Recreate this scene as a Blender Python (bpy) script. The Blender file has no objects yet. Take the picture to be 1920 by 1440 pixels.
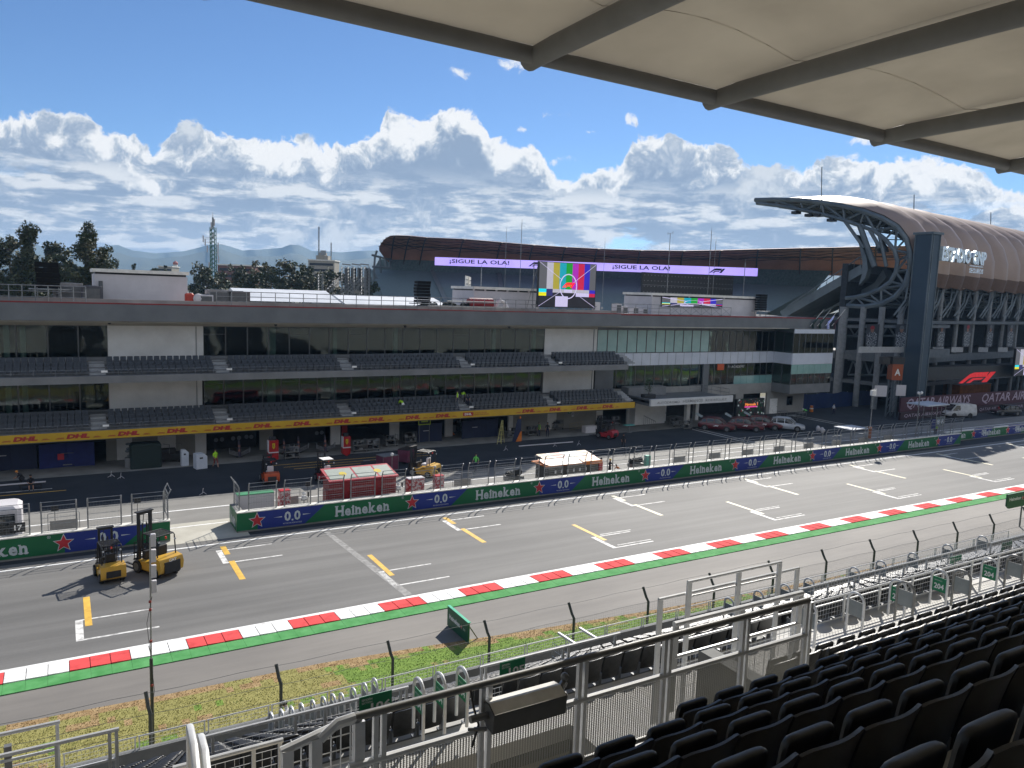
import bpy, math, random
from mathutils import Vector, Matrix
R=math.radians; PI=math.pi
random.seed(7)
SC=bpy.context.scene
COL=SC.collection
# ---------------------------------------------------------------- camera
FPX=1440.0; CX,CY=960.0,720.0
_hy=548.0; _roll=.035; EYE=17.18
_r=math.atan(_roll); _d=(_hy-CY)*math.cos(_r); _th=math.atan(-_d/FPX)
_a=(3421-CX)*math.cos(_r)+(_hy+_roll*(3421-CX)-CY)*math.sin(_r)
_az=math.atan2(_a,math.hypot(_d,FPX))
F_=Vector((math.cos(_az)*math.cos(_th),math.sin(_az)*math.cos(_th),-math.sin(_th)))
_R=Vector((math.sin(_az),-math.cos(_az),0)); _U=_R.cross(F_)
R_=_R*math.cos(_r)+_U*math.sin(_r); U_=_U*math.cos(_r)-_R*math.sin(_r)
POS=Vector((0,0,EYE))
cam=bpy.data.cameras.new('camera'); cam.sensor_width=36; cam.lens=FPX/1920*36
cam.clip_start=.1; cam.clip_end=60000
camo=bpy.data.objects.new('camera',cam); COL.objects.link(camo)
camo.matrix_world=Matrix(((R_.x,U_.x,-F_.x,POS.x),(R_.y,U_.y,-F_.y,POS.y),(R_.z,U_.z,-F_.z,POS.z),(0,0,0,1)))
SC.camera=camo
# surveyed bearings: a line of sight cut by a known plane gives a true position
def ray(x,y): return F_*FPX+R_*(x-CX)-U_*(y-CY)
def gz(x,y,z=0): v=ray(x,y); return POS+v*((z-EYE)/v.z)
def gy(x,y,Y): v=ray(x,y); return POS+v*(Y/v.y)
def gx(x,y,X): v=ray(x,y); return POS+v*(X/v.x)
def gd(x,y,d): return POS+ray(x,y)*(d/FPX)
def pr(p):
    q=Vector(p)-POS; z=q.dot(F_)
    if z<=.05: return None
    return (CX+FPX*q.dot(R_)/z, CY-FPX*q.dot(U_)/z, z)
# ---------------------------------------------------------------- sun, sky
SUN_AZ,SUN_EL=R(41),R(37)
sd=Vector((math.cos(SUN_AZ)*math.cos(SUN_EL),math.sin(SUN_AZ)*math.cos(SUN_EL),math.sin(SUN_EL)))
sl=bpy.data.lights.new('sun','SUN'); sl.energy=5.0; sl.angle=R(.53); sl.color=(1,.95,.87)
so=bpy.data.objects.new('sun',sl); COL.objects.link(so)
so.rotation_euler=sd.to_track_quat('Z','Y').to_euler(); so.location=(0,0,90)
W=bpy.data.worlds.new('World'); SC.world=W; W.use_nodes=True
nt=W.node_tree; N=nt.nodes; L=nt.links; N.clear()
def nd(t,**k):
    n=N.new(t)
    for a,b in k.items(): setattr(n,a,b)
    return n
def mth(op,a,b=None,c=None,cl=False):
    n=nd('ShaderNodeMath',operation=op,use_clamp=cl)
    for i,x in enumerate((a,b,c)):
        if x is None: continue
        if isinstance(x,(int,float)): n.inputs[i].default_value=x
        else: L.new(x,n.inputs[i])
    return n.outputs[0]
def sstep(v,a,b):
    n=nd('ShaderNodeMapRange',interpolation_type='SMOOTHSTEP')
    L.new(v,n.inputs[0]); n.inputs[1].default_value=a; n.inputs[2].default_value=b
    return n.outputs[0]
sky=nd('ShaderNodeTexSky',sky_type='NISHITA',sun_disc=False,sun_elevation=SUN_EL,sun_rotation=PI/2-SUN_AZ,altitude=2200,air_density=1.0,dust_density=.35,ozone_density=3.0)
tc=nd('ShaderNodeTexCoord'); sep=nd('ShaderNodeSeparateXYZ'); L.new(tc.outputs['Generated'],sep.inputs[0])
dx,dy,dz=sep.outputs
el=mth('MULTIPLY',mth('ARCSINE',dz),180/PI)
az=mth('MULTIPLY',mth('ARCTAN2',dy,dx),180/PI)       # degrees from the track direction
def noise(scale,detail,rough,stretch=(1,1,1),off=(0,0,0),dist=0):
    m=nd('ShaderNodeMapping'); m.inputs['Scale'].default_value=stretch; m.inputs['Location'].default_value=off
    L.new(tc.outputs['Generated'],m.inputs[0])
    n=nd('ShaderNodeTexNoise'); n.inputs['Scale'].default_value=scale; n.inputs['Detail'].default_value=detail
    n.inputs['Roughness'].default_value=rough; n.inputs['Distortion'].default_value=dist
    L.new(m.outputs[0],n.inputs['Vector']); return n.outputs['Fac']
# top of the cumulus bank by bearing
prof=[(0,222),(30,212),(80,213),(150,214),(176,228),(190,240),(235,246),(262,262),(284,285),(298,278),(320,258),(352,240),(400,246),(440,256),(500,255),(560,258),(620,266),(660,262),(690,252),(715,226),(740,208),(770,216),(800,214),(850,200),(885,202),(905,222),(925,252),(970,262),(1012,276),(1026,300),(1060,332),(1100,322),(1130,308),(1170,303),(1186,270),(1230,254),(1262,258),(1290,268),(1340,272),(1372,278),(1390,312),(1450,322),(1500,318),(1560,300),(1640,292),(1720,290),(1790,292),(1830,318),(1870,345),(1920,350)]
pts=[]
for x,y in prof:
    v=ray(x,y).normalized(); pts.append((math.degrees(math.atan2(v.y,v.x)),math.degrees(math.asin(v.z))))
pts=pts[::-1]; a0,a1=pts[0][0]-30,pts[-1][0]+40
fc=nd('ShaderNodeFloatCurve'); cv=fc.mapping.curves[0]
L.new(mth('DIVIDE',mth('SUBTRACT',az,a0),a1-a0),fc.inputs['Value'])
cv.points[0].location=(0,.30); cv.points[1].location=(1,.5)
for a,e in pts: cv.points.new((a-a0)/(a1-a0),e/25)
fc.mapping.update()
top=mth('MULTIPLY',fc.outputs[0],25)
n1=noise(8,9,.58,off=(3,1,0)); n2=noise(30,9,.66,off=(0,4,2),dist=.35); n3=noise(13,9,.62,stretch=(1,1,5.0),off=(5,2,1)); n4=noise(5,6,.6,stretch=(1,1,2.4),off=(1,7,2))
nb=mth('ADD',mth('MULTIPLY',mth('SUBTRACT',n1,.5),2.4),mth('MULTIPLY',mth('SUBTRACT',n2,.5),3.0))
dep=mth('ADD',mth('SUBTRACT',top,el),nb)              # degrees below the ragged top
cov=sstep(dep,-.03,.30)
# small loose puffs above the bank
puffs=[(862,136,26,9),(958,124,40,10),(1047,215,32,7),(1178,225,12,12),(985,243,14,5),(1110,247,18,5),(1065,296,20,8),(1040,305,10,8),(1620,262,26,9),(1604,296,10,10)]
pf=None
for x,y,rx,ry in puffs:
    v=ray(x,y).normalized(); A=math.degrees(math.atan2(v.y,v.x)); E=math.degrees(math.asin(v.z))
    q=mth('SQRT',mth('ADD',mth('POWER',mth('DIVIDE',mth('SUBTRACT',az,A),rx/24),2),mth('POWER',mth('DIVIDE',mth('SUBTRACT',el,E),ry/24),2)))
    s=mth('SUBTRACT',1.0,q); pf=s if pf is None else mth('MAXIMUM',pf,s)
pcov=sstep(mth('ADD',pf,mth('MULTIPLY',mth('SUBTRACT',n2,.5),8.0)),.2,1.3)
# brightness inside: bright rims near the top, grey-blue bodies, pale streaked layers low down
rim=sstep(mth('ADD',dep,mth('ADD',mth('MULTIPLY',mth('SUBTRACT',n2,.5),7.5),mth('MULTIPLY',mth('SUBTRACT',n1,.5),7.0))),2.6,.2)
bil=sstep(mth('ADD',n1,mth('MULTIPLY',n2,.55)),.80,.98)
low=mth('MULTIPLY',sstep(mth('ADD',n3,mth('MULTIPLY',n2,.25)),.545,.72),sstep(el,9.0,6.6))
hzn=mth('MULTIPLY',sstep(el,6.0,.8),.40)
lum=mth('MAXIMUM',mth('MAXIMUM',mth('MAXIMUM',rim,mth('MULTIPLY',bil,.75)),mth('MULTIPLY',low,.85)),hzn)
cr=nd('ShaderNodeValToRGB'); e=cr.color_ramp.elements
e[0].position=0; e[0].color=(.29,.38,.52,1); e[1].position=1; e[1].color=(.93,.94,.95,1)
q=e.new(.35); q.color=(.42,.50,.62,1); q=e.new(.66); q.color=(.60,.66,.73,1)
L.new(lum,cr.inputs[0])
gap=mth('MULTIPLY',sstep(n4,.34,.42),1.0)
lowgap=mth('MAXIMUM',gap,sstep(el,3.5,7.5))
cover=mth('MAXIMUM',mth('MULTIPLY',cov,lowgap),mth('MULTIPLY',pcov,.85))
cover=mth('MULTIPLY',cover,sstep(el,-1.5,-.2))
# unseen sky behind us: bright white cumulus added to fill the shade
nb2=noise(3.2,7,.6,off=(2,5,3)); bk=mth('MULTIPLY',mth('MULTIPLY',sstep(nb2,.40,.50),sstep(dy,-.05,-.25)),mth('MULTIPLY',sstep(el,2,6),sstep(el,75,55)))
skm=nd('ShaderNodeVectorMath',operation='MULTIPLY'); L.new(sky.outputs[0],skm.inputs[0]); skm.inputs[1].default_value=(.62,.74,.86)
# paler air towards the horizon, warm white near the ridge line
cc=nd('ShaderNodeVectorMath',operation='SCALE'); L.new(cr.outputs[0],cc.inputs[0]); cc.inputs['Scale'].default_value=7.6
mx=nd('ShaderNodeMix',data_type='RGBA'); L.new(cover,mx.inputs[0]); L.new(skm.outputs[0],mx.inputs[6]); L.new(cc.outputs[0],mx.inputs[7])
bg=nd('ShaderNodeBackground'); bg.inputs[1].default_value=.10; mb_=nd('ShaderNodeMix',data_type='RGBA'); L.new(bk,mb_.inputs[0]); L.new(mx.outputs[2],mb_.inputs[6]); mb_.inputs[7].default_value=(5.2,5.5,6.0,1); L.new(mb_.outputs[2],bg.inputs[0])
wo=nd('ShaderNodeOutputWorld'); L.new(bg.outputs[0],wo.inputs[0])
W.cycles.sampling_method='MANUAL'; W.cycles.sample_map_resolution=1024
SC.view_settings.view_transform='Standard'; SC.view_settings.look='None'; SC.view_settings.exposure=.42; SC.view_settings.gamma=1
SC.cycles.max_bounces=6; SC.cycles.diffuse_bounces=3; SC.cycles.glossy_bounces=3; SC.cycles.transmission_bounces=4; SC.cycles.transparent_max_bounces=12
# ---------------------------------------------------------------- materials
MATS={}
def mat(name,c,r=.6,m=0,var=.12,sc=2.0,bump=0,emi=0,c2=None,lo=.35,hi=.65,spec=.5,bs=None,detail=5,coat=0,st=(1,1,1)):
    if name in MATS: return MATS[name]
    M=bpy.data.materials.new(name); M.use_nodes=True; t=M.node_tree; b=t.nodes['Principled BSDF']
    b.inputs['Roughness'].default_value=r; b.inputs['Metallic'].default_value=m; b.inputs['Specular IOR Level'].default_value=spec
    if coat: b.inputs['Coat Weight'].default_value=coat; b.inputs['Coat Roughness'].default_value=.08
    tc=t.nodes.new('ShaderNodeTexCoord'); mp=t.nodes.new('ShaderNodeMapping'); mp.inputs['Scale'].default_value=st
    t.links.new(tc.outputs['Object'],mp.inputs[0])
    n=t.nodes.new('ShaderNodeTexNoise'); n.inputs['Scale'].default_value=sc; n.inputs['Detail'].default_value=detail
    n.inputs['Roughness'].default_value=.6; t.links.new(mp.outputs[0],n.inputs['Vector'])
    cr=t.nodes.new('ShaderNodeValToRGB'); e=cr.color_ramp.elements
    e[0].position=lo; e[1].position=hi
    if c2 is None: c2=tuple(min(1,x*(1+var)) for x in c); cA=tuple(x*(1-var) for x in c)
    else: cA=c
    e[0].color=(*cA,1); e[1].color=(*c2,1)
    t.links.new(n.outputs['Fac'],cr.inputs[0]); t.links.new(cr.outputs[0],b.inputs['Base Color'])
    if emi: t.links.new(cr.outputs[0],b.inputs['Emission Color']); b.inputs['Emission Strength'].default_value=emi
    if bump:
        bp=t.nodes.new('ShaderNodeBump'); bp.inputs['Strength'].default_value=min(1,bump); bp.inputs['Distance'].default_value=.03*max(1,bump)
        n2=t.nodes.new('ShaderNodeTexNoise'); n2.inputs['Scale'].default_value=bs or sc*6; n2.inputs['Detail'].default_value=4
        t.links.new(mp.outputs[0],n2.inputs['Vector']); t.links.new(n2.outputs['Fac'],bp.inputs['Height']); t.links.new(bp.outputs[0],b.inputs['Normal'])
    MATS[name]=M; return M
def glass(name,tint,alpha,r=.03,mx=.0):
    """window glass: clear pane that mirrors at a glance"""
    if name in MATS: return MATS[name]
    M=bpy.data.materials.new(name); M.use_nodes=True; t=M.node_tree; t.nodes.clear()
    o=t.nodes.new('ShaderNodeOutputMaterial'); tr=t.nodes.new('ShaderNodeBsdfTransparent'); gl=t.nodes.new('ShaderNodeBsdfGlossy')
    tr.inputs[0].default_value=(*tint,1); gl.inputs['Roughness'].default_value=r; gl.inputs[0].default_value=(.9,.95,.95,1)
    fr=t.nodes.new('ShaderNodeFresnel'); fr.inputs[0].default_value=1.42
    ma=t.nodes.new('ShaderNodeMath'); ma.operation='ADD'; ma.inputs[1].default_value=alpha; ma.use_clamp=True
    t.links.new(fr.outputs[0],ma.inputs[0])
    n=t.nodes.new('ShaderNodeTexNoise'); n.inputs['Scale'].default_value=.35; bp=t.nodes.new('ShaderNodeBump'); bp.inputs['Strength'].default_value=.05; bp.inputs['Distance'].default_value=.3
    tcn=t.nodes.new('ShaderNodeTexCoord'); t.links.new(tcn.outputs['Object'],n.inputs['Vector']); t.links.new(n.outputs[0],bp.inputs['Height']); t.links.new(bp.outputs[0],gl.inputs['Normal'])
    s=t.nodes.new('ShaderNodeMixShader'); t.links.new(ma.outputs[0],s.inputs[0]); t.links.new(tr.outputs[0],s.inputs[1]); t.links.new(gl.outputs[0],s.inputs[2]); t.links.new(s.outputs[0],o.inputs[0])
    MATS[name]=M; return M
# ---------------------------------------------------------------- mesh builder
V=Vector
class MB:
    def __init__(s): s.v=[]; s.f=[]; s.m=[]
    def add(s,vs,fs,m=0):
        b=len(s.v); s.v+=[tuple(x) for x in vs]
        for f in fs: s.f.append(tuple(b+i for i in f)); s.m.append(m)
        return s
    def box(s,x0,x1,y0,y1,z0,z1,m=0):
        return s.add([(x0,y0,z0),(x1,y0,z0),(x1,y1,z0),(x0,y1,z0),(x0,y0,z1),(x1,y0,z1),(x1,y1,z1),(x0,y1,z1)],
            [(0,3,2,1),(4,5,6,7),(0,1,5,4),(1,2,6,5),(2,3,7,6),(3,0,4,7)],m)
    def fr(s,o,a,b,c,m=0):
        o,a,b,c=V(o),V(a),V(b),V(c)
        return s.add([o,o+a,o+a+b,o+b,o+c,o+a+c,o+a+b+c,o+b+c],[(0,3,2,1),(4,5,6,7),(0,1,5,4),(1,2,6,5),(2,3,7,6),(3,0,4,7)],m)
    def beam(s,p,q,w,h,m=0,up=(0,0,1)):
        p,q=V(p),V(q); d=q-p; up=V(up)
        if d.length<1e-6: return s
        x=d.cross(up)
        if x.length<1e-4: x=d.cross(V((1,0,0)))
        x.normalize(); u=x.cross(d).normalized()
        return s.fr(p-x*w/2-u*h/2,d,x*w,u*h,m)
    def tube(s,p,q,r,n=6,m=0,r2=None,cap=True):
        return s.path([p,q],r,n,m,r2,cap)
    def path(s,ps,r,n=6,m=0,r2=None,cap=True):
        ps=[V(p) for p in ps]; b=len(s.v); k=len(ps); x=None
        for i,p in enumerate(ps):
            d=(ps[min(i+1,k-1)]-ps[max(i-1,0)]).normalized()
            if x is None:
                x=d.cross(V((0,0,1)))
                if x.length<1e-3: x=V((1,0,0))
            x=(x-d*x.dot(d)); x.normalize(); y=d.cross(x)
            rr=r+(r2-r)*i/(k-1) if r2 is not None else (r[i] if isinstance(r,(list,tuple)) else r)
            s.v+=[tuple(p+x*rr*math.cos(2*PI*j/n)+y*rr*math.sin(2*PI*j/n)) for j in range(n)]
        for i in range(k-1):
            for j in range(n):
                a=b+i*n+j; c=b+i*n+(j+1)%n; s.f.append((a,c,c+n,a+n)); s.m.append(m)
        if cap:
            s.f.append(tuple(b+j for j in range(n))[::-1]); s.m.append(m)
            s.f.append(tuple(b+(k-1)*n+j for j in range(n))); s.m.append(m)
        return s
    def quad(s,a,b,c,d,m=0): return s.add([a,b,c,d],[(0,1,2,3)],m)
    def poly(s,ps,m=0): return s.add(ps,[tuple(range(len(ps)))],m)
    def prism(s,ps,ex,m=0):
        n=len(ps); ex=V(ex); ps=[V(p) for p in ps]
        fs=[tuple(range(n))[::-1],tuple(range(n,2*n))]+[(i,(i+1)%n,(i+1)%n+n,i+n) for i in range(n)]
        return s.add(ps+[p+ex for p in ps],fs,m)
    def ball(s,c,r,nu=10,nv=6,m=0,half=False):
        c=V(c); r=(r,r,r) if isinstance(r,(int,float)) else r; vs=[];fs=[]
        for i in range(nv+1):
            t=PI*i/nv if not half else PI/2*i/nv
            for j in range(nu):
                a=2*PI*j/nu; vs.append((c.x+r[0]*math.sin(t)*math.cos(a),c.y+r[1]*math.sin(t)*math.sin(a),c.z+r[2]*math.cos(t)))
        for i in range(nv):
            for j in range(nu):
                a=i*nu+j; b=i*nu+(j+1)%nu; fs.append((a,a+nu,b+nu,b))
        return s.add(vs,fs,m)
    def rbox(s,x0,x1,y0,y1,z0,z1,b=.03,m=0):
        """box with chamfered vertical and top edges"""
        pl=[(x0+b,y0),(x1-b,y0),(x1,y0+b),(x1,y1-b),(x1-b,y1),(x0+b,y1),(x0,y1-b),(x0,y0+b)]
        pi=[(x0+2*b,y0+b),(x1-2*b,y0+b),(x1-b,y0+2*b),(x1-b,y1-2*b),(x1-2*b,y1-b),(x0+2*b,y1-b),(x0+b,y1-2*b),(x0+b,y0+2*b)]
        vs=[(x,y,z0) for x,y in pl]+[(x,y,z1-b) for x,y in pl]+[(x,y,z1) for x,y in pi]
        fs=[tuple(range(8))[::-1]]+[(i,(i+1)%8,(i+1)%8+8,i+8) for i in range(8)]+[(i+8,(i+1)%8+8,(i+1)%8+16,i+16) for i in range(8)]+[tuple(range(16,24))]
        return s.add(vs,fs,m)
    def xf(s,M):
        s.v=[tuple(M@V(p)) for p in s.v]; return s
    def merge(s,o,M=None,m=None):
        b=len(s.v); s.v+=[tuple(M@V(p)) if M else p for p in o.v]
        s.f+=[tuple(b+i for i in f) for f in o.f]; s.m+=[m if m is not None else k for k in o.m]; return s
OFF={}
def mk(mb,name,mats,parent=None,label=None,cat=None,group=None,kind=None,smooth=False,origin=None):
    me=bpy.data.meshes.new(name)
    if parent is not None: off=OFF.get(parent.name,V((0,0,0)))
    elif origin is not None: off=V(origin)
    elif mb.v:
        xs=[p[0] for p in mb.v]; ys=[p[1] for p in mb.v]; zs=[p[2] for p in mb.v]
        off=V(((min(xs)+max(xs))/2,(min(ys)+max(ys))/2,min(zs)))
    else: off=V((0,0,0))
    me.from_pydata([(x-off.x,y-off.y,z-off.z) for x,y,z in mb.v],[],mb.f)
    if not isinstance(mats,(list,tuple)): mats=[mats]
    for q in mats: me.materials.append(q)
    if len(mats)>1: me.polygons.foreach_set('material_index',mb.m)
    if smooth:
        me.polygons.foreach_set('use_smooth',[True]*len(me.polygons))
        try: me.set_sharp_from_angle(angle=R(40))
        except Exception: pass
    me.update()
    o=bpy.data.objects.new(name,me); COL.objects.link(o)
    if parent is not None: o.parent=parent
    else: o.location=off
    OFF[o.name]=off
    tag(o,label,cat,group,kind); return o
def tag(o,label=None,cat=None,group=None,kind=None):
    if label: o['label']=label
    if cat: o['category']=cat
    if group: o['group']=group
    if kind: o['kind']=kind
def thing(name,label,cat,loc=(0,0,0),rz=0,group=None):
    o=bpy.data.objects.new(name,None); COL.objects.link(o); o.location=loc; o.rotation_euler=(0,0,rz)
    o.empty_display_size=.2
    OFF[o.name]=V(loc) if rz==0 else V((0,0,0)); tag(o,label,cat,group); return o
def dup(o,loc,rz=0,label=None,group=None,sc=None):
    def cp(a,p):
        c=a.copy(); COL.objects.link(c)
        if p: c.parent=p
        for ch in KIDS.get(a.name,[]): cp(ch,c)
        return c
    if not KIDS.get('_'+o.name):
        def rec(a):
            KIDS[a.name]=[x for x in COL.objects if x.parent==a]
            for x in KIDS[a.name]: rec(x)
        rec(o); KIDS['_'+o.name]=True
    c=cp(o,None); c.location=loc; c.rotation_euler=(0,0,rz)
    if label: c['label']=label
    if group: c['group']=group
    if sc: c.scale=(sc,sc,sc)
    return c
KIDS={}
_TX={}
def glyphs(s,bold=0):
    k=(s,bold)
    if k not in _TX:
        cu=bpy.data.curves.new('t','FONT'); cu.body=s; cu.size=1; cu.offset=bold; cu.resolution_u=2
        ob=bpy.data.objects.new('t',cu); COL.objects.link(ob); bpy.context.view_layer.update()
        me=bpy.data.meshes.new_from_object(ob.evaluated_get(bpy.context.evaluated_depsgraph_get()))
        vs=[v.co.copy() for v in me.vertices]; fs=[tuple(p.vertices) for p in me.polygons]
        bpy.data.objects.remove(ob); bpy.data.curves.remove(cu); bpy.data.meshes.remove(me)
        xs=[v.x for v in vs] or [0]; ys=[v.y for v in vs] or [0]
        _TX[k]=(vs,fs,min(xs),max(xs),min(ys),max(ys))
    return _TX[k]
def text(mb,s,o,xd,ud,w=None,h=None,m=0,bold=0,align='c',shear=0,depth=0):
    """flat lettering on a surface; o is the centre (or left foot), xd/ud unit vectors"""
    vs,fs,x0,x1,y0,y1=glyphs(s,bold); xd,ud,o=V(xd),V(ud),V(o)
    W0,H0=x1-x0,y1-y0
    sx=w/W0 if w else h/H0; sy=h/H0 if h else sx
    if align=='c': ox,oy=-(x0+x1)/2,-(y0+y1)/2
    else: ox,oy=-x0,-y0
    nn=xd.cross(ud).normalized()
    P=[o+xd*((v.x+ox)*sx+shear*(v.y+oy)*sy)+ud*((v.y+oy)*sy)+nn*depth for v in vs]
    mb.add(P,fs,m); return mb
# ================================================================ ground, track, markings
m_asph=mat('asphalt',(.165,.160,.152),.8,sc=.12,c2=(.25,.243,.23),bump=.25,bs=30,detail=12,st=(.35,1,1),spec=.22)
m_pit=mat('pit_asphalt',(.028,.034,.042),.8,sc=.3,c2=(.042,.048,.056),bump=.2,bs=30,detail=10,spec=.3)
m_run=mat('runoff_asphalt',(.165,.155,.146),.8,sc=.3,c2=(.26,.245,.228),bump=.3,bs=30,detail=12,st=(.4,1,1),lo=.38,hi=.66,spec=.3)
m_conc=mat('concrete',(.33,.32,.30),.85,sc=.5,c2=(.46,.45,.42),bump=.2,detail=9)
m_concd=mat('concrete_dark',(.17,.17,.165),.85,sc=.6,c2=(.24,.24,.23),bump=.2,detail=9)
m_wht=mat('white_paint',(.58,.57,.55),.7,sc=2.2,c2=(.84,.84,.82),detail=12,lo=.3,hi=.5)
m_mark=mat('road_marking',(.34,.33,.32),.7,sc=2.6,c2=(.74,.73,.70),detail=12,lo=.36,hi=.54)
m_yel=mat('yellow_marking',(.62,.36,.05),.6,sc=2.2,c2=(.80,.50,.07),detail=8)
m_red=mat('kerb_red',(.52,.055,.055),.85,sc=1.6,c2=(.70,.085,.085),detail=12,spec=.15,lo=.25,hi=.52)
m_grn=mat('kerb_green',(.07,.27,.08),.85,sc=1.4,c2=(.12,.37,.13),detail=10,spec=.15)
m_land=mat('land',(.10,.11,.06),.95,sc=.02,c2=(.17,.15,.10))
g=MB()
g.add([(-4700,-2300,-.3),(8900,-2300,-.3),(8900,7400,-.3),(-4700,7400,-.3)],[(0,1,2,3)]); mk(g,'ground',m_land,kind='structure',origin=(0,0,-.3))
MB.__dict__
def sheet(name,x0,x1,y0,y1,z,m,nx=1):
    g=MB(); g.box(x0,x1,y0,y1,z-.25,z); return mk(g,name,m,kind='structure')
def asphalt(name,c1,c2,streak,rub):
    M=bpy.data.materials.new(name); M.use_nodes=True; t=M.node_tree; b=t.nodes['Principled BSDF']; L_=t.links
    b.inputs['Roughness'].default_value=.72; b.inputs['Specular IOR Level'].default_value=.30
    tc=t.nodes.new('ShaderNodeTexCoord')
    def nz(st,sc,det,rg,off=(0,0,0)):
        m=t.nodes.new('ShaderNodeMapping'); m.inputs['Scale'].default_value=st; m.inputs['Location'].default_value=off; L_.new(tc.outputs['Object'],m.inputs[0])
        n=t.nodes.new('ShaderNodeTexNoise'); n.inputs['Scale'].default_value=sc; n.inputs['Detail'].default_value=det; n.inputs['Roughness'].default_value=rg; L_.new(m.outputs[0],n.inputs['Vector']); return n.outputs['Fac']
    def ramp(f,a,bb,ca,cb):
        r=t.nodes.new('ShaderNodeValToRGB'); e=r.color_ramp.elements; e[0].position=a; e[1].position=bb; e[0].color=(*ca,1); e[1].color=(*cb,1); L_.new(f,r.inputs[0]); return r.outputs[0]
    def mix(f,A,B,mode='MIX'):
        x=t.nodes.new('ShaderNodeMix'); x.data_type='RGBA'; x.blend_type=mode
        if isinstance(f,float): x.inputs[0].default_value=f
        else: L_.new(f,x.inputs[0])
        L_.new(A,x.inputs[6]); L_.new(B,x.inputs[7]); return x.outputs[2]
    base=ramp(nz((.4,1,1),.10,12,.62),.35,.66,c1,c2)
    base=mix(.8,base,ramp(nz((.022,1.1,1),1.0,10,.62),.40,.62,(1-rub,)*3,(1.05,)*3),'MULTIPLY')
    base=mix(.75,base,ramp(nz((1,1,1),38,4,.7),.30,.72,(.72,)*3,(1.22,)*3),'MULTIPLY')
    base=mix(.85,base,ramp(nz((.09,.8,1),.5,11,.68,(4,2,0)),.60,.80,(1,)*3,(1+streak,)*3),'MULTIPLY')
    L_.new(base,b.inputs['Base Color'])
    bp=t.nodes.new('ShaderNodeBump'); bp.inputs['Strength'].default_value=.3; bp.inputs['Distance'].default_value=.01; L_.new(nz((1,1,1),60,3,.6),bp.inputs['Height']); L_.new(bp.outputs[0],b.inputs['Normal']); return M
sheet('race_track',-70,330,38.2,53.0,.0,asphalt('track_asphalt',(.150,.147,.142),(.205,.200,.190),.55,.20))
m_run=asphalt('runoff_tarmac',(.155,.145,.135),(.27,.25,.225),.3,.12)
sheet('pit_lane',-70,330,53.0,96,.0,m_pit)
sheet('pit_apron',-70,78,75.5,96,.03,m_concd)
g=MB(); g.add([(-70,26,-.02),(330,26,-.02),(330,38.2,-.02),(-70,38.2,-.02)],[(0,1,2,3)]); mk(g,'run_off',m_run,kind='structure')
# sunlit concrete strip beside the wall and in the wall opening
g=MB(); g.box(5.2,10.8,52.9,57.5,-.1,.012); mk(g,'wall_gap_slab',mat('pale_concrete',(.40,.38,.32),.85,sc=.4,c2=(.52,.50,.43),detail=9),kind='structure')
# fast lane strip in paler concrete
g=MB(); g.box(-70,330,56.3,64.6,-.1,.008); mk(g,'pit_fast_lane',mat('fast_lane_concrete',(.19,.185,.172),.8,sc=.35,c2=(.27,.262,.245),bump=.2,bs=25,detail=11,st=(.4,1,1),spec=.3),kind='structure')
def strips(name,rects,m,z0=-.1,z1=.012,kind='structure'):
    g=MB()
    for i,(x0,x1,y0,y1) in enumerate(rects): g.box(x0,x1,y0,y1,z0,z1)
    return mk(g,name,m,kind=kind)
strips('track_edge_line',[(-70,330,51.86,52.04)],m_wht)
strips('pit_lane_line',[(-70,330,60.85,61.05),(-70,10,56.55,56.72),(60,75,62.6,62.75)],m_wht,z1=.016)
strips('pit_box_line',[(25.6+1.25*k,26.3+1.25*k,71.9,72.05) for k in range(4)]+[(-12,-1,71.4,71.5)],m_mark)
strips('pit_box_yellow_line',[(17,33,73.1,73.18),(18.5,25,71.0,71.08),(17.8,33,72.0,72.06),(-12,0,70.4,70.5)],m_yel)
strips('paddock_line',[(71.6,71.9,60,74.5),(72.6,72.9,60,74.5),(95.5,95.8,63,78),(96.7,97,63,78)],m_conc)
# faint transverse start line
g=MB(); g.add([(15.5,51.6,.004),(15.9,51.6,.004),(16.75,38.6,.004),(16.25,38.6,.004)],[(0,1,2,3)]); mk(g,'old_start_line',mat('worn_paint',(.17,.165,.16),.7,sc=3,c2=(.34,.335,.32),detail=8),kind='structure')
# grid boxes
wl=MB(); yl=MB(); fl=MB()
for k in range(-1,15):
    X=.3+16.02*k; t=.22
    wl.box(X-.12,X+t,40.15,42.75,-.05,.004); 
    wl.box(X+t,X+3.4,42.62,42.75,-.05,.004); wl.box(X+t,X+3.5,40.15,40.3,-.05,.004)
    if k>1: wl.box(X+.9,X+3.7,42.95,43.05,-.05,.004); wl.box(X+.6,X+3.6,40.55,40.65,-.05,.004)
    (yl if k<3 else fl).box(X+.3,X+.62,41.8,45.8,-.05,.008)
    X+=8.0
    wl.box(X-.12,X+t,48.0,50.6,-.05,.004); wl.box(X+t,X+3.4,50.45,50.6,-.05,.004); wl.box(X+t,X+3.5,48.0,48.15,-.05,.004)
    yy=yl if k<2 else fl
    yy.box(X+.25,X+.6,49.6,51.3,-.05,.008); yy.box(X+.25,X+.6,44.9,48.3,-.05,.008)
mk(wl,'grid_box_marking',m_mark,kind='structure'); mk(yl,'grid_yellow_marking',m_yel,kind='structure')
mk(fl,'grid_pale_marking',mat('pale_yellow',(.62,.56,.36),.6,sc=2,c2=(.80,.74,.52),detail=8),kind='structure')  # paler yellow on the farther grid boxes
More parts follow.
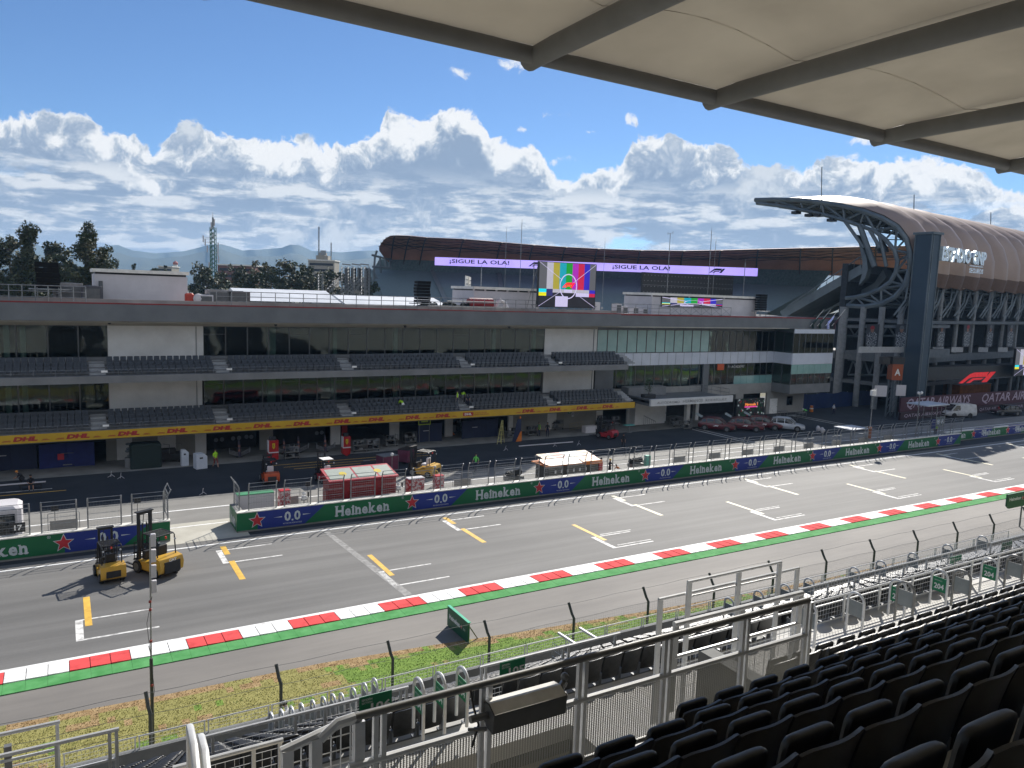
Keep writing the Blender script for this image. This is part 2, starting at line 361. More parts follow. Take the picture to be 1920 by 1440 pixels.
# kerb: sloping red and white blocks, white edge line, green strip
strips('kerb_edge_line',[(-70,330,38.2,38.46)],m_wht,z1=.008)
rb,wb,gb=MB(),MB(),MB()
x=-4.99-4.87*12; seg=4.87/6
while x<330:
    for i in range(6):
        a=x+i*seg+.015; b=x+(i+1)*seg-.015; q=rb if i<3 else wb
        q.add([(a,37.02,.0),(b,37.02,.0),(b,38.2,.0),(a,38.2,.0),(a,37.02,.075),(b,37.02,.055),(b,38.2,.012),(a,38.2,.02)],[(0,3,2,1),(4,5,6,7),(0,1,5,4),(1,2,6,5),(2,3,7,6),(3,0,4,7)])
        if x+i*seg<160: gb.box(a-.01,b+.012,36.05,37.0,-.1,.02+.004*(i%2))
    x+=4.87
gb.box(160,330,36.05,37.0,-.1,.02)
mk(rb,'kerb_red_blocks',m_red,kind='structure'); mk(wb,'kerb_white_blocks',m_wht,kind='structure'); mk(gb,'kerb_green_strip',m_grn,kind='structure')
# verge: a low bank of grass, dry along the track edge
def edge(x): 
    P=[(-70,36),(-2.5,33.45),(3,33.15),(9.8,32.95),(14.8,32.4),(20.5,31.65),(26.9,30.95),(34.4,30.25),(41.6,29.85),(60,29.4),(330,29.3)]
    for (a,b),(c,d) in zip(P,P[1:]):
        if a<=x<=c: return b+(d-b)*(x-a)/(c-a)
    return 29.3
m_vg=[mat('verge_lush',(.13,.22,.03),.95,sc=3,c2=(.21,.33,.05),bump=1.0,bs=40,detail=12),mat('verge_olive',(.25,.23,.06),.95,sc=3,c2=(.36,.33,.11),bump=1.0,bs=40,detail=12),mat('verge_dry',(.30,.19,.08),.95,sc=3,c2=(.46,.32,.16),bump=1.0,bs=40,detail=12)]
rnd=random.Random(3)
def vkind(x,y,d):
    lush=x>10.2+.35*math.sin(y*1.3)-.5*(d>2.6)
    w=math.sin(x*.9+y*2.1)+.7*math.sin(y*3.7-x*.3)+rnd.uniform(-.5,.5)
    if d<.45+.22*math.sin(x*.7)+.15*math.sin(x*2.9)+rnd.uniform(-.1,.1): return 2
    if lush: return 0 if (w<1.25 and d>.9) or rnd.random()<.55 else 1
    return 0 if w>1.55 else (2 if w<-1.35 else 1)
gv=MB(); st=.28; n=int(190/st)
for i in range(n):
    a,b=-30+190*i/n,-30+190*(i+1)/n
    for j in range(16):
        def P(x,t): e=edge(x); y=e+(25.6-e)*t; return (x,y,.02+.30*t*t)
        p=P((a+b)/2,(j+.5)/16); gv.quad(P(a,(j+1)/16),P(b,(j+1)/16),P(b,j/16),P(a,j/16),vkind(p[0],p[1],edge(p[0])-p[1]))
mk(gv,'verge',m_vg,kind='structure')
m_gr=[mat('grass_green',(.14,.25,.03),.7,sc=1,c2=(.22,.35,.05)),mat('grass_olive',(.27,.25,.07),.75,sc=1,c2=(.38,.35,.12)),mat('grass_dry',(.34,.22,.10),.8,sc=1,c2=(.50,.36,.19))]
gg=MB()
for i in range(90000):
    x=-5+58*rnd.random()**1.35; e=edge(x); t=rnd.random()**.9; y=e+(25.6-e)*t; z=.02+.30*t*t
    k=vkind(x,y,e-y)
    a=rnd.random()*PI; h=.02+.03*rnd.random(); w=.011+.012*rnd.random(); c,s_=math.cos(a)*w,math.sin(a)*w; lx,ly=rnd.uniform(-.03,.03),rnd.uniform(-.03,.03)
    gg.add([(x-c,y-s_,z),(x+c,y+s_,z),(x+lx,y+ly,z+h)],[(0,1,2)],k)
o=mk(gg,'grass',m_gr,kind='stuff')
# ================================================================ pit wall with banners
m_bg=mat('banner_green',(.005,.115,.040),.42,sc=.4,c2=(.008,.135,.052),spec=.4)
m_bb=mat('banner_blue',(.012,.028,.20),.42,sc=.4,c2=(.016,.036,.24),spec=.4)
m_bs=mat('banner_silver',(.46,.52,.54),.45,sc=1,c2=(.56,.60,.62))
m_br=mat('banner_red',(.42,.018,.03),.45,sc=1,c2=(.52,.025,.04))
m_bw=mat('wall_white_top',(.62,.60,.55),.7,sc=1.2,c2=(.82,.80,.74),detail=8)
m_bk=mat('black_plastic',(.012,.013,.015),.5,sc=3,c2=(.02,.021,.024))
def star(mb,c,r,xd,ud,m,ms,d=.012):
    c,xd,ud=V(c),V(xd),V(ud); n=xd.cross(ud).normalized()
    for rr,mm,dd in ((r,ms,d),(r*.84,m,d*2)):
        ps=[]
        for i in range(10):
            a=PI/2+i*PI/5; q=rr if i%2==0 else rr*.44
            ps.append(c+xd*math.cos(a)*q+ud*math.sin(a)*q+n*dd)
        b=c+n*dd
        mb.add([b]+ps,[(0,1+i,1+(i+1)%10) for i in range(10)],mm)
def slabword(mb,word,o,xd,ud,h,m,bold=.035,depth=.012,gap=.07):
    """slab-serif word from left foot o; returns its width. h = cap height"""
    o,xd,ud=V(o),V(xd),V(ud); sc=h/.73; x=0; n=xd.cross(ud).normalized()
    for ch in word:
        vs,fs,x0,x1,y0,y1=glyphs(ch,bold); k=.88
        mb.add([o+xd*(x+(v.x-x0)*sc*k)+ud*(v.y*sc)+n*depth for v in vs],fs,m)
        w=(x1-x0)*sc*k; st=.19*h
        def ft(a,b,y): 
            mb.add([o+xd*(x+a)+ud*y+n*(depth+.004),o+xd*(x+b)+ud*y+n*(depth+.004),o+xd*(x+b)+ud*(y+.10*h)+n*(depth+.004),o+xd*(x+a)+ud*(y+.10*h)+n*(depth+.004)],[(0,1,2,3)],m)
        e=.07*h
        if ch=='H':
            for a in (0,w-st): ft(a-e,a+st+e,0); ft(a-e,a+st+e,h*.90)
        elif ch in 'n': ft(-e,st+e,0); ft(w-st-e,w+e,0); ft(-e,st*.6,h*.66)
        elif ch=='i': ft(-e,w+e,0); ft(-e,w*.6,h*.66)
        elif ch=='k': ft(-e,st+e,0); ft(w-st*1.1,w+e,0); ft(-e,st*.6,h*.93)
        x+=w+gap*h*1.6
    return x
def banner_art(mb,x,y,z0,H,xd=(1,0,0),ud=(0,0,1),sub=True,o=None):
    """star, 0.0 mark and blue field; x is the star centre. slots: 0 silver 1 red 2 blue"""
    xd,ud=V(xd),V(ud); B=V(o) if o is not None else V((x,y,z0)); k=H/1.35
    n=xd.cross(ud).normalized()
    def q(pts,m,d): mb.add([B+xd*a*k+ud*b*k+n*d for a,b in pts],[tuple(range(len(pts)))],m)
    q([(.05,.02),(3.4,.02),(4.95,1.34),(.05,1.34)],2,.006)
    star(mb,B+ud*.66*k,.62*k,xd,ud,1,0,.012)
    for dx in (2.15,2.85): 
        vs,fs,x0,x1,y0,y1=glyphs('0',.03); w=.46*k; h=.72*k
        mb.add([B+xd*(dx*k-w/2+(v.x-x0)/(x1-x0)*w)+ud*(.36*k+(v.y-y0)/(y1-y0)*h)+n*.012 for v in vs],fs,0)
    q([(2.44,.36),(2.56,.36),(2.56,.48),(2.44,.48)],0,.012)
    q([(1.15,.73),(1.75,.69),(1.75,.77)],0,.012); q([(3.25,.69),(3.85,.73),(3.25,.77)],0,.012)
    if sub: text(mb,'PROGRAMA RESPONSABLE',B+xd*2.5*k+ud*.2*k,xd,ud,w=1.35*k,h=.10*k,m=0,depth=.012)
def wall_piece(name,label,x0,x1,art,y0=53.7,y1=54.2,z1=1.45,endface=False):
    t=thing(name,label,'pit wall',((x0+x1)/2,y0,0))
    b=MB(); b.box(x0,x1,y0+.02,y1,0,z1-.07); mk(b,'concrete_core',m_concd,t)
    b=MB(); b.box(x0-.02,x1+.02,y0-.03,y1+.04,z1-.07,z1); mk(b,'coping',m_bw,t)
    b=MB(); b.box(x0,x1,y0-.005,y0+.02,.13,z1-.08); mk(b,'banner',m_bg,t)
    b=MB()
    for X,full in art:
        banner_art(b,X,y0-.005,.1,1.33)
        if full: 
            slabword(b,'Heineken',(X-6.05,y0-.008,.36),(1,0,0),(0,0,1),.78,0); text(b,'®',(X-.78,y0-.02,1.22),(1,0,0),(0,0,1),h=.2,m=0)
    mk(b,'banner_print',[m_bs,m_br,m_bb],t)
    return t
S0=11.42; PER=11.66
wb_=wall_piece('pit_wall','long pit wall wrapped in green and blue beer banners, from the wall opening to the far right',10.1,98.0,[(S0+PER*k,k>0) for k in range(0,8)])
# wrapped return face at the opening with the last letters of the word
b=MB(); b.box(10.07,10.1,53.7,56.3,.1,1.38); mk(b,'return_banner',m_bg,wb_)
b=MB(); b.box(10.11,10.6,54.2,56.3,0,1.4); mk(b,'return_wall',m_concd,wb_)
b=MB(); slabword(b,'ken',(10.06,55.75,.36),(0,-1,0),(0,0,1),.78,0); mk(b,'return_print',[m_bs],wb_)
wall_piece('pit_wall','shorter pit wall piece with a star and 0.0 banner, left of the wall opening',-40,5.85,[(S0-PER,True)])
wall_piece('pit_wall','far pit wall set back a little behind the long one, at the right edge',97.4,150,[(103.6,True),(103.6+8.4,True),(103.6+16.8,True),(103.6+25.2,True)],y0=55.2,y1=55.7,z1=1.3)
# debris fence panels on the coping
m_gal=mat('galvanised',(.17,.18,.185),.45,.6,sc=3,c2=(.34,.35,.36))
def panel(w):
    t=thing('debris_fence','','fence panel')
    for a in (0,w):
        b=MB(); b.path([(a,0,0),(a,0,1.55),(a,-.06,1.72),(a,-.22,2.0)],.045,6); mk(b,'post',m_gal,t,smooth=True)
    b=MB()
    for z in (.12,.52,.92,1.32): b.tube((0,-.03,z),(w,-.03,z),.016,4)
    b.tube((0,-.05,1.68),(w,-.05,1.68),.028,5); b.tube((0,-.2,1.98),(w,-.2,1.98),.02,5); b.tube((0,-.03,.04),(w,-.03,.04),.02,4)
    mk(b,'rails',m_gal,t,smooth=True)
    b=MB(); n=int(w/.16)
    for i in range(1,n): b.tube((w*i/n,-.03,.05),(w*i/n,-.03,1.7),.0035,3,cap=False)
    for z in [.2+.16*i for i in range(9)]: b.tube((0,-.03,z),(w,-.03,z),.0035,3,cap=False)
    mk(b,'wire_mesh',m_gal,t)
    return t
pan=panel(1.88); first=True
GP='debris fence panels on the pit wall'
for k in range(-1,35):
    X=13.37+2.445*k; lab='grey bent-top debris fence panel on the long pit wall, one of the even run'
    if first: o=pan; pan.location=(X,53.95,1.45); first=False; tag(pan,lab,'fence panel',GP)
    else: o=dup(pan,(X,53.95,1.45),0,lab,GP)
for k in range(7):
    dup(pan,(3.62-2.5*k,53.95,1.45),0,'grey bent-top debris fence panel on the shorter left pit wall',  'debris fence panels on the left pit wall')
dup(pan,(10.35,56.1,1.45),-PI/2,'grey fence panel turned away from the track at the end of the long pit wall','end fence panels')
dup(pan,(5.75,53.95,1.45),PI/2,'grey fence panel turned away from the track beside the yellow forklifts','end fence panels')
# ================================================================ pit building
m_wall=mat('render_white',(.64,.63,.60),.8,sc=.5,c2=(.76,.75,.72),detail=11)
m_fas=mat('fascia_grey',(.115,.125,.135),.55,.1,sc=.5,c2=(.15,.16,.17),detail=8)
m_slab=mat('slab_grey',(.15,.155,.16),.7,sc=.6,c2=(.20,.205,.21),detail=8)
m_beige=mat('soffit_beige',(.30,.28,.24),.8,sc=.5,c2=(.37,.35,.30))
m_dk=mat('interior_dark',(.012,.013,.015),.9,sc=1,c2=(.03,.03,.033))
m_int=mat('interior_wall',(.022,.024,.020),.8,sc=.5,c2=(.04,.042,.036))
m_frm=mat('window_frame',(.10,.105,.11),.4,.5,sc=2,c2=(.14,.145,.15))
m_gl=glass('dark_glass',(.55,.65,.62),.015)
m_teal=mat('teal_glass',(.17,.34,.33),.10,sc=.4,c2=(.24,.42,.41),spec=.9)
m_pan=mat('spandrel_pale',(.50,.54,.62),.35,sc=.5,c2=(.60,.64,.72),spec=.6)
m_redt=mat('gutter_red',(.16,.012,.014),.6,sc=1,c2=(.23,.02,.022))
YF,YW=75.6,80.5
def X_(px,py=700,Y=YW): return gy(px,py,Y).x
bt=thing('pit_building','long grey and white pit building with two seating balconies over the garages','building',(30,80,0))
def part(mb,name,m,p=None,**k): return mk(mb,name,m,p or bt,**k)
XL,XE,XB,XR=-34,X_(1120,640),93.6,102.8
# floors, roof, fascia
b=MB()
b.box(XL,XE,YF,YW-.1,3.12,3.86); b.box(XL,XE,YF,YW-.1,8.02,8.66)
part(b,'balcony_slab',m_slab)
for z0 in (3.86,8.66):
    b=MB()
    for j in range(3): b.box(XL,XE+(1.9 if 1 else 0),YF+.9+.85*j,YW-.12,z0-(.3 if j==0 else 0)+.0+.32*j*1.0,z0+.0+.32*(j+1)-.02)
    part(b,'seating_steps',m_slab)
b=MB(); b.box(XL,61.6,77.6,77.9,13.36,14.88); part(b,'fascia',m_fas)
b=MB(); b.box(61.6,XR,77.95,78.25,13.30,14.74); part(b,'fascia',m_fas)
b=MB(); b.box(XL,61.6,77.58,77.75,14.88,15.0); b.box(61.6,XR,77.93,78.1,14.74,14.95); part(b,'red_gutter',m_redt)
b=MB(); b.box(XL,XR,78.1,96,14.3,14.86); b.box(XL,61.6,78.6,78.75,14.86,15.3); part(b,'roof',mat('roof_screed',(.25,.23,.22),.9,sc=.4,c2=(.36,.34,.32),detail=8))
b=MB(); b.box(XL,XR,77.9,YW+.1,13.2,13.34); part(b,'soffit',m_beige)
b=MB(); b.box(XL,XE,YW,YW+.3,12.82,13.2); part(b,'lintel_band',m_beige)
b=MB(); b.box(XL,XE,YW,YW+.3,7.5,8.02); part(b,'lintel_band',m_fas)
b=MB(); b.box(XL,XR,95.6,96,0,14.3); b.box(XL,XL+.3,YW+.4,95.6,0,14.3); b.box(XR-.1,XR,78.3,95.6,3.6,14.3); part(b,'rear_wall',m_wall)
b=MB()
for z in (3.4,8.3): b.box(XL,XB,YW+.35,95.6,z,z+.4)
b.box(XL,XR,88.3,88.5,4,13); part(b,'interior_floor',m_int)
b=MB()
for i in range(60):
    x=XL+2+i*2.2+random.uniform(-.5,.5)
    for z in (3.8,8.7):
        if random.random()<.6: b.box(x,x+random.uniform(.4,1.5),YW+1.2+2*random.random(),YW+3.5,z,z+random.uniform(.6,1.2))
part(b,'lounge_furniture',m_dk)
# solid white bays
for a,c in ((202,381),(1021,1119)):
    b=MB(); b.box(X_(a,640),X_(c,640),YW-.04,YW+.2,8.66,12.82); part(b,'wall_panel',m_wall)
    b=MB(); b.box(X_(a,640),X_(c-3,640),YW-.04,YW+.2,3.86,7.5); part(b,'wall_panel',m_wall)
b=MB()
for a,c in ((367,368.2),(1112,1113)): b.box(X_(a,640),X_(c,640),YW-.09,YW-.05,3.9,12.8)
part(b,'downpipe',m_slab)
# windows: frame + pane, in modules
def window(x0,x1,z0,z1,y=YW,n=1,trans=None,m=m_gl,door=False,d=.05,p=bt):
    f=MB(); w=.055
    f.box(x0,x1,y,y+.1,z0,z0+w); f.box(x0,x1,y,y+.1,z1-w,z1); f.box(x0,x0+w,y,y+.1,z0+w,z1-w); f.box(x1-w,x1,y,y+.1,z0+w,z1-w)
    for i in range(1,n): xx=x0+(x1-x0)*i/n; f.box(xx-.02,xx+.02,y,y+.09,z0+w,z1-w)
    if trans: f.box(x0+w,x1-w,y,y+.09,trans,trans+.05)
    fo=mk(f,'window',m_frm,p)
    g=MB(); g.box(x0+w,x1-w,y+.04,y+.055,z0+w,z1-w); mk(g,'pane',m,fo); return fo
def run(px0,px1,z0,z1,step,doors=(),y=YW):
    a,c=X_(px0,640,y),X_(px1,640,y); n=max(1,round((c-a)/step)); s=(c-a)/n
    for i in range(n):
        window(a+i*s+.004,a+(i+1)*s-.004,z0,z1,y,n=1,trans=(z0+2.15 if i in doors else None))
run(-330,30,9.86,12.82,2.9); run(30,202,9.86,12.82,2.2,doors=(3,)); run(381,1021,9.86,12.82,2.05,doors=(0,4,7,13,18))
run(-330,30,4.9,7.5,2.9); run(30,202,4.9,7.5,2.2,doors=(3,)); run(381,1018,4.9,7.5,1.9,doors=(0,4,7,15,20))
b=MB(); b.box(XL,XE,YW,YW+.25,8.66,9.86); b.box(XL,XE,YW,YW+.25,3.86,4.9); part(b,'sill_wall',m_slab)
b=MB()
for px in (12,43,505,512,627,741,925,1000):
    x=X_(px,640,YW+.9); b.box(x-.22,x+.22,YW+.7,YW+1.15,3.86,13.2)
part(b,'interior_column',mat('column_pale',(.42,.48,.45),.6,c2=(.5,.56,.53)))
# dark recess beside the left glass bay on the lower level
b=MB(); b.box(X_(1116,700),X_(1150,700),YW-.03,YW+.1,3.86,7.5); part(b,'recess_wall',m_fas)
# curtain wall: bands by height, modules along X
def zz(py,px=1250,Y=YW): return gy(px,py,Y).z
Z0,Z1,Z2,Z3,Z4=4.85,7.95,9.62,12.75,13.3
a,c=XE,X_(1330,640); n=12; s=(c-a)/n
for i in range(n): 
    x0=a+i*s
    window(x0+.01,x0+s-.01,Z2+.05,Z3,YW,m=m_teal)
    if x0>61: window(x0+.01,x0+s-.01,Z0 if x0>64 else Z0,Z1,YW)
a2,c2=X_(1330,640),XB; n2=10; s2=(c2-a2)/n2
for i in range(n2):
    x0=a2+i*s2
    window(x0+.01,x0+s2-.01,Z2+.05,Z3,YW)
    window(x0+.01,x0+s2-.01,Z0+(1.25 if i>3 else 0),Z1,YW)
    if i>3:
        b=MB(); b.box(x0+.02,x0+s2-.02,YW,YW+.06,Z0,Z0+1.2); part(b,'teal_panel',m_teal)
b=MB(); b.box(XE,XB,YW-.02,YW+.3,Z1,Z2); part(b,'spandrel',m_pan)
b=MB(); b.box(XE,XB,YW-.02,YW+.3,Z3,13.2); part(b,'spandrel',m_fas)
b=MB()
for i in range(23):
    x=XE+(XB-XE)*i/22
    if i: b.box(x-.015,x+.015,YW-.035,YW-.02,Z1,Z2); b.box(x-.015,x+.015,YW-.035,YW-.02,Z3,13.2)
part(b,'spandrel_joints',m_frm)
b=MB()
for px in (1185,1262,1370,1445):
    x=X_(px,640,YW+.5); b.box(x-.2,x+.2,YW+.35,YW+.7,Z0,13.2)
part(b,'interior_column',MATS['column_pale'])
x=X_(1325,640); b=MB(); b.box(x-.55,x+.55,YW-.3,YW-.05,Z0-1.0,Z1); part(b,'grey_pier',m_fas)
b=MB()
for k in range(26):
    x=random.uniform(66,92); z=random.choice((Z0,Z2+.1)); 
    for j in range(14):
        aa=random.random()*2*PI; r=random.uniform(.2,.55); b.add([(x,YW+.6,z+.1),(x+r*math.cos(aa),YW+.6+.3*math.sin(aa),z+random.uniform(.3,1.0)),(x+r*math.cos(aa)+.08,YW+.62,z+random.uniform(.3,.9))],[(0,1,2)])
part(b,'indoor_plants',mat('indoor_plant',(.02,.05,.02),.7,c2=(.04,.09,.035)))
b=MB(); x=X_(1350,690); b.box(x-.6,x+.7,YW-.1,YW-.03,Z1-.95,Z1-.05); part(b,'orange_decal',mat('decal_orange',(.55,.09,.02),.5))
b=MB(); text(b,'F1 ACADEMY',(X_(1380,690),YW-.06,Z1-.5),(1,0,0),(0,0,1),w=3.4,h=.35); part(b,'decal_lettering',m_wall)
# projecting right bay
yb=77.0
b=MB(); b.box(XB,XR,yb,YW,3.55,4.9); b.box(XB+.02,XR-.02,yb+.02,YW,13.2,13.3); part(b,'bay_base',m_slab)
b=MB(); b.box(XB-.01,XB+.1,yb+.1,YW-.02,Z1,Z2); b.box(XB+.1,XR,yb-.01,yb+.1,Z1,Z2); b.box(XB+.1,XR,yb-.01,yb+.1,12.6,13.2); part(b,'bay_spandrel',m_pan)
n=7; s=(XR-XB)/n
for i in range(n):
    window(XB+i*s+.01,XB+(i+1)*s-.01,Z2,12.6,yb); window(XB+i*s+.01,XB+(i+1)*s-.01,4.9,6.5,yb)
    b=MB(); b.box(XB+i*s+.02,XB+(i+1)*s-.02,yb,yb+.06,6.52,Z1-.02); part(b,'teal_panel',m_teal)
for (za,zb) in ((4.9,Z1),(Z2,12.7)):
    for j in range(2):
        y0=yb+.1+1.7*j; f=MB(); f.box(XB,XB+.08,y0,y0+.05,za,zb); f.box(XB,XB+.08,y0+1.6,y0+1.65,za,zb); f.box(XB,XB+.08,y0+.05,y0+1.6,zb-.05,zb)
        fo=part(f,'side_window',m_frm); g=MB(); g.box(XB+.03,XB+.045,y0+.05,y0+1.6,za,zb-.05); mk(g,'pane',m_gl,fo)
# ground floor of the right part
b=MB(); b.box(X_(1378,770),X_(1392,770),YW,YW+.3,0,4.85); b.box(X_(1436,770),XB+2,YW,YW+.3,0,3.55); b.box(XE,XB,YW-.02,YW+.3,3.3,Z0); b.box(XB+2,XR-1.5,YW,YW+.3,0,3.55); part(b,'ground_wall',mat('ground_render',(.26,.255,.24),.85,sc=.5,c2=(.33,.325,.31),detail=10))
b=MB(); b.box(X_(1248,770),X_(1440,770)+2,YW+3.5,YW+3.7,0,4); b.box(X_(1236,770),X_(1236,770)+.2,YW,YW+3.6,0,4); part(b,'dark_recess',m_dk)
def door(x0,x1,h,m,p=bt,y=YW,name='door'):
    d=MB(); d.box(x0,x1,y-.06,y-.01,0.03,h); o=mk(d,name,m,p); k=MB(); k.box(x1-.14,x1-.08,y-.12,y-.06,h*.45,h*.45+.12); mk(k,'handle',m_frm,o); return o
door(X_(1442,770),X_(1456,770),2.35,m_wht)
f=window(X_(1474,760),X_(1485,760),1.15,2.6,YW-.06)
# entrance block and canopy
b=MB(); b.box(X_(1180,780),X_(1236,770),YW-1.2,YW-.05,0,3.5); part(b,'entrance_wall',m_wall)
door(X_(1236,780),X_(1248,780),2.5,m_wht)
b=MB(); b.box(64.2,78.7,74.0,74.3,3.42,4.3); part(b,'canopy_fascia',mat('canopy_white',(.55,.56,.56),.6,c2=(.64,.65,.65)))
b=MB(); b.box(64.2,78.7,74.3,YW-.05,3.75,4.05); b.box(64.2,64.5,74.3,YW-.05,3.42,4.3); part(b,'canopy_deck',m_fas)
b=MB(); b.box(64.5,71,YW-1.6,YW-.06,4.05,5.2); part(b,'canopy_upstand',m_slab)
for wd,x,w in (('AUTÓDROMO',67.15,3.9),('HERMANOS',71.35,3.5),('RODRÍGUEZ',75.55,3.9)):
    b=MB(); text(b,wd,(x,73.985,3.86),(1,0,0),(0,0,1),w=w,h=.36,bold=.01); part(b,'canopy_lettering',mat('letter_grey',(.20,.21,.21),.5))
b=MB()
for (a,c) in (((76,79.6),(78.5,79.6)),((78.5,79.6),(78.5,74.6))):
    for z in (4.6,5.1): b.tube((a[0],a[1],z),(c[0],c[1],z),.025,5)
for x,y in ((76,79.6),(77.2,79.6),(78.5,79.6),(78.5,77.9),(78.5,76.2),(78.5,74.6)): b.tube((x,y,4.05),(x,y,5.1),.025,5)
part(b,'canopy_railing',m_gal)
b=MB(); b.box(72.3,72.9,76,76.5,0,3.75); b.box(77.4,78,79.6,80.2,0,3.75); part(b,'canopy_column',m_wall)
# garages
zt=2.95
def gw(px0,px1,m,z=3.12,d=.3,nm='garage_wall'):
    b=MB(); b.box(X_(px0,840),X_(px1,840),YW,YW+d,0.03,z); part(b,nm,m)
m_gbe=mat('garage_beige',(.24,.23,.20),.8,sc=.5,c2=(.30,.29,.26))
gw(-330,-250,m_wall); gw(-60,-45,m_wall)
gw(199,219,m_gbe); gw(219,248,m_wall); gw(248,296,m_gbe); gw(296,330,m_wall); gw(330,366,m_gbe); gw(366,387,m_wall)
gw(487,512,m_gbe); gw(620,638,m_wall); gw(731,748,m_wall); gw(834,848,m_wall); gw(952,960,m_wall)
gw(960,1024,m_gbe); gw(1024,1041,m_wall); gw(1041,1115,m_gbe); gw(1115,1127,m_wall); gw(1173,1182,m_wall)
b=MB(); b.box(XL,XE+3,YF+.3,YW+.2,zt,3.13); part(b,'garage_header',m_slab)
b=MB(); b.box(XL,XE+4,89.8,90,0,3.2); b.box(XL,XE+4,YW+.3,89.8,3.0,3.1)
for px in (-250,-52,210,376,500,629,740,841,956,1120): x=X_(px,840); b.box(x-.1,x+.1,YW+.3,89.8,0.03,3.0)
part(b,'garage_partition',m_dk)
b=MB(); b.box(X_(641,840),X_(651,840),YW+.01,YW+.2,0.03,2.95); part(b,'red_garage_panel',mat('team_red',(.30,.008,.010),.4,c2=(.38,.012,.014)))
# round sponsor roundels on the dark garage wall
b=MB()
for px,py in ((405,825),(416,824),(437,822),(448,821),(462,819),(471,819),(594,812),(603,811)):
    p=gy(px,py,82.5); b.tube((p.x,82.45,p.z),(p.x,82.5,p.z),.22,10)
part(b,'garage_roundels',mat('roundel_grey',(.20,.22,.25),.5))
b=MB(); b.box(X_(388,840),X_(487,840),82.5,82.7,0.03,3.0); b.box(X_(512,840),X_(620,840),82.5,82.7,.03,3.0); part(b,'garage_screen',m_dk)
# yellow advertising band
m_dy=mat('band_yellow',(.50,.30,.010),.5,sc=.5,c2=(.58,.36,.018))
m_dr=mat('band_red',(.36,.018,.02),.5)
ad=thing('advertising_band','long yellow courier banner with red lettering under the lower balcony','banner',(15,YF,3.1))
b=MB(); b.box(XL,X_(1190,755,YF),YF-.07,YF-.01,3.1,3.84); mk(b,'band',m_dy,ad)
b=MB(); xs=[gy(q,800,YF).x for q in (48,147,242,333,418,493,567,642,706,774,830,990,1040,1090,1138)]
xs=[xs[0]-3.93*k for k in range(1,7)]+xs
mk(b,'band',m_dy,ad) if False else None
for x in xs:
    b=MB()
    text(b,'DHL',(x,YF-.072,3.47),(1,0,0),(0,0,1),w=1.75,h=.40,bold=.07,shear=.35,depth=.01)
    for s in (-1,1):
        for j in range(3): b.box(x+s*1.42-.32+.06*j,x+s*1.42+.32-(.1*j if s>0 else 0),YF-.085,YF-.072,3.28+.05*j,3.305+.05*j)
    mk(b,'band_lettering',m_dr,ad)
pass
x=gy(890,775,YF).x
b=MB(); b.box(x-1.5,x-.2,YF-.085,YF-.072,3.28,3.68); mk(b,'red_plate',m_dr,ad)
b=MB(); text(b,'DHL',(x-.85,YF-.09,3.48),(1,0,0),(0,0,1),w=.9,h=.24,bold=.05,depth=.006); mk(b,'plate_lettering',m_wall,ad)
b=MB(); text(b,'EXCELLENCE.',(x+.75,YF-.075,3.58),(1,0,0),(0,0,1),w=1.5,h=.13,depth=.01); text(b,'SIMPLY DELIVERED.',(x+.9,YF-.075,3.38),(1,0,0),(0,0,1),w=1.9,h=.13,depth=.01); mk(b,'slogan',m_dr,ad)
# stairs on the balconies and balcony railings
ST=[gy(q,680,78).x for q in (181,411,642,861,1024)]; ST=[ST[0]-10.9]+ST
m_stair=mat('stair_grey',(.28,.29,.30),.7,c2=(.36,.37,.38))
for z0 in (3.86,8.66):
    b=MB()
    for x in ST+[X_(1160,680,78)+.6]:
        for j in range(6): b.box(x-.62,x+.62,YF+.62+.42*j,YF+.62+.42*j+.6,z0+.012+.03*j,z0+.16*(j+1)+.02)
    part(b,'balcony_stairs',m_stair)
    b=MB(); n=60; xe=XE+1.5
    for z in (.55,.28): b.tube((XL,YF+.12,z0+z),(xe,YF+.12,z0+z),.02,5)
    for i in range(n+1): x=XL+(xe-XL)*i/n; b.tube((x,YF+.12,z0-.02),(x,YF+.12,z0+.55),.018,4)
    part(b,'balcony_railing',m_gal)
    b=MB()
    for x in ST: b.box(x+.25,x+.75,YF+.02,YF+.06,z0+.3,z0+.48)
    part(b,'row_sign',m_wht)
b=MB(); b.box(XE,XE+2.2,YF,YF+4.6,3.12,3.9); part(b,'landing',m_slab); b=MB(); b.box(XE,XE+1.4,YF,YF+4.6,8.02,8.66); part(b,'landing',m_slab)
b=MB()
for px,py in ((205,605),(517,609),(760,612),(955,613)):
    p=gy(px,py,79.9); b.ball((p.x,79.9,p.z),.16,8,6); b.tube((p.x,79.9,p.z),(p.x,80.45,p.z+.05),.05,5)
part(b,'security_camera',m_bk)
# ---------------------------------------------------------------- balcony seats
m_bs1=mat('seat_bluegrey',(.022,.030,.042),.4,sc=2,c2=(.034,.044,.060))
m_bs2=mat('seat_frame_glint',(.07,.08,.095),.4,c2=(.10,.11,.13))
def bseat():
    t=thing('balcony_chair','','seat')
    b=MB(); b.fr((-.24,.10,.38),(.48,0,0),(0,.03,0),(0,.10,.46)); b.box(-.2,.2,.19,.21,.80,.86); mk(b,'backrest',m_bs1,t)
    b=MB(); b.fr((-.21,-.02,.30),(.42,0,0),(0,.06,0),(0,.08,.40)); mk(b,'folding_seat',m_bs1,t)
    b=MB(); b.path([(-.13,-.03,.62),(-.13,-.035,.48),(-.06,-.04,.40),(.06,-.04,.40),(.13,-.035,.48),(.13,-.03,.62)],.016,4,cap=False); b.box(-.25,-.215,0,.2,0,.45); b.box(.215,.25,0,.2,0,.45); mk(b,'seat_frame',m_bs2,t)  # pale U tube is the seat's highlight modelled in; the boxes are legs
    return t
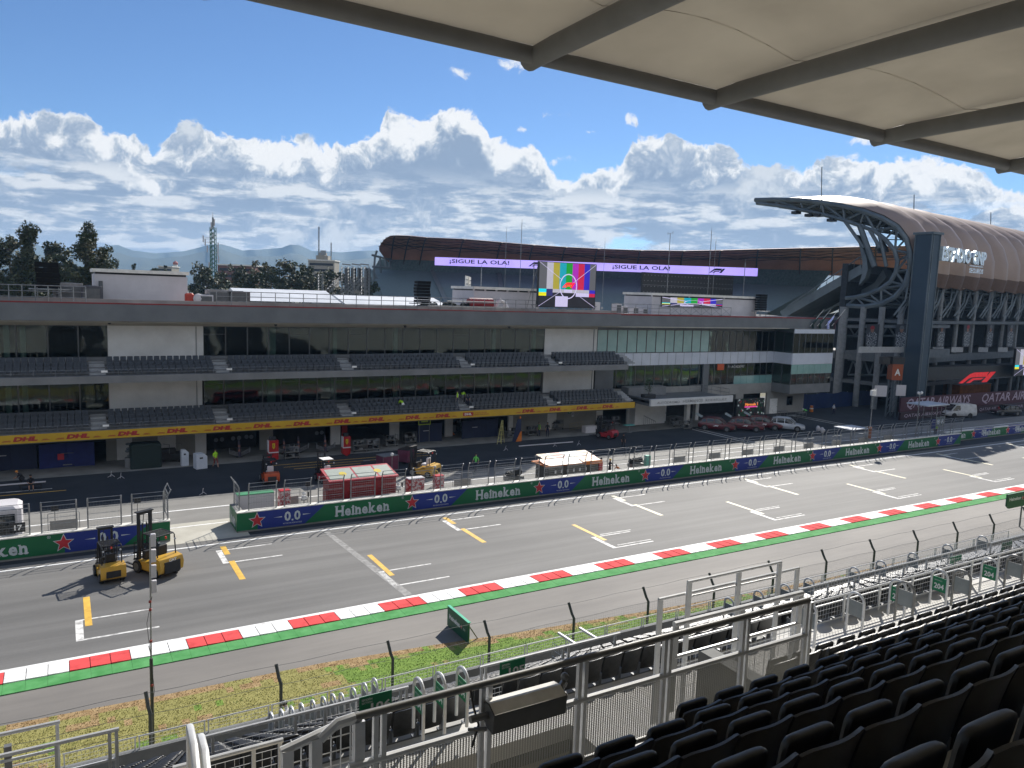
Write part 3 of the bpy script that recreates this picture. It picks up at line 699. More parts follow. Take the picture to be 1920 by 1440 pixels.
bs0=bseat(); cnt=0; rest=MB(); proto=None
lvls=[(3.86,'lower'),(8.66,'upper')]; rowsn=['front','middle','back']
edges=[XL]+ST+[XE+1.9]
blk=['far left','left','second','third','fourth','last']
cands=[]
for z0,ln in lvls:
    for j in range(3):
        for bi in range(7):
            x0=edges[bi]+(.75 if bi else 0); x1=edges[bi+1]-.75
            n=int((x1-x0)/.545)
            for i in range(n):
                x=x0+(i+.5)*(x1-x0)/n; y=YF+.62+.85*j; z=z0+(.02 if j==0 else .32*j)
                q=pr((x,y,z+.5))
                if q and -8<q[0]<1930: cands.append((q[2],x,y,z,ln,j,bi))
                elif bi>0: pass
cands.sort(key=lambda c:c[0])
b=MB(); b.fr((-.24,.10,.38),(.48,0,0),(0,.03,0),(0,.10,.46)); b.fr((-.21,-.02,.30),(.42,0,0),(0,.06,0),(0,.08,.40)); b.path([(-.13,-.03,.62),(-.13,-.035,.48),(-.06,-.04,.40),(.06,-.04,.40),(.13,-.035,.48),(.13,-.03,.62)],.016,4,1,cap=False); b.box(-.25,-.215,0,.2,0,.45); b.box(.215,.25,0,.2,0,.45)  # same seat in one mesh, its highlight again a pale U tube
for i,(d,x,y,z,ln,j,bi) in enumerate(cands):
    if i<300:
        lab='blue-grey folding seat in the %s row of the %s balcony, %s block from the left'%(rowsn[j],ln,['far left','first','second','third','fourth','fifth','sixth'][bi])
        gr='%s balcony seats, %s row, block %d'%(ln,rowsn[j],bi+1)
        if i==0: bs0.location=(x,y,z); tag(bs0,lab,None,gr)
        else: dup(bs0,(x,y,z),0,lab,gr)
    else: rest.merge(b,Matrix.Translation((x,y,z)))
mk(rest,'balcony_chairs',[m_bs1,m_bs2],None,'blue-grey folding seats filling the farther blocks of both balconies','seats',kind='stuff')
# ================================================================ things on the pit building roof
m_ph=mat('penthouse_white',(.52,.50,.52),.8,sc=.5,c2=(.60,.58,.60),detail=7)
def penthouse(px0,px1,pyt,Y,label,D=6,eave=True,slots=0):
    x0,x1=gy(px0,pyt,Y).x,gy(px1,pyt,Y).x; z1=gy(px0,pyt,Y).z; z2=gy(px1,pyt+(px1-px0)*.045,Y).z; z2=z1-.05
    t=thing('roof_plant_room',label,'plant room',((x0+x1)/2,Y,14.86))
    b=MB(); b.box(x0,x1,Y,Y+D,14.86,z1-.5); mk(b,'wall',m_ph,t)
    b=MB(); b.box(x0-.15,x1+.15,Y-.25,Y+D+.2,z1-.32,z1-.0); mk(b,'flat_roof',m_bw,t)
    b=MB(); b.box(x0+.1,x1-.1,Y+.15,Y+D-.2,z1-.5,z1-.32); mk(b,'louvre_strip',m_bk,t)
    if slots:
        b=MB()
        for i in range(slots+1): x=x0+(x1-x0)*i/slots; b.box(x-.12,x+.12,Y-.02,Y+.1,z1-.5,z1-.32)
        mk(b,'louvre_posts',m_ph,t)
    return t,x0,x1,z1
t,x0,x1,z1=penthouse(176,351,503,83,'white plant room with thin flat roof near the left end of the pit roof')
b=MB(); b.box(x0+.35,x0+.7,82.9,83,15.2,16.9); mk(b,'cable_duct',m_frm,t)
t,x0,x1,z1=penthouse(889,1012,537,84,'low white plant room behind the big test-card screen on the pit roof',slots=6)
b=MB(); b.box(x0+2.6,x0+3.6,83.95,84,15.2,16); mk(b,'hatch',m_bs,t)
t,x0,x1,z1=penthouse(1223,1421,549,81.2,'white plant room with a narrow test-card screen on its front, right part of the pit roof',slots=3)
m_scr={}
def scol(n,c,e=.55):
    if n not in m_scr: m_scr[n]=mat('screen_'+n,c,.4,emi=e,var=.03)
    return m_scr[n]
SC_=[scol('grey',(.09,.09,.10)),scol('lgrey',(.42,.40,.46)),scol('gold',(.36,.30,.03)),scol('cyan',(.0,.30,.38)),scol('green',(.0,.28,.02)),scol('magenta',(.35,.01,.38)),scol('red',(.50,.005,.05)),scol('blue',(.02,.01,.40)),scol('dark',(.008,.008,.014)),scol('lilac',(.55,.50,.72)),scol('navy',(.02,.02,.12)),scol('ltcyan',(.0,.65,.75)),scol('yellow',(.75,.68,.0)),scol('logo',(.80,.01,.02),.9)]
def testcard(p,o,W_,H_,xd=(1,0,0),ud=(0,0,1),logo=True,name='test_card'):
    o,xd,ud=V(o),V(xd),V(ud); n=xd.cross(ud).normalized(); b=MB()
    def q(x0,x1,y0,y1,m,d=.0): b.add([o+xd*x0*W_+ud*y0*H_+n*d,o+xd*x1*W_+ud*y0*H_+n*d,o+xd*x1*W_+ud*y1*H_+n*d,o+xd*x0*W_+ud*y1*H_+n*d],[(0,1,2,3)],m)
    xs=[0,.13,.24,.35,.465,.575,.68,.79,.89,1]; ms=[0,1,2,3,4,5,6,7,0]
    for i in range(9): q(xs[i],xs[i+1],.40,1,ms[i])
    q(0,.13,.32,.40,11); q(0,.13,.24,.32,12); q(.13,.24,.24,.40,10); q(.24,.89,.32,.40,1); q(.24,.65,.24,.32,8); q(.65,.89,.24,.32,9); q(.89,1,.32,.40,7); q(.89,1,.24,.32,6)
    q(0,1,0,.24,8); q(.29,.51,.0,.24,9,.012)
    w=.006*W_
    for a,c in (((0,1),(.40,.61)),((1,1),(.6,.56)),((0,0),(.38,.35)),((1,0),(.66,.30))):
        p0=o+xd*a[0]*W_+ud*a[1]*H_+n*.01; p1=o+xd*c[0]*W_+ud*c[1]*H_+n*.01; s=(p1-p0).cross(n).normalized()*w/2
        b.add([p0-s,p1-s,p1+s,p0+s],[(0,1,2,3)],9)
    cx,cy=.51,.47; k=28; r1,r2=(.155,.29),(.14,.265)
    for i in range(k):
        a,c=2*PI*i/k,2*PI*(i+1)/k
        b.add([o+xd*(cx+r[0]*math.cos(t_))*W_+ud*(cy+r[1]*math.sin(t_))*H_+n*.014 for r,t_ in ((r1,a),(r1,c),(r2,c),(r2,a))],[(0,1,2,3)],9)
    if logo:
        f1logo(b,o+xd*.40*W_+ud*.44*H_+n*.018,xd,ud,.22*W_,.12*H_,13)
        q(.44,.58,.33,.40,9,.016)
    mk(b,name,SC_,p)
def f1logo(b,o,xd,ud,w,h,m):
    """slanted two-piece racing logo from its lower left corner"""
    o,xd,ud=V(o),V(xd),V(ud)
    P=lambda x,y:o+xd*x*w+ud*y*h
    def q(*ps): b.add([P(*p) for p in ps],[tuple(range(len(ps)))],m)
    # upper sweep
    q((0,0),(.13,0),(.27,.42),(.19,.55)); q((.19,.55),(.27,.42),(.36,.53),(.30,.80)); q((.30,.80),(.36,.53),(.78,.53),(.80,.80),); q((.19,.55),(.30,.80),(.42,1),(.30,.86)); q((.30,.80),(.80,.80),(.84,1),(.42,1))
    # lower bar of the first figure
    q((.20,0),(.33,0),(.42,.25),(.38,.44)); q((.38,.44),(.42,.25),(.62,.25),(.70,.44))
    # second figure
    q((.64,0),(.80,0),(1.04,1),(.88,1))
    return b
w=x1-x0; 
sx0,sx1=gy(1241,570,81.0).x,gy(1354,575,81.0).x; sz0,sz1=gy(1241,574,81.0).z,gy(1241,557,81.0).z
b=MB(); b.box(sx0-.05,sx1+.05,81.0,81.18,sz0-.05,sz1+.05); mk(b,'screen_case',m_bk,t); testcard(t,(sx0,80.99,sz0),sx1-sx0,sz1-sz0,logo=False)
# big screen
Y=79.6; a=gy(1009,574,Y); c=gy(1118,498,Y); d=gy(1009,490,Y)
t=thing('video_screen','large video screen showing a colour test card, standing on the pit roof','screen',((a.x+c.x)/2,Y,14.86))
b=MB(); b.box(a.x-.1,c.x+.1,Y+.02,Y+.35,a.z-.1,d.z+.05); mk(b,'screen_case',m_bk,t)
testcard(t,(a.x,Y-.0,a.z),c.x-a.x,d.z-.02-a.z)
b=MB(); 
for yy in (Y+.1,Y+1.3):
    b.tube((a.x-.2,yy,15.0),(c.x+.4,yy,15.0),.05,5); b.tube((a.x-.2,yy,15.75),(c.x+.4,yy,15.75),.05,5)
    n=12
    for i in range(n): x=a.x-.2+(c.x-a.x+.6)*i/n; x2=a.x-.2+(c.x-a.x+.6)*(i+1)/n; b.tube((x,yy,15.0 if i%2 else 15.75),(x2,yy,15.75 if i%2 else 15.0),.03,4)
for x in (a.x,c.x): b.tube((x,Y+1.3,14.9),(x,Y+1.3,d.z),.06,5); b.tube((x,Y+2.8,14.9),(x,Y+.4,d.z-.5),.04,5)
mk(b,'support_truss',m_gal,t)
b=MB(); 
for i in range(5): b.box(c.x+.1+.0*i,c.x+1.1,Y-.1,Y+.8,14.9+.2*i,15.06+.2*i) if i==0 else None
b.box(c.x+.2,c.x+1.0,Y+.1,Y+.8,15.06,16.3); mk(b,'control_cabinet',m_ph,t)
# back of another screen
Y=96.5; a=gy(1203,562,Y); c=gy(1376,515,Y); d=gy(1207,510,Y)
t=thing('screen_back','dark back of a large outdoor screen studded with bolts, behind the pit roof','screen',((a.x+c.x)/2,Y,0))
b=MB(); b.box(a.x,c.x,Y,Y+.4,a.z-.5,d.z); mk(b,'panel',m_bk,t)
b=MB(); nx,nz=28,5
for i in range(nx):
    for j in range(nz): 
        x=a.x+(c.x-a.x)*(i+.5)/nx; z=a.z+(d.z-a.z)*(j+.5)/nz; b.box(x-.05,x+.05,Y-.04,Y-.001,z-.06,z+.06)
o=mk(b,'bolts',m_gal,t)
b=MB()
for z in (a.z+1.2,a.z+2.4): b.box(a.x,c.x,Y-.06,Y-.045,z,z+.04)
for x in (a.x+2,c.x-2): b.tube((x,Y+.8,0),(x,Y+.8,d.z),.2,6)
mk(b,'support_frame',m_gal,t)
# loudspeaker stacks
def spk(px,pyt,pyb,w,label,Y=79.8,n=7):
    p=gy(px,pyb,Y); q=gy(px,pyt,Y); t=thing('speaker_stack',label,'loudspeaker',(p.x,Y,14.86)); W_=w/1227*gdep(p)
    b=MB(); h=(q.z-p.z)/n
    for i in range(n): 
        s=.05*math.sin(i*1.3); b.add([(p.x-W_/2+s,Y,p.z+h*i+.02),(p.x+W_/2+s,Y,p.z+h*i+.02),(p.x+W_/2+s,Y+.9,p.z+h*i+.06),(p.x-W_/2+s,Y+.9,p.z+h*i+.06),(p.x-W_/2+s,Y-.08,p.z+h*(i+1)),(p.x+W_/2+s,Y-.08,p.z+h*(i+1)),(p.x+W_/2+s,Y+.9,p.z+h*(i+1)-.02),(p.x-W_/2+s,Y+.9,p.z+h*(i+1)-.02)],[(0,3,2,1),(4,5,6,7),(0,1,5,4),(1,2,6,5),(2,3,7,6),(3,0,4,7)])
    mk(b,'cabinets',mat('speaker_black',(.004,.004,.005),.7,spec=.2),t)
    b=MB()
    for sx in (-1,1):
        for sy in (0,.9): b.tube((p.x+sx*W_*.45,Y+sy,14.86),(p.x+sx*W_*.45,Y+sy,p.z+.1),.04,5)
    b.box(p.x-W_*.8,p.x+W_*.9,Y-.2,Y+1.1,p.z-.12,p.z-.02); b.tube((p.x-W_*.8,Y,14.9),(p.x+W_,Y,p.z),.03,4); mk(b,'scaffold_base',m_gal,t)
    return t
def gdep(p): return (V(p)-POS).dot(F_)
spk(90,492,541,33,'wide black loudspeaker stack at the left end of the pit roof',n=5)
spk(794,527,568,23,'black loudspeaker stack in front of the white tent on the pit roof')
spk(1430,552,583,16,'black loudspeaker stack at the right end of the pit roof beside the white plant room')
# roof railings (each run a thing)
def railing(name,label,pts,h=1.1,r=.03,n=None,mid=(.55,),m=None,grp=None,cat='railing',post=1.8,rp=None):
    t=thing(name,label,cat,pts[0]); rp=rp or r
    for k,(p,q) in enumerate(zip(pts,pts[1:])):
        p,q=V(p),V(q); b=MB(); u=V((0,0,1)); nn=n or max(1,round((q-p).length/post))
        b.tube(p+u*h,q+u*h,r,6)
        for f in mid: b.tube(p+u*f*h/1.1,q+u*f*h/1.1,r*.8,5)
        mk(b,'rail',m or m_gal,t,smooth=True)
        b=MB()
        for i in range(nn+1 if k==len(pts)-2 else nn): a=p+(q-p)*i/nn; b.tube(a-u*.02,a+u*h,rp,5)
        mk(b,'posts',m or m_gal,t,smooth=True)
    if grp: t['group']=grp
    return t
Yr=78.3
railing('roof_railing','silver three-bar railing along the left end of the pit roof edge',[(gy(-60,560,Yr).x,Yr,15.0),(gy(161,560,Yr).x,Yr,15.0)],1.35,.045,n=9,mid=(.3,.7))
railing('roof_railing','silver railing along the pit roof edge from the air handling units to the big screen',[(gy(406,570,Yr).x,Yr,15.0),(gy(1004,585,Yr).x,Yr,15.0)],1.3,.04,n=26,mid=(.3,.7))
railing('roof_railing','silver railing on the pit roof edge between the big screen and the right plant room',[(gy(1146,590,Yr).x,Yr,14.9),(gy(1256,595,Yr).x,Yr,14.9)],1.3,.04,n=5,mid=(.3,.7))
t=thing('roof_barrier','low cross-braced metal barrier in front of the right plant room','railing',(gy(1300,595,79).x,79,14.9)); b=MB()
xa,xb=gy(1256,590,79).x,gy(1370,594,79).x
for i in range(6):
    x=xa+(xb-xa)*i/6; x2=xa+(xb-xa)*(i+1)/6; b.tube((x,79,14.9),(x,79,16.1),.035,4); b.tube((x,79,14.95),(x2,79,16.1),.025,4); b.tube((x,79,16.1),(x2,79,14.95),.025,4)
b.tube((xb,79,14.9),(xb,79,16.1),.035,4)
for z in (14.95,16.1): b.tube((xa,79,z),(xb,79,z),.035,4)
mk(b,'braced_frame',m_gal,t)
# rooftop machinery
def unit(px,py,w,h,d,label,Y=80.5,m=None,name='air_handling_unit',cat='air conditioner',fan=True):
    p=gy(px,py,Y); t=thing(name,label,cat,(p.x,Y,14.86)); b=MB(); b.rbox(p.x-w/2,p.x+w/2,Y,Y+d,14.9,14.9+h,.03); mk(b,'casing',m or m_ph,t)
    b=MB(); b.box(p.x-w*.4,p.x+w*.4,Y-.03,Y-.002,15.0,14.9+h*.85)
    if fan: b.tube((p.x,Y+d/2,14.9+h),(p.x,Y+d/2,14.95+h),min(w,d)*.35,10)
    mk(b,'grille',m_frm,t); return t
G1='air handling units on the pit roof'
m_g2=mat('unit_grey',(.20,.19,.19),.6,c2=(.28,.27,.27))
unit(128,560,2.4,1.7,2,'grey machine cabinet beside the left loudspeaker stack on the pit roof',81,m_g2)
unit(172,560,1.7,1.5,1.6,'dark grey cabinet against the left white plant room',80.6,mat('cab_dark',(.06,.06,.075),.6))
unit(387,562,1.3,1.0,1.4,'pale small cabinet with loose cables right of the left plant room',80.2)
unit(412,562,2.2,1.5,1.8,'tall grey air handling unit on the pit roof, left of a pair',80.6,m_g2)
unit(448,562,2.2,1.4,1.8,'dark-fronted air handling unit on the pit roof, right of a pair',80.6,mat('cab_brown',(.10,.09,.09),.6))
unit(1160,590,.9,1.3,1,'white rooftop condenser right of the big screen, leftmost of four',80.2); 
for i,px in enumerate((1172,1192,1210)): unit(px,592,.9,.95-.1*i,.9,'small white rooftop condenser, number %s after the leftmost one'%['one','two','three'][i],80.4,grpn:=None) if False else unit(px,592,.9,.95-.1*i,.9,'small white rooftop condenser %s'%['next to the tall one right of the big screen','in the middle of the row right of the big screen','at the right end of the row, near the plant room'][i],80.4)
t=thing('red_bag','red fabric bundle beside the left white plant room','bundle',(gy(357,555,80.5).x,80.5,14.9)); p=gy(357,555,80.5)
b=MB(); b.rbox(p.x-.45,p.x+.35,80.5,81.2,14.9,16.0,.12); mk(b,'cover',mat('bag_red',(.45,.05,.03),.6),t); b=MB(); b.ball((p.x+.7,80.4,15.5),(.5,.3,.5),9,6); mk(b,'cable_coil',m_ph,t)
p=gy(880,577,80); t=thing('roof_tarpaulin','heap of dark netting and steel bars lying on the pit roof','pile',(p.x,80,14.86))
b=MB(); 
for i in range(16): x=p.x-6+i*.62; b.ball((x,80.6+.3*math.sin(i),15.0),(.55,.5,.45+.5*abs(math.sin(i*.8))),7,5)
mk(b,'netting',mat('netting',(.012,.018,.018),.95,bump=.5),t)
b=MB(); b.box(p.x-5.5,p.x+4.8,79.3,79.5,15.25,15.4); b.box(p.x-3,p.x+3.5,79.6,79.8,15.9,16.0); mk(b,'bars',m_bw,t)
p=gy(915,572,80.4); t=thing('red_roll','large red plastic roll lying on the pit roof','roll',(p.x,80.4,14.9)); b=MB(); b.tube((p.x-2.6,80.4,15.75),(p.x+.5,80.4,15.75),.62,14); mk(b,'roll',mat('roll_red',(.28,.015,.02),.5),t); b=MB(); b.path([(p.x+.9,80.4,15.1),(p.x+1.5,80.2,16.2),(p.x+2.3,80.5,15.9),(p.x+2.6,80.3,15.1)],.28,7); mk(b,'clear_wrap',m_ph,t)
# white tent behind the roof
m_tent=mat('tent_white',(.42,.45,.50),.7,sc=.3,c2=(.56,.59,.64))
def tent(px0,px1,label,ridge,eave,y0=96.5,y1=110,blue=False):
    x0,x1=gy(px0,560,y0).x,gy(px1,560,y0).x; t=thing('marquee',label,'tent',((x0+x1)/2,y0,0)); b=MB(); n=int((x1-x0)/5)
    for i in range(n):
        a,c=x0+(x1-x0)*i/n,x0+(x1-x0)*(i+1)/n; ym=(y0+y1)/2
        b.add([(a,y0,eave),(c,y0,eave),(c,ym,ridge),(a,ym,ridge),(a,y1,eave),(c,y1,eave)],[(0,1,2,3),(3,2,5,4)],1 if blue and i in blue else 0)
    b.add([(x0,y0,0),(x0,y0,eave),(x0,ym,ridge),(x0,y1,eave),(x0,y1,0)],[(4,3,2,1,0)]); b.add([(x1,y0,0),(x1,y0,eave),(x1,ym,ridge),(x1,y1,eave),(x1,y1,0)],[(0,1,2,3,4)])
    mk(b,'canvas',[m_tent,mat('tent_blue',(.16,.22,.38),.6,c2=(.22,.28,.45))],t)
    b=MB()
    for i in range(n+1): a=x0+(x1-x0)*i/n; b.tube((a,y0-.1,0),(a,y0-.1,eave+.02),.08,5)
    mk(b,'tent_poles',m_gal,t)
tent(452,640,'long white marquee roof seen over the left middle of the pit roof',16.5,15.05,blue=(5,))
tent(655,850,'white marquee roof seen over the pit roof around the middle loudspeaker stack',16.0,14.6)
# antenna poles
GA='thin antenna masts behind the pit roof'
for px,pyt,Y,r,lab in ((903,497,90,.06,'thin silver mast left of the big test-card screen'),(979,410,92,.04,'tall hairline mast just left of the big screen'),(1335,425,93,.05,'tallest thin mast above the right plant room'),(1343,445,93.5,.035,'thin mast close beside the tallest one above the right plant room'),(1398,485,93,.06,'silver mast between the screen back and the stadium roof tip'),(950,425,100,.03,'very thin mast standing over the far stadium roof'),(1135,445,100,.03,'thin whip mast right of the big screen')):
    p=gy(px,pyt,Y); b=MB(); b.tube((p.x,Y,14 if Y<96 else 0),(p.x,Y,p.z-.6),r,5); b.tube((p.x,Y,p.z-.6),(p.x,Y,p.z),r*.5,4); b.box(p.x-.2,p.x+.2,Y-.03,Y+.03,15.0,15.3); mk(b,'antenna_mast',m_gal,None,lab,'antenna',smooth=True)
p=gy(1257,437,93); t=thing('weather_mast','weather mast with a crossbar and wind cups over the far stadium roof','antenna',(p.x,93,14)); b=MB(); b.tube((p.x,93,14),(p.x,93,p.z),.05,5); mk(b,'pole',m_gal,t); b=MB(); b.tube((p.x-.5,93,p.z-.15),(p.x+.55,93,p.z+.1),.03,4); 
b.tube((p.x-.5,93,p.z-.3),(p.x-.5,93,p.z+.1),.04,4); b.tube((p.x+.55,93,p.z-.1),(p.x+.55,93,p.z+.35),.03,4); mk(b,'sensor_crossbar',m_gal,t)
for px,pyt,w in ((876,516,.5),(882,518,.35)):
    p=gy(px,pyt,88); b=MB(); 
    for i in range(8): b.box(p.x-w/2*.6,p.x+w/2*.6,88,88.3,14.9+i*(p.z-14.9)/8,14.9+(i+.8)*(p.z-14.9)/8)
    b.tube((p.x,88.4,14.8),(p.x,88.4,p.z),.05,4); mk(b,'aerial_array',m_bw,None,'stacked white aerial panels on a pole behind the roof netting' if w>.4 else 'slimmer stack of aerial panels just right of its twin','antenna')
# flags on the right end
for i,(px,c,lab) in enumerate(((1545,(.008,.018,.016),'furled black flag with white patches on a slanted pole, leftmost at the roof end'),(1558,(.006,.02,.014),'furled dark green flag on a slanted pole at the roof end'),(1573,(.30,.33,.55),'pale lilac flag hanging from a slanted pole at the roof end'),(1585,(.03,.012,.02),'dark maroon flag on the rightmost slanted pole at the roof end'))):
    p=gy(px,580,77.5); t=thing('flag',lab,'flag',(p.x-2,77.8,14)); q=V((p.x-2.6,77.7,p.z-2.6)); b=MB(); b.tube(q,p,.035,5); mk(b,'flag_pole',m_bw,t)
    b=MB(); d=(p-q).normalized()
    ps=[q+d*(.3+.35*k)+V((.05*math.sin(k*2),-.03,-.12-.05*(k%2))) for k in range(7)]; b.path(ps,[.05,.16,.2,.17,.14,.1,.05],7)
    b.path([ps[1],ps[1]+V((.1,0,-.5)),ps[1]+V((-.05,0,-1.1)),ps[1]+V((0,0,-1.5))],[.15,.2,.14,.05],7); mk(b,'cloth',mat('flag_cloth_%d'%i,c,.8,c2=tuple(x*2.5 for x in c),sc=5),t)
# ================================================================ stadium beyond
m_brn=mat('shell_brown',(.38,.17,.11),.7,sc=.15,c2=(.50,.235,.155),detail=6)
m_steel=mat('stadium_steel',(.085,.11,.13),.55,.2,sc=.3,c2=(.15,.18,.20))
m_bank=mat('bank_blue',(.19,.26,.29),.8,sc=.2,c2=(.23,.30,.33))
ft=thing('stadium_stand','far curved stadium stand with brown shell roof, blue-grey seating bank and a lilac ribbon screen','stadium stand',gd(1150,560,235)-V((0,0,16)))
TOPP=[(741,443),(770,444),(800,447),(870,450),(940,456),(1000,461),(1060,465),(1120,468),(1200,471),(1280,472),(1350,471),(1420,469),(1500,467),(1560,466),(1640,464),(1760,462)]
def fshell(ps,off=0,name='shell_roof',m=m_brn):
    b=MB(); cols=[]
    for i,(x,y) in enumerate(ps):
        s=(x-741)/(1700-741); xb=x-14*(1-s) if i else 733; yb=496+s*24+off
        # profile from front lip, over and back down
        col=[]
        for k in range(9):
            t=k/8; a=t*PI/2; col.append(gd(x+(xb-x)*t,y+(yb-y)*(1-math.cos(a))**.9,222+26*math.sin(a)))
        cols.append(col)
    first=[gd(741+(706-741)*math.sin(PI/2*k/8)**.8 if k<6 else 706+(k-5)*5,443+(470-443)*(1-math.cos(PI/2*k/6)) if k<=6 else 470+(k-6)*7,222+13*k/8) for k in range(9)]
    cols=[first]+cols
    n=len(cols); vs=[p for c in cols for p in c]; back=[p+F_*1.4+V((0,0,.6)) for p in vs]; fs=[]
    for i in range(n-1):
        for k in range(8): a=i*9+k; fs.append((a,a+1,a+10,a+9)); fs.append(tuple(q+len(vs) for q in (a,a+9,a+10,a+1)))
        a=i*9; fs.append((a,a+9,a+9+len(vs),a+len(vs)))
    b.add(vs+back,fs); mk(b,name,m,ft,smooth=True); return cols
cols=fshell(TOPP)
b=MB()
for c in cols[1:]:
    b.path([p-F_*.8-V((0,0,.3)) for p in c],.22,4)
for i in range(len(cols)-1):
    for k in (0,2,4): b.tube(cols[i][k]-F_*.6,cols[i+1][k]-F_*.6,.18,4)
    for k in range(0,5): b.tube(cols[i][k]-F_*1.0,cols[i+1][k+1]-F_*1.0,.09,3); b.tube(cols[i+1][k]-F_*1.0,cols[i][k+1]-F_*1.0,.09,3)
mk(b,'roof_ribs',mat('rib_dark',(.04,.035,.035),.6,c2=(.06,.055,.055)),ft)
# seating bank
b=MB(); n=26; TL,TR=gd(693,505,246),gd(1530,538,246); BL,BR=gd(735,590,212),gd(1400,610,212)
for i in range(n):
    t0,t1=i/n,(i+1)/n; A=TL.lerp(BL,t0);B=TR.lerp(BR,t0);C=TL.lerp(BL,t1);D=TR.lerp(BR,t1)
    A2=V((C.x,C.y,A.z));B2=V((D.x,D.y,B.z)); A2=V((A.x*.35+C.x*.65,A.y*.35+C.y*.65,A.z)); B2=V((B.x*.35+D.x*.65,B.y*.35+D.y*.65,B.z))
    b.quad(A2,B2,B,A,0); b.quad(C,D,B2,A2,1)
b.add([TL,BL,BL-V((0,0,14)),TL-V((0,0,20))],[(0,1,2,3)],0); b.quad(TR,TL,TL-V((0,0,20)),TR-V((0,0,20)),0)
mk(b,'seating_bank',[m_bank,mat('bank_riser',(.13,.185,.215),.8,c2=(.155,.21,.24))],ft)
b=MB()
for s in (.14,.29,.45,.62,.8): b.beam(TL.lerp(TR,s)-F_*.4+V((0,0,.35)),BL.lerp(BR,s+.03)-F_*.4+V((0,0,.35)),1.3,.3)
mk(b,'bank_aisles',mat('bank_aisle',(.19,.23,.25),.8),ft)
b=MB(); A,B,C,D=gd(712,486,247),gd(1560,508,247),gd(700,508,247),gd(1530,545,247)
b.quad(C,D,B,A); b.quad(A+F_,B+F_,D+F_,C+F_); mk(b,'upper_wall',mat('upper_wall_teal',(.07,.12,.13),.7,sc=1.5,c2=(.12,.18,.19)),ft)
b=MB()
for i in range(70): p=A.lerp(B,i/70)-F_*.2; q=C.lerp(D,i/70)-F_*.2; b.tube(p,q,.09,3)
mk(b,'upper_wall_posts',m_steel,ft)
b=MB()
for (x,y,x2,y2) in ((703,480,700,530),(712,480,714,512),(722,484,724,500),(732,484,730,500),(697,478,735,488),(698,500,735,502),(695,520,697,560),(700,508,725,560),(707,470,703,482)): b.tube(gd(x,y,238),gd(x2,y2,238),.35,5)
mk(b,'end_frame',m_steel,ft)
# ribbon screen
rt=thing('ribbon_screen','lilac ribbon screen reading a cheer twice across the far stadium stand','screen',gd(1118,505,230))
A,B=gd(815,497,229),gd(1420,518,229); H=gd(815,482,229).z-A.z
m_li=mat('ribbon_lilac',(.36,.27,.80),.5,sc=.05,c2=(.46,.37,.92),emi=.80)
b=MB(); xd=(B-A); Lx=xd.length; xd.normalize(); ud=V((0,0,1)); b.fr(A,xd*Lx,V((-xd.y,xd.x,0))*.4,ud*H); mk(b,'ribbon_panel',m_li,rt)
nn=xd.cross(ud)
b=MB(); m_nv=mat('ribbon_text',(.012,.006,.06),.5)
for px,py,tx,w in ((899,491,'¡SIGUE LA OLA!',112),(1202,508,'¡SIGUE LA OLA!',108)):
    p=gd(px,py,229); s=(p-A).dot(xd); b=MB(); text(b,tx,A+xd*s+ud*H*.52+nn*.06,xd,ud,w=w/1440*229,h=H*.62,bold=.02); mk(b,'ribbon_lettering',m_nv,rt)
for s in (.29,.85): b=MB(); f1logo(b,A+xd*Lx*s+ud*H*.25+nn*.06,xd,ud,4.6,H*.55,0); mk(b,'ribbon_logo',m_nv,rt)
pass
# ---- near stadium stand: section plane and length direction
P0=gd(1705,480,122); TIP=gd(1416,376,144); Dn=(TIP-P0); Dn.z=0; Dn.normalize(); Nn=V((-Dn.y,Dn.x,0))
LD=gd(1920,445,168)-gd(1640,390,127); LD.z=0; LD.normalize()
def sp(px,py,l=0):
    v=ray(px,py); P=P0+LD*l; t=(P-POS).dot(Nn)/v.dot(Nn); return POS+v*t
def fp(px,py,off=0):   # outer long face
    n=V((-LD.y,LD.x,0)); P=P0+n*off; v=ray(px,py); t=(P-POS).dot(n)/v.dot(n); return POS+v*t
st=thing('stadium_stand','near stadium stand with brown scalloped shell on curved grey trusses behind the blue pillar','stadium stand',(P0.x,P0.y,0))
OUT=[(1416,375),(1450,374),(1500,375),(1540,379),(1580,386),(1620,396),(1655,409),(1682,425),(1699,447),(1707,475),(1706,505),(1697,535),(1678,557),(1652,570),(1622,575),(1588,573)]
INN=[(1419,381),(1460,386),(1505,394),(1545,403),(1583,413),(1612,423),(1640,433),(1660,449),(1678,470),(1683,490),(1680,510),(1670,528),(1652,541),(1630,551),(1605,557),(1586,559)]
O=[sp(*p) for p in OUT]; I=[sp(*p) for p in INN]
for r in range(8):
    sh=LD*(7.5*r); b=MB(); rr=.42 if r==0 else .3
    b.path([p+sh for p in O],rr,6); b.path([p+sh for p in I],rr*.85,6)
    for i in range(len(O)-1):
        b.tube(O[i]+sh,I[i+1]+sh,rr*.5,4) if i%2 else b.tube(I[i]+sh,O[i+1]+sh,rr*.5,4); 
        if i<6 or r==0: b.tube(I[i]+sh,O[i]+sh,rr*.4,4)
        b.tube(O[i]+sh,I[i]+sh,.12,3)
    mk(b,'curved_truss',m_steel,st,smooth=True)
b=MB()
for i in list(range(0,16,1)):
    b.tube(O[i],O[i]+LD*55,.16,4)
    if i%2==0: b.tube(I[i],I[i]+LD*55,.16,4)
for r in range(7):
    for i in range(0,9,1):
        p,q=O[i]+LD*7.5*r,O[i+1]+LD*7.5*(r+1); b.tube(p,q,.1,3); b.tube(I[i]+LD*7.5*r,O[i+1]+LD*7.5*(r+.5),.1,3)
mk(b,'purlins',m_steel,st)
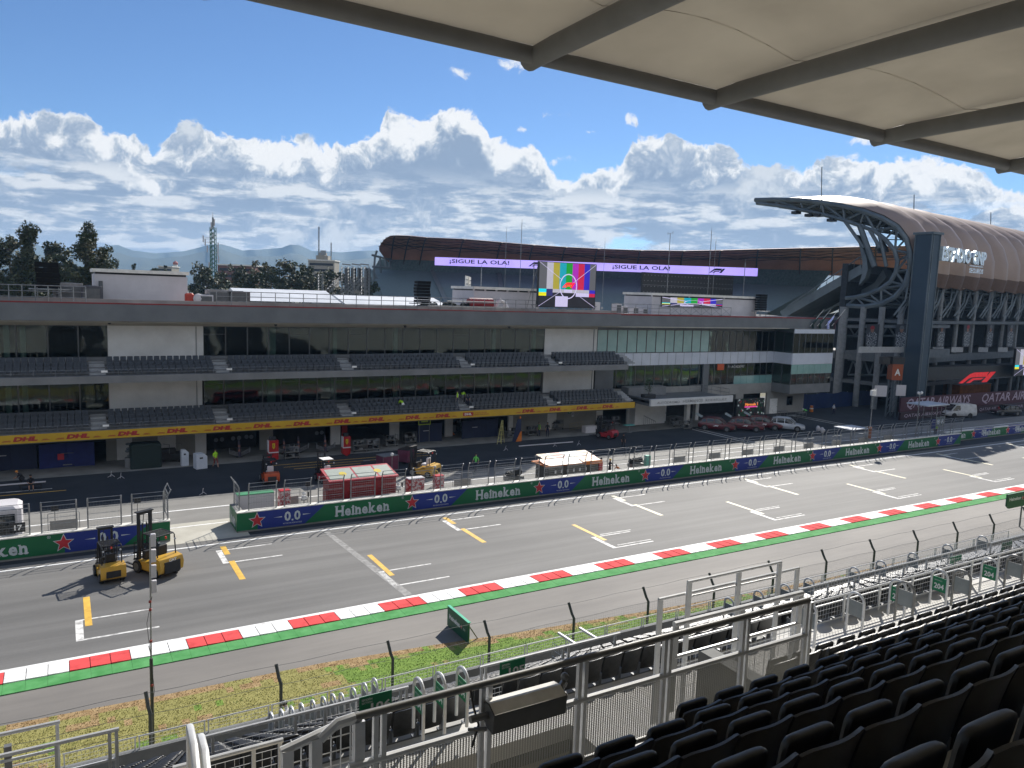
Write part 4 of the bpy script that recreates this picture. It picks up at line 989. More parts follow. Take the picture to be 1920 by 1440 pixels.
# scalloped skin
m_sk=mat('skin_tan',(.27,.195,.16),.5,.1,sc=.1,c2=(.34,.25,.205))
b=MB(); idx=list(range(0,12)); wave=6.2; nL=96; Lm=130; cols=[]
sec=[O[i] for i in idx]; fine=[]
for i in range(len(sec)-1):
    for k in range(3): fine.append(sec[i].lerp(sec[i+1],k/3))
fine.append(sec[-1]); nf=len(fine); cen=sp(1600,480)
for j in range(nL+1):
    l=Lm*j/nL; ph=(l/wave)%1; bul=abs(math.sin(PI*l/wave))*1.5
    for k,p in enumerate(fine):
        d=(p-cen); d.normalize(); f=min(1,k/10)
        q=p+LD*l+d*(.5+bul*f)
        if k==nf-1: q=q+V((0,0,1.5*(abs(math.sin(PI*l/wave)))))
        cols.append(q)
fs=[]
for j in range(nL):
    for k in range(nf-1): a=j*nf+k; fs.append((a,a+nf,a+nf+1,a+1))
b.add(cols,fs); inner=[p-(V((p.x,p.y,p.z))-V((p.x,p.y,p.z))).normalized()*0 for p in cols]
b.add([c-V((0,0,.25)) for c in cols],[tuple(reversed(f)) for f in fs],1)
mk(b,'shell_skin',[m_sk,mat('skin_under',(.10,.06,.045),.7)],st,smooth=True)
# tip walkway box + lights
b=MB(); 
for (x,y) in ((1493,396),(1518,401),(1535,401),(1560,410)): p=sp(x,y); b.box(p.x-.6,p.x+.6,p.y-.6,p.y+.6,p.z-.5,p.z)
mk(b,'roof_lights',m_bk,st)
b=MB()
for a,c,w in (((1583,413),(1620,465),.28),((1612,423),(1640,500),.45),((1648,436),(1662,500),.3),((1630,430),(1650,465),.3)):
    b.tube(sp(*a),sp(*c),w,6)
mk(b,'roof_strut',m_steel,st)
def fin(ps,th,l,name='blade_fin'):
    b=MB(); b.prism([sp(x,y,l) for x,y in ps],LD*th); mk(b,name,m_steel,st)
fin([(1606,440),(1613,455),(1624,480),(1627,505),(1622,522),(1610,535),(1616,515),(1617,490),(1612,465)],1.2,0)
fin([(1637,444),(1644,460),(1650,475),(1646,475)],.8,3); fin([(1650,446),(1660,462),(1663,472),(1656,472)],.8,4)
fin([(1470,596),(1462,584),(1614,496),(1618,512)],9,.2,'raking_slab')
fin([(1520,596),(1640,530),(1655,505),(1662,520),(1640,545),(1590,565)],3,5,'raking_slab')
b=MB(); b.tube(sp(1476,575),sp(1614,481),.1,4)
for i in range(12): s=i/11; b.tube(sp(1476+138*s,575-94*s),sp(1470+144*s,588-91*s),.07,3)
mk(b,'side_railing',m_steel,st)
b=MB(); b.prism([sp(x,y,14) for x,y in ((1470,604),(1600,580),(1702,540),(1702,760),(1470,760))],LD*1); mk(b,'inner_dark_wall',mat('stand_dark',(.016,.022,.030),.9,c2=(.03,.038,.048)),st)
# columns, decks and bracing of the outer face
b=MB(); base=P0-LD*14
n_=V((-LD.y,LD.x,0))
for i,px in enumerate((1577,1613,1648,1684)):
    p=sp(px,650); b.tube((p.x,p.y,0),(p.x,p.y,sp(px,575).z),.75 if i==0 else .5,10)
mk(b,'concrete_column',mat('column_grey',(.16,.175,.19),.7,c2=(.22,.235,.25)),st,smooth=True)
cm=MB(); xs=[]
for i in range(16):
    P=P0+LD*(6+7*i); cm.tube((P.x,P.y,0),(P.x,P.y,sp(1705,500).z-2),.4,8)
mk(cm,'face_column',MATS['column_grey'],st)
b=MB()
for (z,h,off) in ((fp(1800,662).z,1.3,0),(fp(1800,602).z,.5,.5),(fp(1850,705).z,.6,0)):
    A=P0-n_*(.6+off); b.fr((A.x,A.y,z-h),LD*120,n_*16,V((0,0,h)))
zt0=sp(1650,600).z
for py,h in ((612,.5),(660,1.0),(672,.4)): z=sp(1620,py).z; A=sp(1578,py); b.fr((A.x,A.y,z-h),(sp(1720,py)-A),LD*12,V((0,0,h)))
mk(b,'deck',mat('deck_dark',(.07,.085,.10),.7,c2=(.10,.115,.13)),st)
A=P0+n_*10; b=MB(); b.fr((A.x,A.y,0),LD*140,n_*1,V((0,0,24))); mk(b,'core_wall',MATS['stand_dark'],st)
b=MB()
for i in range(20):
    P=P0+LD*(-1+5.5*i)-n_*.3; q=P+LD*5.5; z0=fp(1800,600).z; 
    b.path([(P.x,P.y,z0+9.5),(P.x+LD.x*1,P.y+LD.y*1,z0+6.5),(P.x+LD.x*.3-n_.x*.5,P.y+LD.y*.3,z0+3),(P.x-LD.x*3,P.y-LD.y*3,z0+.6)],.17,4); b.path([(P.x+1.2,P.y,z0+9.5),(P.x+LD.x*2+1,P.y+LD.y*2,z0+6),(P.x+LD.x*1,P.y+LD.y*1,z0+2.6),(P.x-LD.x*2,P.y-LD.y*2,z0+.3)],.15,4)
    b.tube((P.x,P.y,z0+9.3),(q.x,q.y,z0+.4),.09,3); b.tube((q.x,q.y,z0+9),(P.x,P.y,z0+.5),.09,3)
for z in (z0+9.5,z0+8.7,z0+4.8): b.tube(P0-LD*1+V((0,0,z-P0.z)),P0+LD*110+V((0,0,z-P0.z)),.14,4)
mk(b,'face_bracing',m_steel,st)
b=MB()
for px0,px1,y0,y1 in ((1578,1690,610,630),(1590,1680,675,703)):
    n=9
    for i in range(n):
        a=px0+(px1-px0)*i/n; c=px0+(px1-px0)*(i+1)/n; b.tube(sp(a,y0 if i%2 else y1,1),sp(c,y1 if i%2 else y0,1),.16,4)
    for y in (y0,y1): b.tube(sp(px0,y,1),sp(px1,y,1),.18,4)
mk(b,'deck_truss',m_steel,st)
b=MB()
for px,w in ((1650,100),(1786,22),(1750,20),(1835,18),(1872,18),(1905,18)):
    A=fp(px-w/2,655); B_=fp(px+w/2,655); b.beam(A-n_*.75,B_-n_*.75,.1,.9)
mk(b,'white_valance',mat('valance',(.30,.31,.32),.7),st)
# portrait banners of drivers hung on the face: generic cap, face, racing suit
m_po=[m_bk,mat('portrait_suit',(.035,.045,.06),.8,sc=6,c2=(.30,.32,.34),lo=.5,hi=.56),mat('portrait_skin',(.20,.11,.08),.8),mat('portrait_cap_red',(.25,.02,.03),.8),mat('portrait_cap_grey',(.10,.11,.12),.8)]
for i,(px,py,cap,lab) in enumerate(((1635,630,3,'driver portrait banner with red cap left of the blue pillar'),(1690,630,4,'faded pink driver portrait banner half hidden by the blue pillar'),(1753,628,3,'driver portrait banner with red cap just right of the blue pillar'),(1802,628,3,'driver portrait banner with red cap, second right of the blue pillar'),(1845,628,4,'driver portrait banner with grey cap, third right of the blue pillar'),(1884,628,4,'driver portrait banner with grey cap, fourth right of the blue pillar'),(1917,628,4,'driver portrait banner cut by the right edge of the view'))):
    if px<1700: A=sp(px,py,-.6)
    else: A=fp(px,py)-n_*1.0
    xd=LD if px>1700 else (sp(px+5,py)-sp(px-5,py)).normalized(); u=V((0,0,1)); s=gdep(A)/1440; h=44*s/2; w=(24*s/2)/(1 if px<1700 else .72)
    t=thing('portrait_banner',lab,'banner',A-u*h,group=None); nrm=xd.cross(u).normalized()
    b=MB(); b.fr(A-xd*w-u*h,xd*2*w,-nrm*.08,u*2*h); mk(b,'banner_cloth',mat('banner_dusk',(.03,.036,.045),.8),t)
    def blob(cx,cy,rx,ry,m,dd): b.add([A+xd*(cx+rx*math.cos(2*PI*k/12))*w+u*(cy+ry*math.sin(2*PI*k/12))*h+nrm*dd for k in range(12)],[tuple(range(12))],m)
    b=MB(); b.poly([A+xd*x*w+u*y*h+nrm*.03 for x,y in ((-.75,-.95),(.75,-.95),(.85,.1),(.45,.35),(-.45,.35),(-.85,.1))],1); blob(0,.52,.28,.24,2,.05); blob(0,.72,.33,.16,cap,.07); b.poly([A+xd*x*w+u*y*h+nrm*.08 for x,y in ((-.4,.6),(.4,.6),(.3,.72),(-.3,.72))],cap)
    mk(b,'banner_print',m_po,t)
# stadium lettering
A=fp(1762,487)-n_*4.2; A=fp(1770,487,-4.2); B_=fp(1841,503,-4.2); xd=(B_-A); xd.z=0; Lw=xd.length; xd.normalize()
t=thing('stadium_sign','large silver sign letters on the brown stadium shell right of the blue pillar','sign',A); b=MB()
m_sv=mat('letter_silver',(.5,.55,.55),.25,.7,sc=4,c2=(.85,.88,.88))
w=Lw*.92; text(b,'ESTADIO GNP',A-xd*w*.05+V((0,0,-.2)),xd,(0,0,1),w=w*1.25,h=2.3,bold=.05,align='l')
bb=MB(); bb.merge(b); n=xd.cross(V((0,0,1))); 
vs=[V(p) for p in b.v]; full=MB(); full.add(vs,b.f); full.add([p-n*.5 for p in vs],[tuple(reversed(f)) for f in b.f])
ed={}
for f in b.f:
    for i in range(len(f)): e=(f[i],f[(i+1)%len(f)]); k=tuple(sorted(e)); ed.setdefault(k,[]).append(e)
k0=len(vs); full.add([],[])
for k,e in ed.items():
    if len(e)==1: a_,c_=e[0]; full.f.append((a_,a_+k0,c_+k0,c_)); full.m.append(0)
mk(full,'letters',m_sv,t)
b=MB(); text(b,'SEGUROS',A+xd*w*.72+V((0,0,-1.6)),xd,(0,0,1),w=w*.42,h=.8,bold=.03,align='l'); b.fr(A+xd*w*.72+V((0,0,-.5)),xd*w*.4,-n*.2,V((0,0,.12))); mk(b,'small_letters',m_sv,t)
# whip masts on the stadium roof
for px,y0,y1,l in ((1541,313,380,0),(1714,365,412,20),(1858,398,438,60)):
    p=sp(px,y0,l); q=sp(px-1,y1+6,l); b=MB(); b.tube(q,p,.09,4); b.tube(q-V((0,0,.5)),q+V((0,0,1)),.18,5); mk(b,'lightning_rod',m_steel,None,{1541:'thin rod on the overhanging tip side of the near stadium roof',1714:'thin rod on the crest of the stadium roof above the blue pillar',1858:'thin rod on the stadium roof near the right edge'}[px],'lightning rod')
# ---- pillar
m_pil=mat('pillar_blue',(.022,.045,.070),.5,.1,sc=.3,c2=(.032,.058,.088))
pt=thing('pillar','tall dark blue steel pillar with a flat cap in front of the near stadium stand','pillar',(112,72.6,0))
PY=71.2; PX=gy(1716,450,PY+2.7).x; zt=gy(1740,440,PY+1.2).z
b=MB(); b.box(PX,PX+2.2,PY,PY+2.7,0,zt); mk(b,'shaft',m_pil,pt)
b=MB(); b.box(PX-.25,PX+2.6,PY-.3,PY+3.0,zt,zt+.35); mk(b,'cap',m_steel,pt)
b=MB(); b.box(PX-.08,PX+.06,PY-.1,PY+.05,0,zt); b.box(PX+2.14,PX+2.28,PY-.1,PY,0,zt); b.box(PX-.08,PX,PY+2.6,PY+2.75,0,zt); b.box(PX+.35,PX+.5,PY-.08,PY,0,zt); mk(b,'edge_trim',m_steel,pt)
# ---- gantry beam with red logo
m_blk=mat('gantry_black',(.008,.010,.013),.5,c2=(.013,.015,.018))
Y=72.0; A=gy(1738,712,Y); B_=gy(1738,689,Y); gtr=thing('gantry','black gantry beam with a red racing logo running right from the blue pillar','gantry',(130,Y,0))
b=MB(); b.box(A.x+.2,170,Y,Y+2.5,A.z-.15,B_.z); mk(b,'beam',m_blk,gtr)
xa,xb=gy(1797,715,Y).x,gy(1866,715,Y).x; b=MB(); f1logo(b,(xa,Y-.03,gy(1797,719,Y).z),(1,0,0),(0,0,1),(xb-xa)*.95,gy(1830,701,Y).z-gy(1830,720,Y).z,0); mk(b,'red_logo',mat('logo_red',(.62,.01,.015),.4,emi=.35),gtr)
b=MB(); 
for x in (118,150,168): b.tube((x,Y+1.2,0),(x,Y+1.2,A.z),.3,8)
mk(b,'legs',m_steel,gtr)
# second test card screen cut by the right edge
Y=70.6; A=gy(1901,704,Y); t=thing('video_screen','video screen with a test card cut off by the right edge of the view','screen',(A.x+4,Y,0)); H=gy(1904,655,Y).z-A.z
b=MB(); b.box(A.x-.1,A.x+11,Y+.02,Y+.4,A.z-.1,A.z+H+.1); mk(b,'screen_case',m_bk,t); testcard(t,(A.x,Y,A.z),10.6,H); b=MB(); b.tube((A.x+5,Y+.6,0),(A.x+5,Y+.6,A.z),.3,8); mk(b,'screen_post',m_steel,t)
# ---- airline hoarding
m_bur=mat('hoarding_burgundy',(.045,.007,.018),.6,sc=.3,c2=(.058,.010,.024)); m_ql=mat('hoarding_letters',(.36,.29,.36),.5)
Y=69.4; ht=thing('hoarding','burgundy airline hoarding in two tiers with large pale italic lettering','hoarding',(130,Y,0)); x0=gy(1686,785,Y).x
z1=gy(1690,746,Y).z; zm=gy(1690,773,Y).z
b=MB(); b.box(x0,175,Y,Y+.25,zm+.02,z1+1.2*0); mk(b,'upper_panel',m_bur,ht)
b=MB(); b.box(x0-.3,175,Y-.35,Y-.05,0,zm+.05); mk(b,'lower_panel',mat('hoarding_dark',(.03,.012,.02),.5),ht)
def serif(b,s,o,xd,w,h,d): text(b,s,o,xd,(0,0,1),w=w,h=h,bold=.015,shear=.22,depth=d)
b=MB()
for a,c,y in ((1700,1817,763),(1840,1960,755)):
    xa,xb=gy(a,y,Y).x,gy(c,y,Y).x; serif(b,'QATAR AIRWAYS',((xa+xb)/2,Y-.02,(z1+zm)/2+.05),(1,0,0),xb-xa,(z1-zm)*.78,0); mk(b,'hoarding_lettering',m_ql,ht); b=MB()
    for px in (a,c):
        pass
for a,c,y in ((1691,1760,777),(1765,1820,772),(1832,1880,768),(1885,1950,765)):
    xa,xb=gy(a,y,Y).x,gy(c,y,Y).x; serif(b,'QATAR AIRWAYS',((xa+xb)/2,Y-.38,zm*.52),(1,0,0),xb-xa,zm*.5,0); mk(b,'hoarding_lettering',m_ql,ht); b=MB()
# blue tarpaulin fence
m_tarp=mat('tarp_blue',(.006,.020,.085),.6,sc=.6,c2=(.010,.030,.12),bump=.6,bs=1.2)
t=thing('tarpaulin_fence','dark blue tarpaulin fence between the pit building end and the hoarding','fence',(108,82,0)); b=MB(); n=28
xa,xb=101.4,122; zt=gy(1560,737,82).z
vs=[];
for i in range(n+1):
    x=xa+(xb-xa)*i/n; y=82+.12*math.sin(i*1.7)-.0*i
    vs+=[(x,y,0),(x,y+.05,zt+.12*math.sin(i*.9))]
b.add(vs,[(2*i,2*i+2,2*i+3,2*i+1) for i in range(n)]); b.add([(x,y+.03,z) for x,y,z in vs],[(2*i+1,2*i+3,2*i+2,2*i) for i in range(n)]); mk(b,'tarpaulin',m_tarp,t,smooth=True)
b=MB(); 
for i in range(9): b.tube((xa+(xb-xa)*i/8,82.15,0),(xa+(xb-xa)*i/8,82.15,zt+.1),.05,5)
mk(b,'fence_poles',m_gal,t)
# section totem
p=gd(1683,698,118); t=thing('gate_totem','orange gate sign with a white letter A on a lattice tower beside the blue pillar','sign',(p.x,p.y,0)); xd=(gd(1693,698,118)-gd(1673,698,118)); w=xd.length; xd.z=0; xd.normalize(); h=(gd(1683,683,118)-gd(1683,713,118)).length; n=xd.cross(V((0,0,1)))
b=MB(); b.fr(p-xd*w*.5-V((0,0,h/2)),xd*w,-n*1.6,V((0,0,h))); mk(b,'sign_box',mat('sign_orange',(.26,.055,.015),.6,c2=(.32,.07,.02)),t)
b=MB(); text(b,'A',p+n*.03,xd,(0,0,1),w=w*.55,h=h*.42,bold=.03); mk(b,'sign_letter',m_wall,t)
b=MB(); b.fr(p-xd*w*.55+V((0,0,h/2)),xd*w*1.15,-n*1.8,V((0,0,1.1))); b.fr(p-xd*(w*.5+1.6)+V((0,0,h/2-.1)),xd*1.1,-n*1.2,V((0,0,1.1))); mk(b,'sign_cap',m_bk,t)
b=MB()
for s in (-.75,-.1,.55):
    q=p+xd*w*s*.7-n*.8; b.tube((q.x,q.y,0),(q.x,q.y,p.z-h/2),.13,5)
    if s<.5: 
        for k in range(5): q2=q+xd*w*.45; z=k*(p.z-h/2)/5; b.tube((q.x,q.y,z),(q2.x,q2.y,z+1.3),.06,4)
mk(b,'lattice_tower',m_steel,t)
b=MB(); b.fr(p-xd*(w*.5+2.5)-V((0,0,h/2+2.6))+n*.1,xd*1.9,-n*.1,V((0,0,1.7))); b.fr(p+xd*.0-V((0,0,h/2+2.4))+n*.1,xd*1.5,-n*.1,V((0,0,1.7))); mk(b,'blank_panels',m_ph,t)
# container behind the hoarding
p=gy(1799,735,76); t=thing('shipping_container','rusty orange container with a grey roof behind the airline hoarding','container',(p.x+4,76,0)); zt=gy(1800,722,76).z
b=MB()
for i in range(24): x=p.x+i*.42; b.box(x,x+.22,76-.04,76,0.1,zt-.1)
b.box(p.x,p.x+10,76,79,0,zt-.05); mk(b,'corrugated_body',mat('container_orange',(.15,.055,.015),.7,sc=1,c2=(.28,.10,.02)),t); b=MB(); b.box(p.x-.05,p.x+10.05,75.9,79,zt-.05,zt+.05); mk(b,'container_roof',m_slab,t)
# ---- stage truss towers left of the far stand
t=thing('stage_towers','row of truss towers with dark speaker panels and raking props beside the far stand','stage scaffold',gd(665,560,170)-V((0,0,14)))
b=MB()
def lattice(b,p,q,s,r=.06,n=10):
    p,q=V(p),V(q); d=(q-p); x=d.cross(F_).normalized()*s/2; y=d.cross(x).normalized()*s/2
    for a,c in ((1,1),(1,-1),(-1,1),(-1,-1)): b.tube(p+x*a+y*c,q+x*a+y*c,r,4)
    for i in range(n): 
        u0,u1=p+d*(i/n),p+d*((i+1)/n); b.tube(u0+x+y,u1-x+y,r*.7,3); b.tube(u0-x-y,u1+x-y,r*.7,3); b.tube(u0+x+y,u1+x-y,r*.7,3)
for px in (645,657,668,682,688): lattice(b,gd(px,560,170),gd(px,500,170),1.0)
for a,c in (((615,545),(640,522)),((640,548),(665,525)),((655,550),(680,524))): lattice(b,gd(*a,168),gd(*c,170),.8,n=6)
for px in (642,660,676): b.beam(gd(px,495,170),gd(px+16,497,170),.5,.25)
mk(b,'truss',mat('truss_alu',(.20,.21,.22),.5,.2),t)
b=MB()
for px in (651,663,675,690): p=gd(px,503,170.8); q=gd(px+3,545,170.8); b.box(p.x-.5,p.x+.55,p.y-.2,p.y+.3,q.z,p.z)
mk(b,'dark_panels',m_bk,t)
b=MB(); lattice(b,gd(601,545,150),gd(601,514,150),.8,n=6); mk(b,'lattice_post',MATS['truss_alu'],None,'single short lattice post standing in front of the trees','truss post')
# ================================================================ far background
m_mtn=mat('mountain_forest',(.045,.065,.05),.95,sc=.0024,c2=(.085,.10,.075))
ridge=[(-900,455),(-600,470),(-300,460),(-120,452),(0,450),(25,456),(90,466),(150,470),(200,464),(222,463),(250,473),(292,478),(340,475),(372,468),(388,463),(415,461),(432,466),(455,473),(500,470),(528,468),(544,462),(562,463),(585,474),(640,476),(700,473),(800,480),(1000,490),(1300,500),(1700,510),(2200,520),(2800,530)]
def mtn(rg,d0,d1,name,dy=0,jit=1.2):
    b=MB(); top=[];rr=random.Random(int(d0))
    for (x,y),(x2,y2) in zip(rg,rg[1:]):
        n=max(1,int((x2-x)/9))
        for i in range(n): top.append((x+(x2-x)*i/n,y+(y2-y)*i/n+dy+rr.uniform(-jit,jit)*.4))
    rows=[]
    for t in (0,.25,.5,.75,1):
        row=[]
        for j,(x,y) in enumerate(top):
            p=gd(x,y,d0); h=p.z+30; q=gd(x,y,d0+(d1-d0)*t); q.z=-20+h*(1-t)**1.3*(1+.12*math.sin(j*.9+t*7)*(t>0)); row.append(q)
        rows.append(row)
    back=[p+F_*700 for p in rows[0]]
    for q in back: q.z=-30
    rows=[back]+rows; m=len(top); vs=[p for r in rows for p in r]; fs=[]
    for i in range(len(rows)-1):
        for j in range(m-1): a=i*m+j; fs.append((a,a+m,a+m+1,a+1))
    b.add(vs,fs); mk(b,name,m_mtn,kind='structure',smooth=True,origin=(0,0,0))
mtn(ridge,4400,3600,'mountains')
mtn([(x,y+14+4*math.sin(x*.013)) for x,y in ridge],3400,2800,'foothills')
# trees
m_leaf=[mat('leaf_a',(.030,.045,.016),.7,c2=(.055,.075,.028)),mat('leaf_b',(.050,.060,.022),.7,c2=(.085,.095,.04)),mat('leaf_c',(.018,.030,.012),.75,c2=(.035,.05,.02)),mat('leaf_d',(.075,.070,.035),.75,c2=(.11,.10,.05))]
m_bark=mat('bark',(.06,.045,.03),.9,sc=4,c2=(.10,.075,.05))
def tree(p,H,Wd,label,seed,shape='oval',dens=1.0,ls=.32,grp=None):
    rr=random.Random(seed); p=V((p[0],p[1],-.2)); t=thing('tree',label,'tree',p,group=grp)
    b=MB(); tr=[p]; 
    for i in range(1,6): tr.append(p+V((rr.uniform(-.3,.3)*i*.3,rr.uniform(-.3,.3)*i*.3,H*.92*i/5)))
    b.path(tr,Wd*.045+.1,6,r2=.06); ends=[]
    nb=int(26*dens)
    for k in range(nb):
        f=.22+.76*((k+rr.random())/nb); base=tr[0].lerp(tr[-1],f); a=rr.random()*2*PI+k*2.4
        if shape=='oval': w=Wd*.5*math.sin(PI*min(1,max(.08,(f-.12)*1.05)))**.6
        elif shape=='cone': w=Wd*.5*(1.08-f)**.75
        else: w=Wd*.5*(.5+.5*math.sin(f*9+seed))*(1.15-f)**.4
        w*=rr.uniform(.6,1.1); e=base+V((math.cos(a)*w,math.sin(a)*w,H*.10*rr.uniform(.2,1.4))); m_=base.lerp(e,.5)+V((0,0,-.02*H))
        b.path([base,m_,e],.12*Wd/8,4,r2=.03); ends.append((e,w)); ends.append((base.lerp(e,.6),w*.8))
        if rr.random()<.5: ends.append((base.lerp(e,.3)+V((0,0,.3)),w*.5))
    ends.append((tr[-1]+V((0,0,H*.04)),Wd*.2))
    mk(b,'trunk',m_bark,t); b=MB()
    for e,w in ends:
        r=max(.5,Wd*.105)*rr.uniform(.6,1.25); col=rr.choice((0,0,1,1,2,3)) if shape!='cone' else rr.choice((0,2,2,1,3))
        n=int(62*dens)
        for i in range(n):
            u=V((rr.gauss(0,1),rr.gauss(0,1),rr.gauss(0,.8))); 
            if u.length<.01: continue
            u=u.normalized()*r*rr.random()**.45; q=e+u
            a=V((rr.uniform(-1,1),rr.uniform(-1,1),rr.uniform(-1,1))).normalized(); c=a.cross(V((rr.uniform(-1,1),rr.uniform(-1,1),1))).normalized(); s=ls*rr.uniform(.6,1.4)
            b.add([q-a*s,q+c*s*.55,q+a*s,q-c*s*.55],[(0,1,2,3)],col if rr.random()<.7 else rr.randrange(4))
    mk(b,'crown',m_leaf,t); return t
def tp(px,pyt,d):
    q=gd(px,pyt,d); return (q.x,q.y),q.z
L1=[(20,438,150,11,'oval','dark bushy tree at the far left edge, left of the wide loudspeaker stack'),(50,423,146,11,'loose','tallest ragged tree with an open top at the far left'),(84,452,150,11,'oval','dense dark tree just right of the tallest ragged one'),(108,474,143,8,'oval','short dense tree in front of the gap between the two tall trees'),(-30,450,150,12,'oval','dark tree cut by the left edge of the view'),
 (163,428,138,13,'loose','tall loose eucalyptus above the left plant room'),(128,488,140,7,'oval','low bushy tree left of the tall eucalyptus'),(190,470,146,7,'loose','thin leaning tree on the right side of the tall eucalyptus'),(148,500,136,8,'oval','round bushy tree behind the dark grey roof cabinet')]
for i,(x,y,d,w,s,lab) in enumerate(L1):
    (a,c),z=tp(x,y,d); tree((a,c),z+.2,w,lab,i+3,s,1.5,.30)
L2=[(218,491,300,6),(248,494,300,5),(295,502,280,6),(312,503,285,5),(365,505,230,11),(388,501,215,12),(415,508,220,11),(437,498,225,12),(455,505,215,11),(478,503,210,10),(500,500,205,11),(522,487,200,12),(543,489,196,13),(566,495,205,12),(580,502,208,12),(600,508,215,13),(622,510,215,13),(645,515,225,12),(508,515,190,10),(690,530,215,8),(404,520,200,10),(345,520,210,9)]
GT='distant row of dark trees behind the pit roof'
TR2=[]
for i,(x,y,d,w) in enumerate(L2):
    (a,c),z=tp(x,y,d)
    where='left of the telecom mast' if x<395 else ('between the telecom mast and the beige tower block' if x<570 else 'between the beige tower block and the far stand')
    t=tree((a,c),z+.2,w,'round dark green tree %s'%where,i+40,'oval',.8,.42); t['group']=GT+', '+where
# city things
def gb(name,px0,px1,pyt,d,label,mm,floors=3,cat='building',D=12):
    A,B=gd(px0,pyt,d),gd(px1,pyt,d); xd=B-A; xd.z=0; w=xd.length; xd.normalize(); n=xd.cross(V((0,0,1))); z=A.z
    t=thing(name,label,cat,(A.x,A.y,0)); b=MB(); b.fr((A.x,A.y,0),xd*w,-n*D,V((0,0,z))); mk(b,'walls',mm,t)
    b=MB(); b.fr((A.x-xd.x*.4+n.x*.4,A.y-xd.y*.4+n.y*.4,z),xd*(w+.8),-n*(D+.8),V((0,0,.6))); mk(b,'roof_slab',m_bw,t)
    for k in range(floors):
        b=MB(); b.fr(V((A.x,A.y,z-3.2*k-2.6))+xd*w*.05+n*.02,xd*w*.9,n*.05,V((0,0,1.3))); mk(b,'window_band',m_dk,t)
    return t,A,xd,w,z,n
m_cb=mat('city_beige',(.26,.24,.20),.85,c2=(.34,.31,.26)); m_cr=mat('city_brick',(.12,.055,.04),.85,c2=(.18,.08,.06))
t,A,xd,w,z,n=gb('tower_block',578,627,488,420,'beige tower block with stepped roof and two antennas beyond the trees',m_cb)
b=MB(); b.fr(A+xd*w*.3+V((0,0,.6)),xd*w*.45,-n*9,V((0,0,2.2))); b.fr(A+xd*w*.42+V((0,0,2.8)),xd*w*.2,-n*6,V((0,0,1.6))); mk(b,'roof_house',m_cb,t)
b=MB(); q=gd(598,425,420); lattice(b,(q.x,q.y,z),(q.x,q.y,q.z),.5,.1,8); q=gd(621,455,420); lattice(b,(q.x,q.y,z),(q.x,q.y,q.z),.4,.1,5); q=gd(606,470,420); b.fr((q.x-1.5,q.y,z+3),xd*3,-n*.4,V((0,0,2.6))); mk(b,'roof_antenna',m_gal,t)
gb('long_building',408,478,497,380,'low brick building with a flat roof right behind the telecom mast',m_cr,2); gb('far_building',650,700,520,400,'flat dark building edge left of the far stand',m_cb,2)
gb('far_building',297,322,500,520,'small pale block far off between the trees',m_cb,2)
q=gd(329,489,600); t=thing('water_tower','tiny red and white tower far off left of the telecom mast','tower',(q.x,q.y,0)); b=MB(); b.tube((q.x,q.y,0),(q.x,q.y,q.z-3),1.6,8); mk(b,'white_shaft',m_wall,t); b=MB(); b.path([(q.x,q.y,q.z-3),(q.x,q.y,q.z-1.5),(q.x,q.y,q.z)],[1.7,1.9,.3],8); mk(b,'red_top',mat('tower_red',(.35,.10,.08),.7),t)
# telecom mast
q=gd(399,398,232); t=thing('telecom_mast','tall green telecom mast with stacked aerials above the tree line','mast',(q.x,q.y,0)); b=MB()
zt=q.z; lattice(b,(q.x,q.y,0),(q.x,q.y,zt-4.5),1.3,.13,26); mk(b,'lattice_mast',mat('mast_green',(.012,.09,.045),.6,c2=(.02,.12,.06)),t)
b=MB(); b.tube((q.x,q.y,zt-4.6),(q.x,q.y,zt-1.5),.28,6); b.tube((q.x,q.y,zt-1.5),(q.x,q.y,zt),.07,4); mk(b,'top_pole',m_gal,t)
b=MB(); rr=random.Random(5)
for z,x in ((zt-8,-3),(zt-9,-2.4),(zt-7,0),(zt-11,-1.8),(zt-12,1.4),(zt-14,1.6),(zt-10,1.5),(zt-3,.4),(zt-4,-.5),(zt-16,-1.3),(zt-19,1.4)):
    c=V((q.x,q.y,z))+_R*x; b.box(c.x-.16,c.x+.16,c.y-.16,c.y+.16,z-1.0,z+1.0); b.tube((q.x,q.y,z),c,.06,4)
b.tube(V((q.x,q.y,zt-7.5))-_R*3,V((q.x,q.y,zt-7.5))+_R*.5,.06,4); mk(b,'aerial_panel',m_ph,t)
# ================================================================ our own grandstand
m_sc=mat('stand_concrete',(.36,.355,.33),.85,sc=1.2,c2=(.50,.49,.46),bump=.25,detail=9)
m_scp=mat('stand_landing',(.52,.51,.49),.8,sc=1.2,c2=(.66,.65,.62),bump=.2,detail=9)
m_rail=mat('rail_paint',(.55,.56,.57),.38,.15,sc=5,c2=(.66,.67,.67))
m_raild=mat('rail_dark',(.17,.17,.165),.45,.3,sc=5,c2=(.22,.22,.21))
m_par=mat('parapet_grey',(.13,.135,.135),.8,sc=1,c2=(.18,.185,.185))
def zu(y): return 15.59-.62*y
def zl(y): return 8.80-.579*(y-12.15)
ZW=9.15
XV=gy(1512,1122,6.0).x+.15
gs=thing('grandstand','stepped concrete grandstand we look down from, with walkway, pit opening and front parapet','grandstand',(10,12,0))
b=MB(); rows=[]
def step(y,x0,x1,z,dp=.8): b.box(x0,x1,y-.14,y+dp-.143,z-.62,z)
for k in range(-12,4):
    y=4.18+.9*k; z=zu(y)
    if k<=0: step(y,-30,160,z,.9)
    elif k==1: step(y,gy(1262,1300,5.08).x,160,z,.9)
    else: step(y,XV,160,z,.9)
    rows.append(('u',k,y,z))
mk(b,'upper_steps',m_sc,gs)
b=MB()
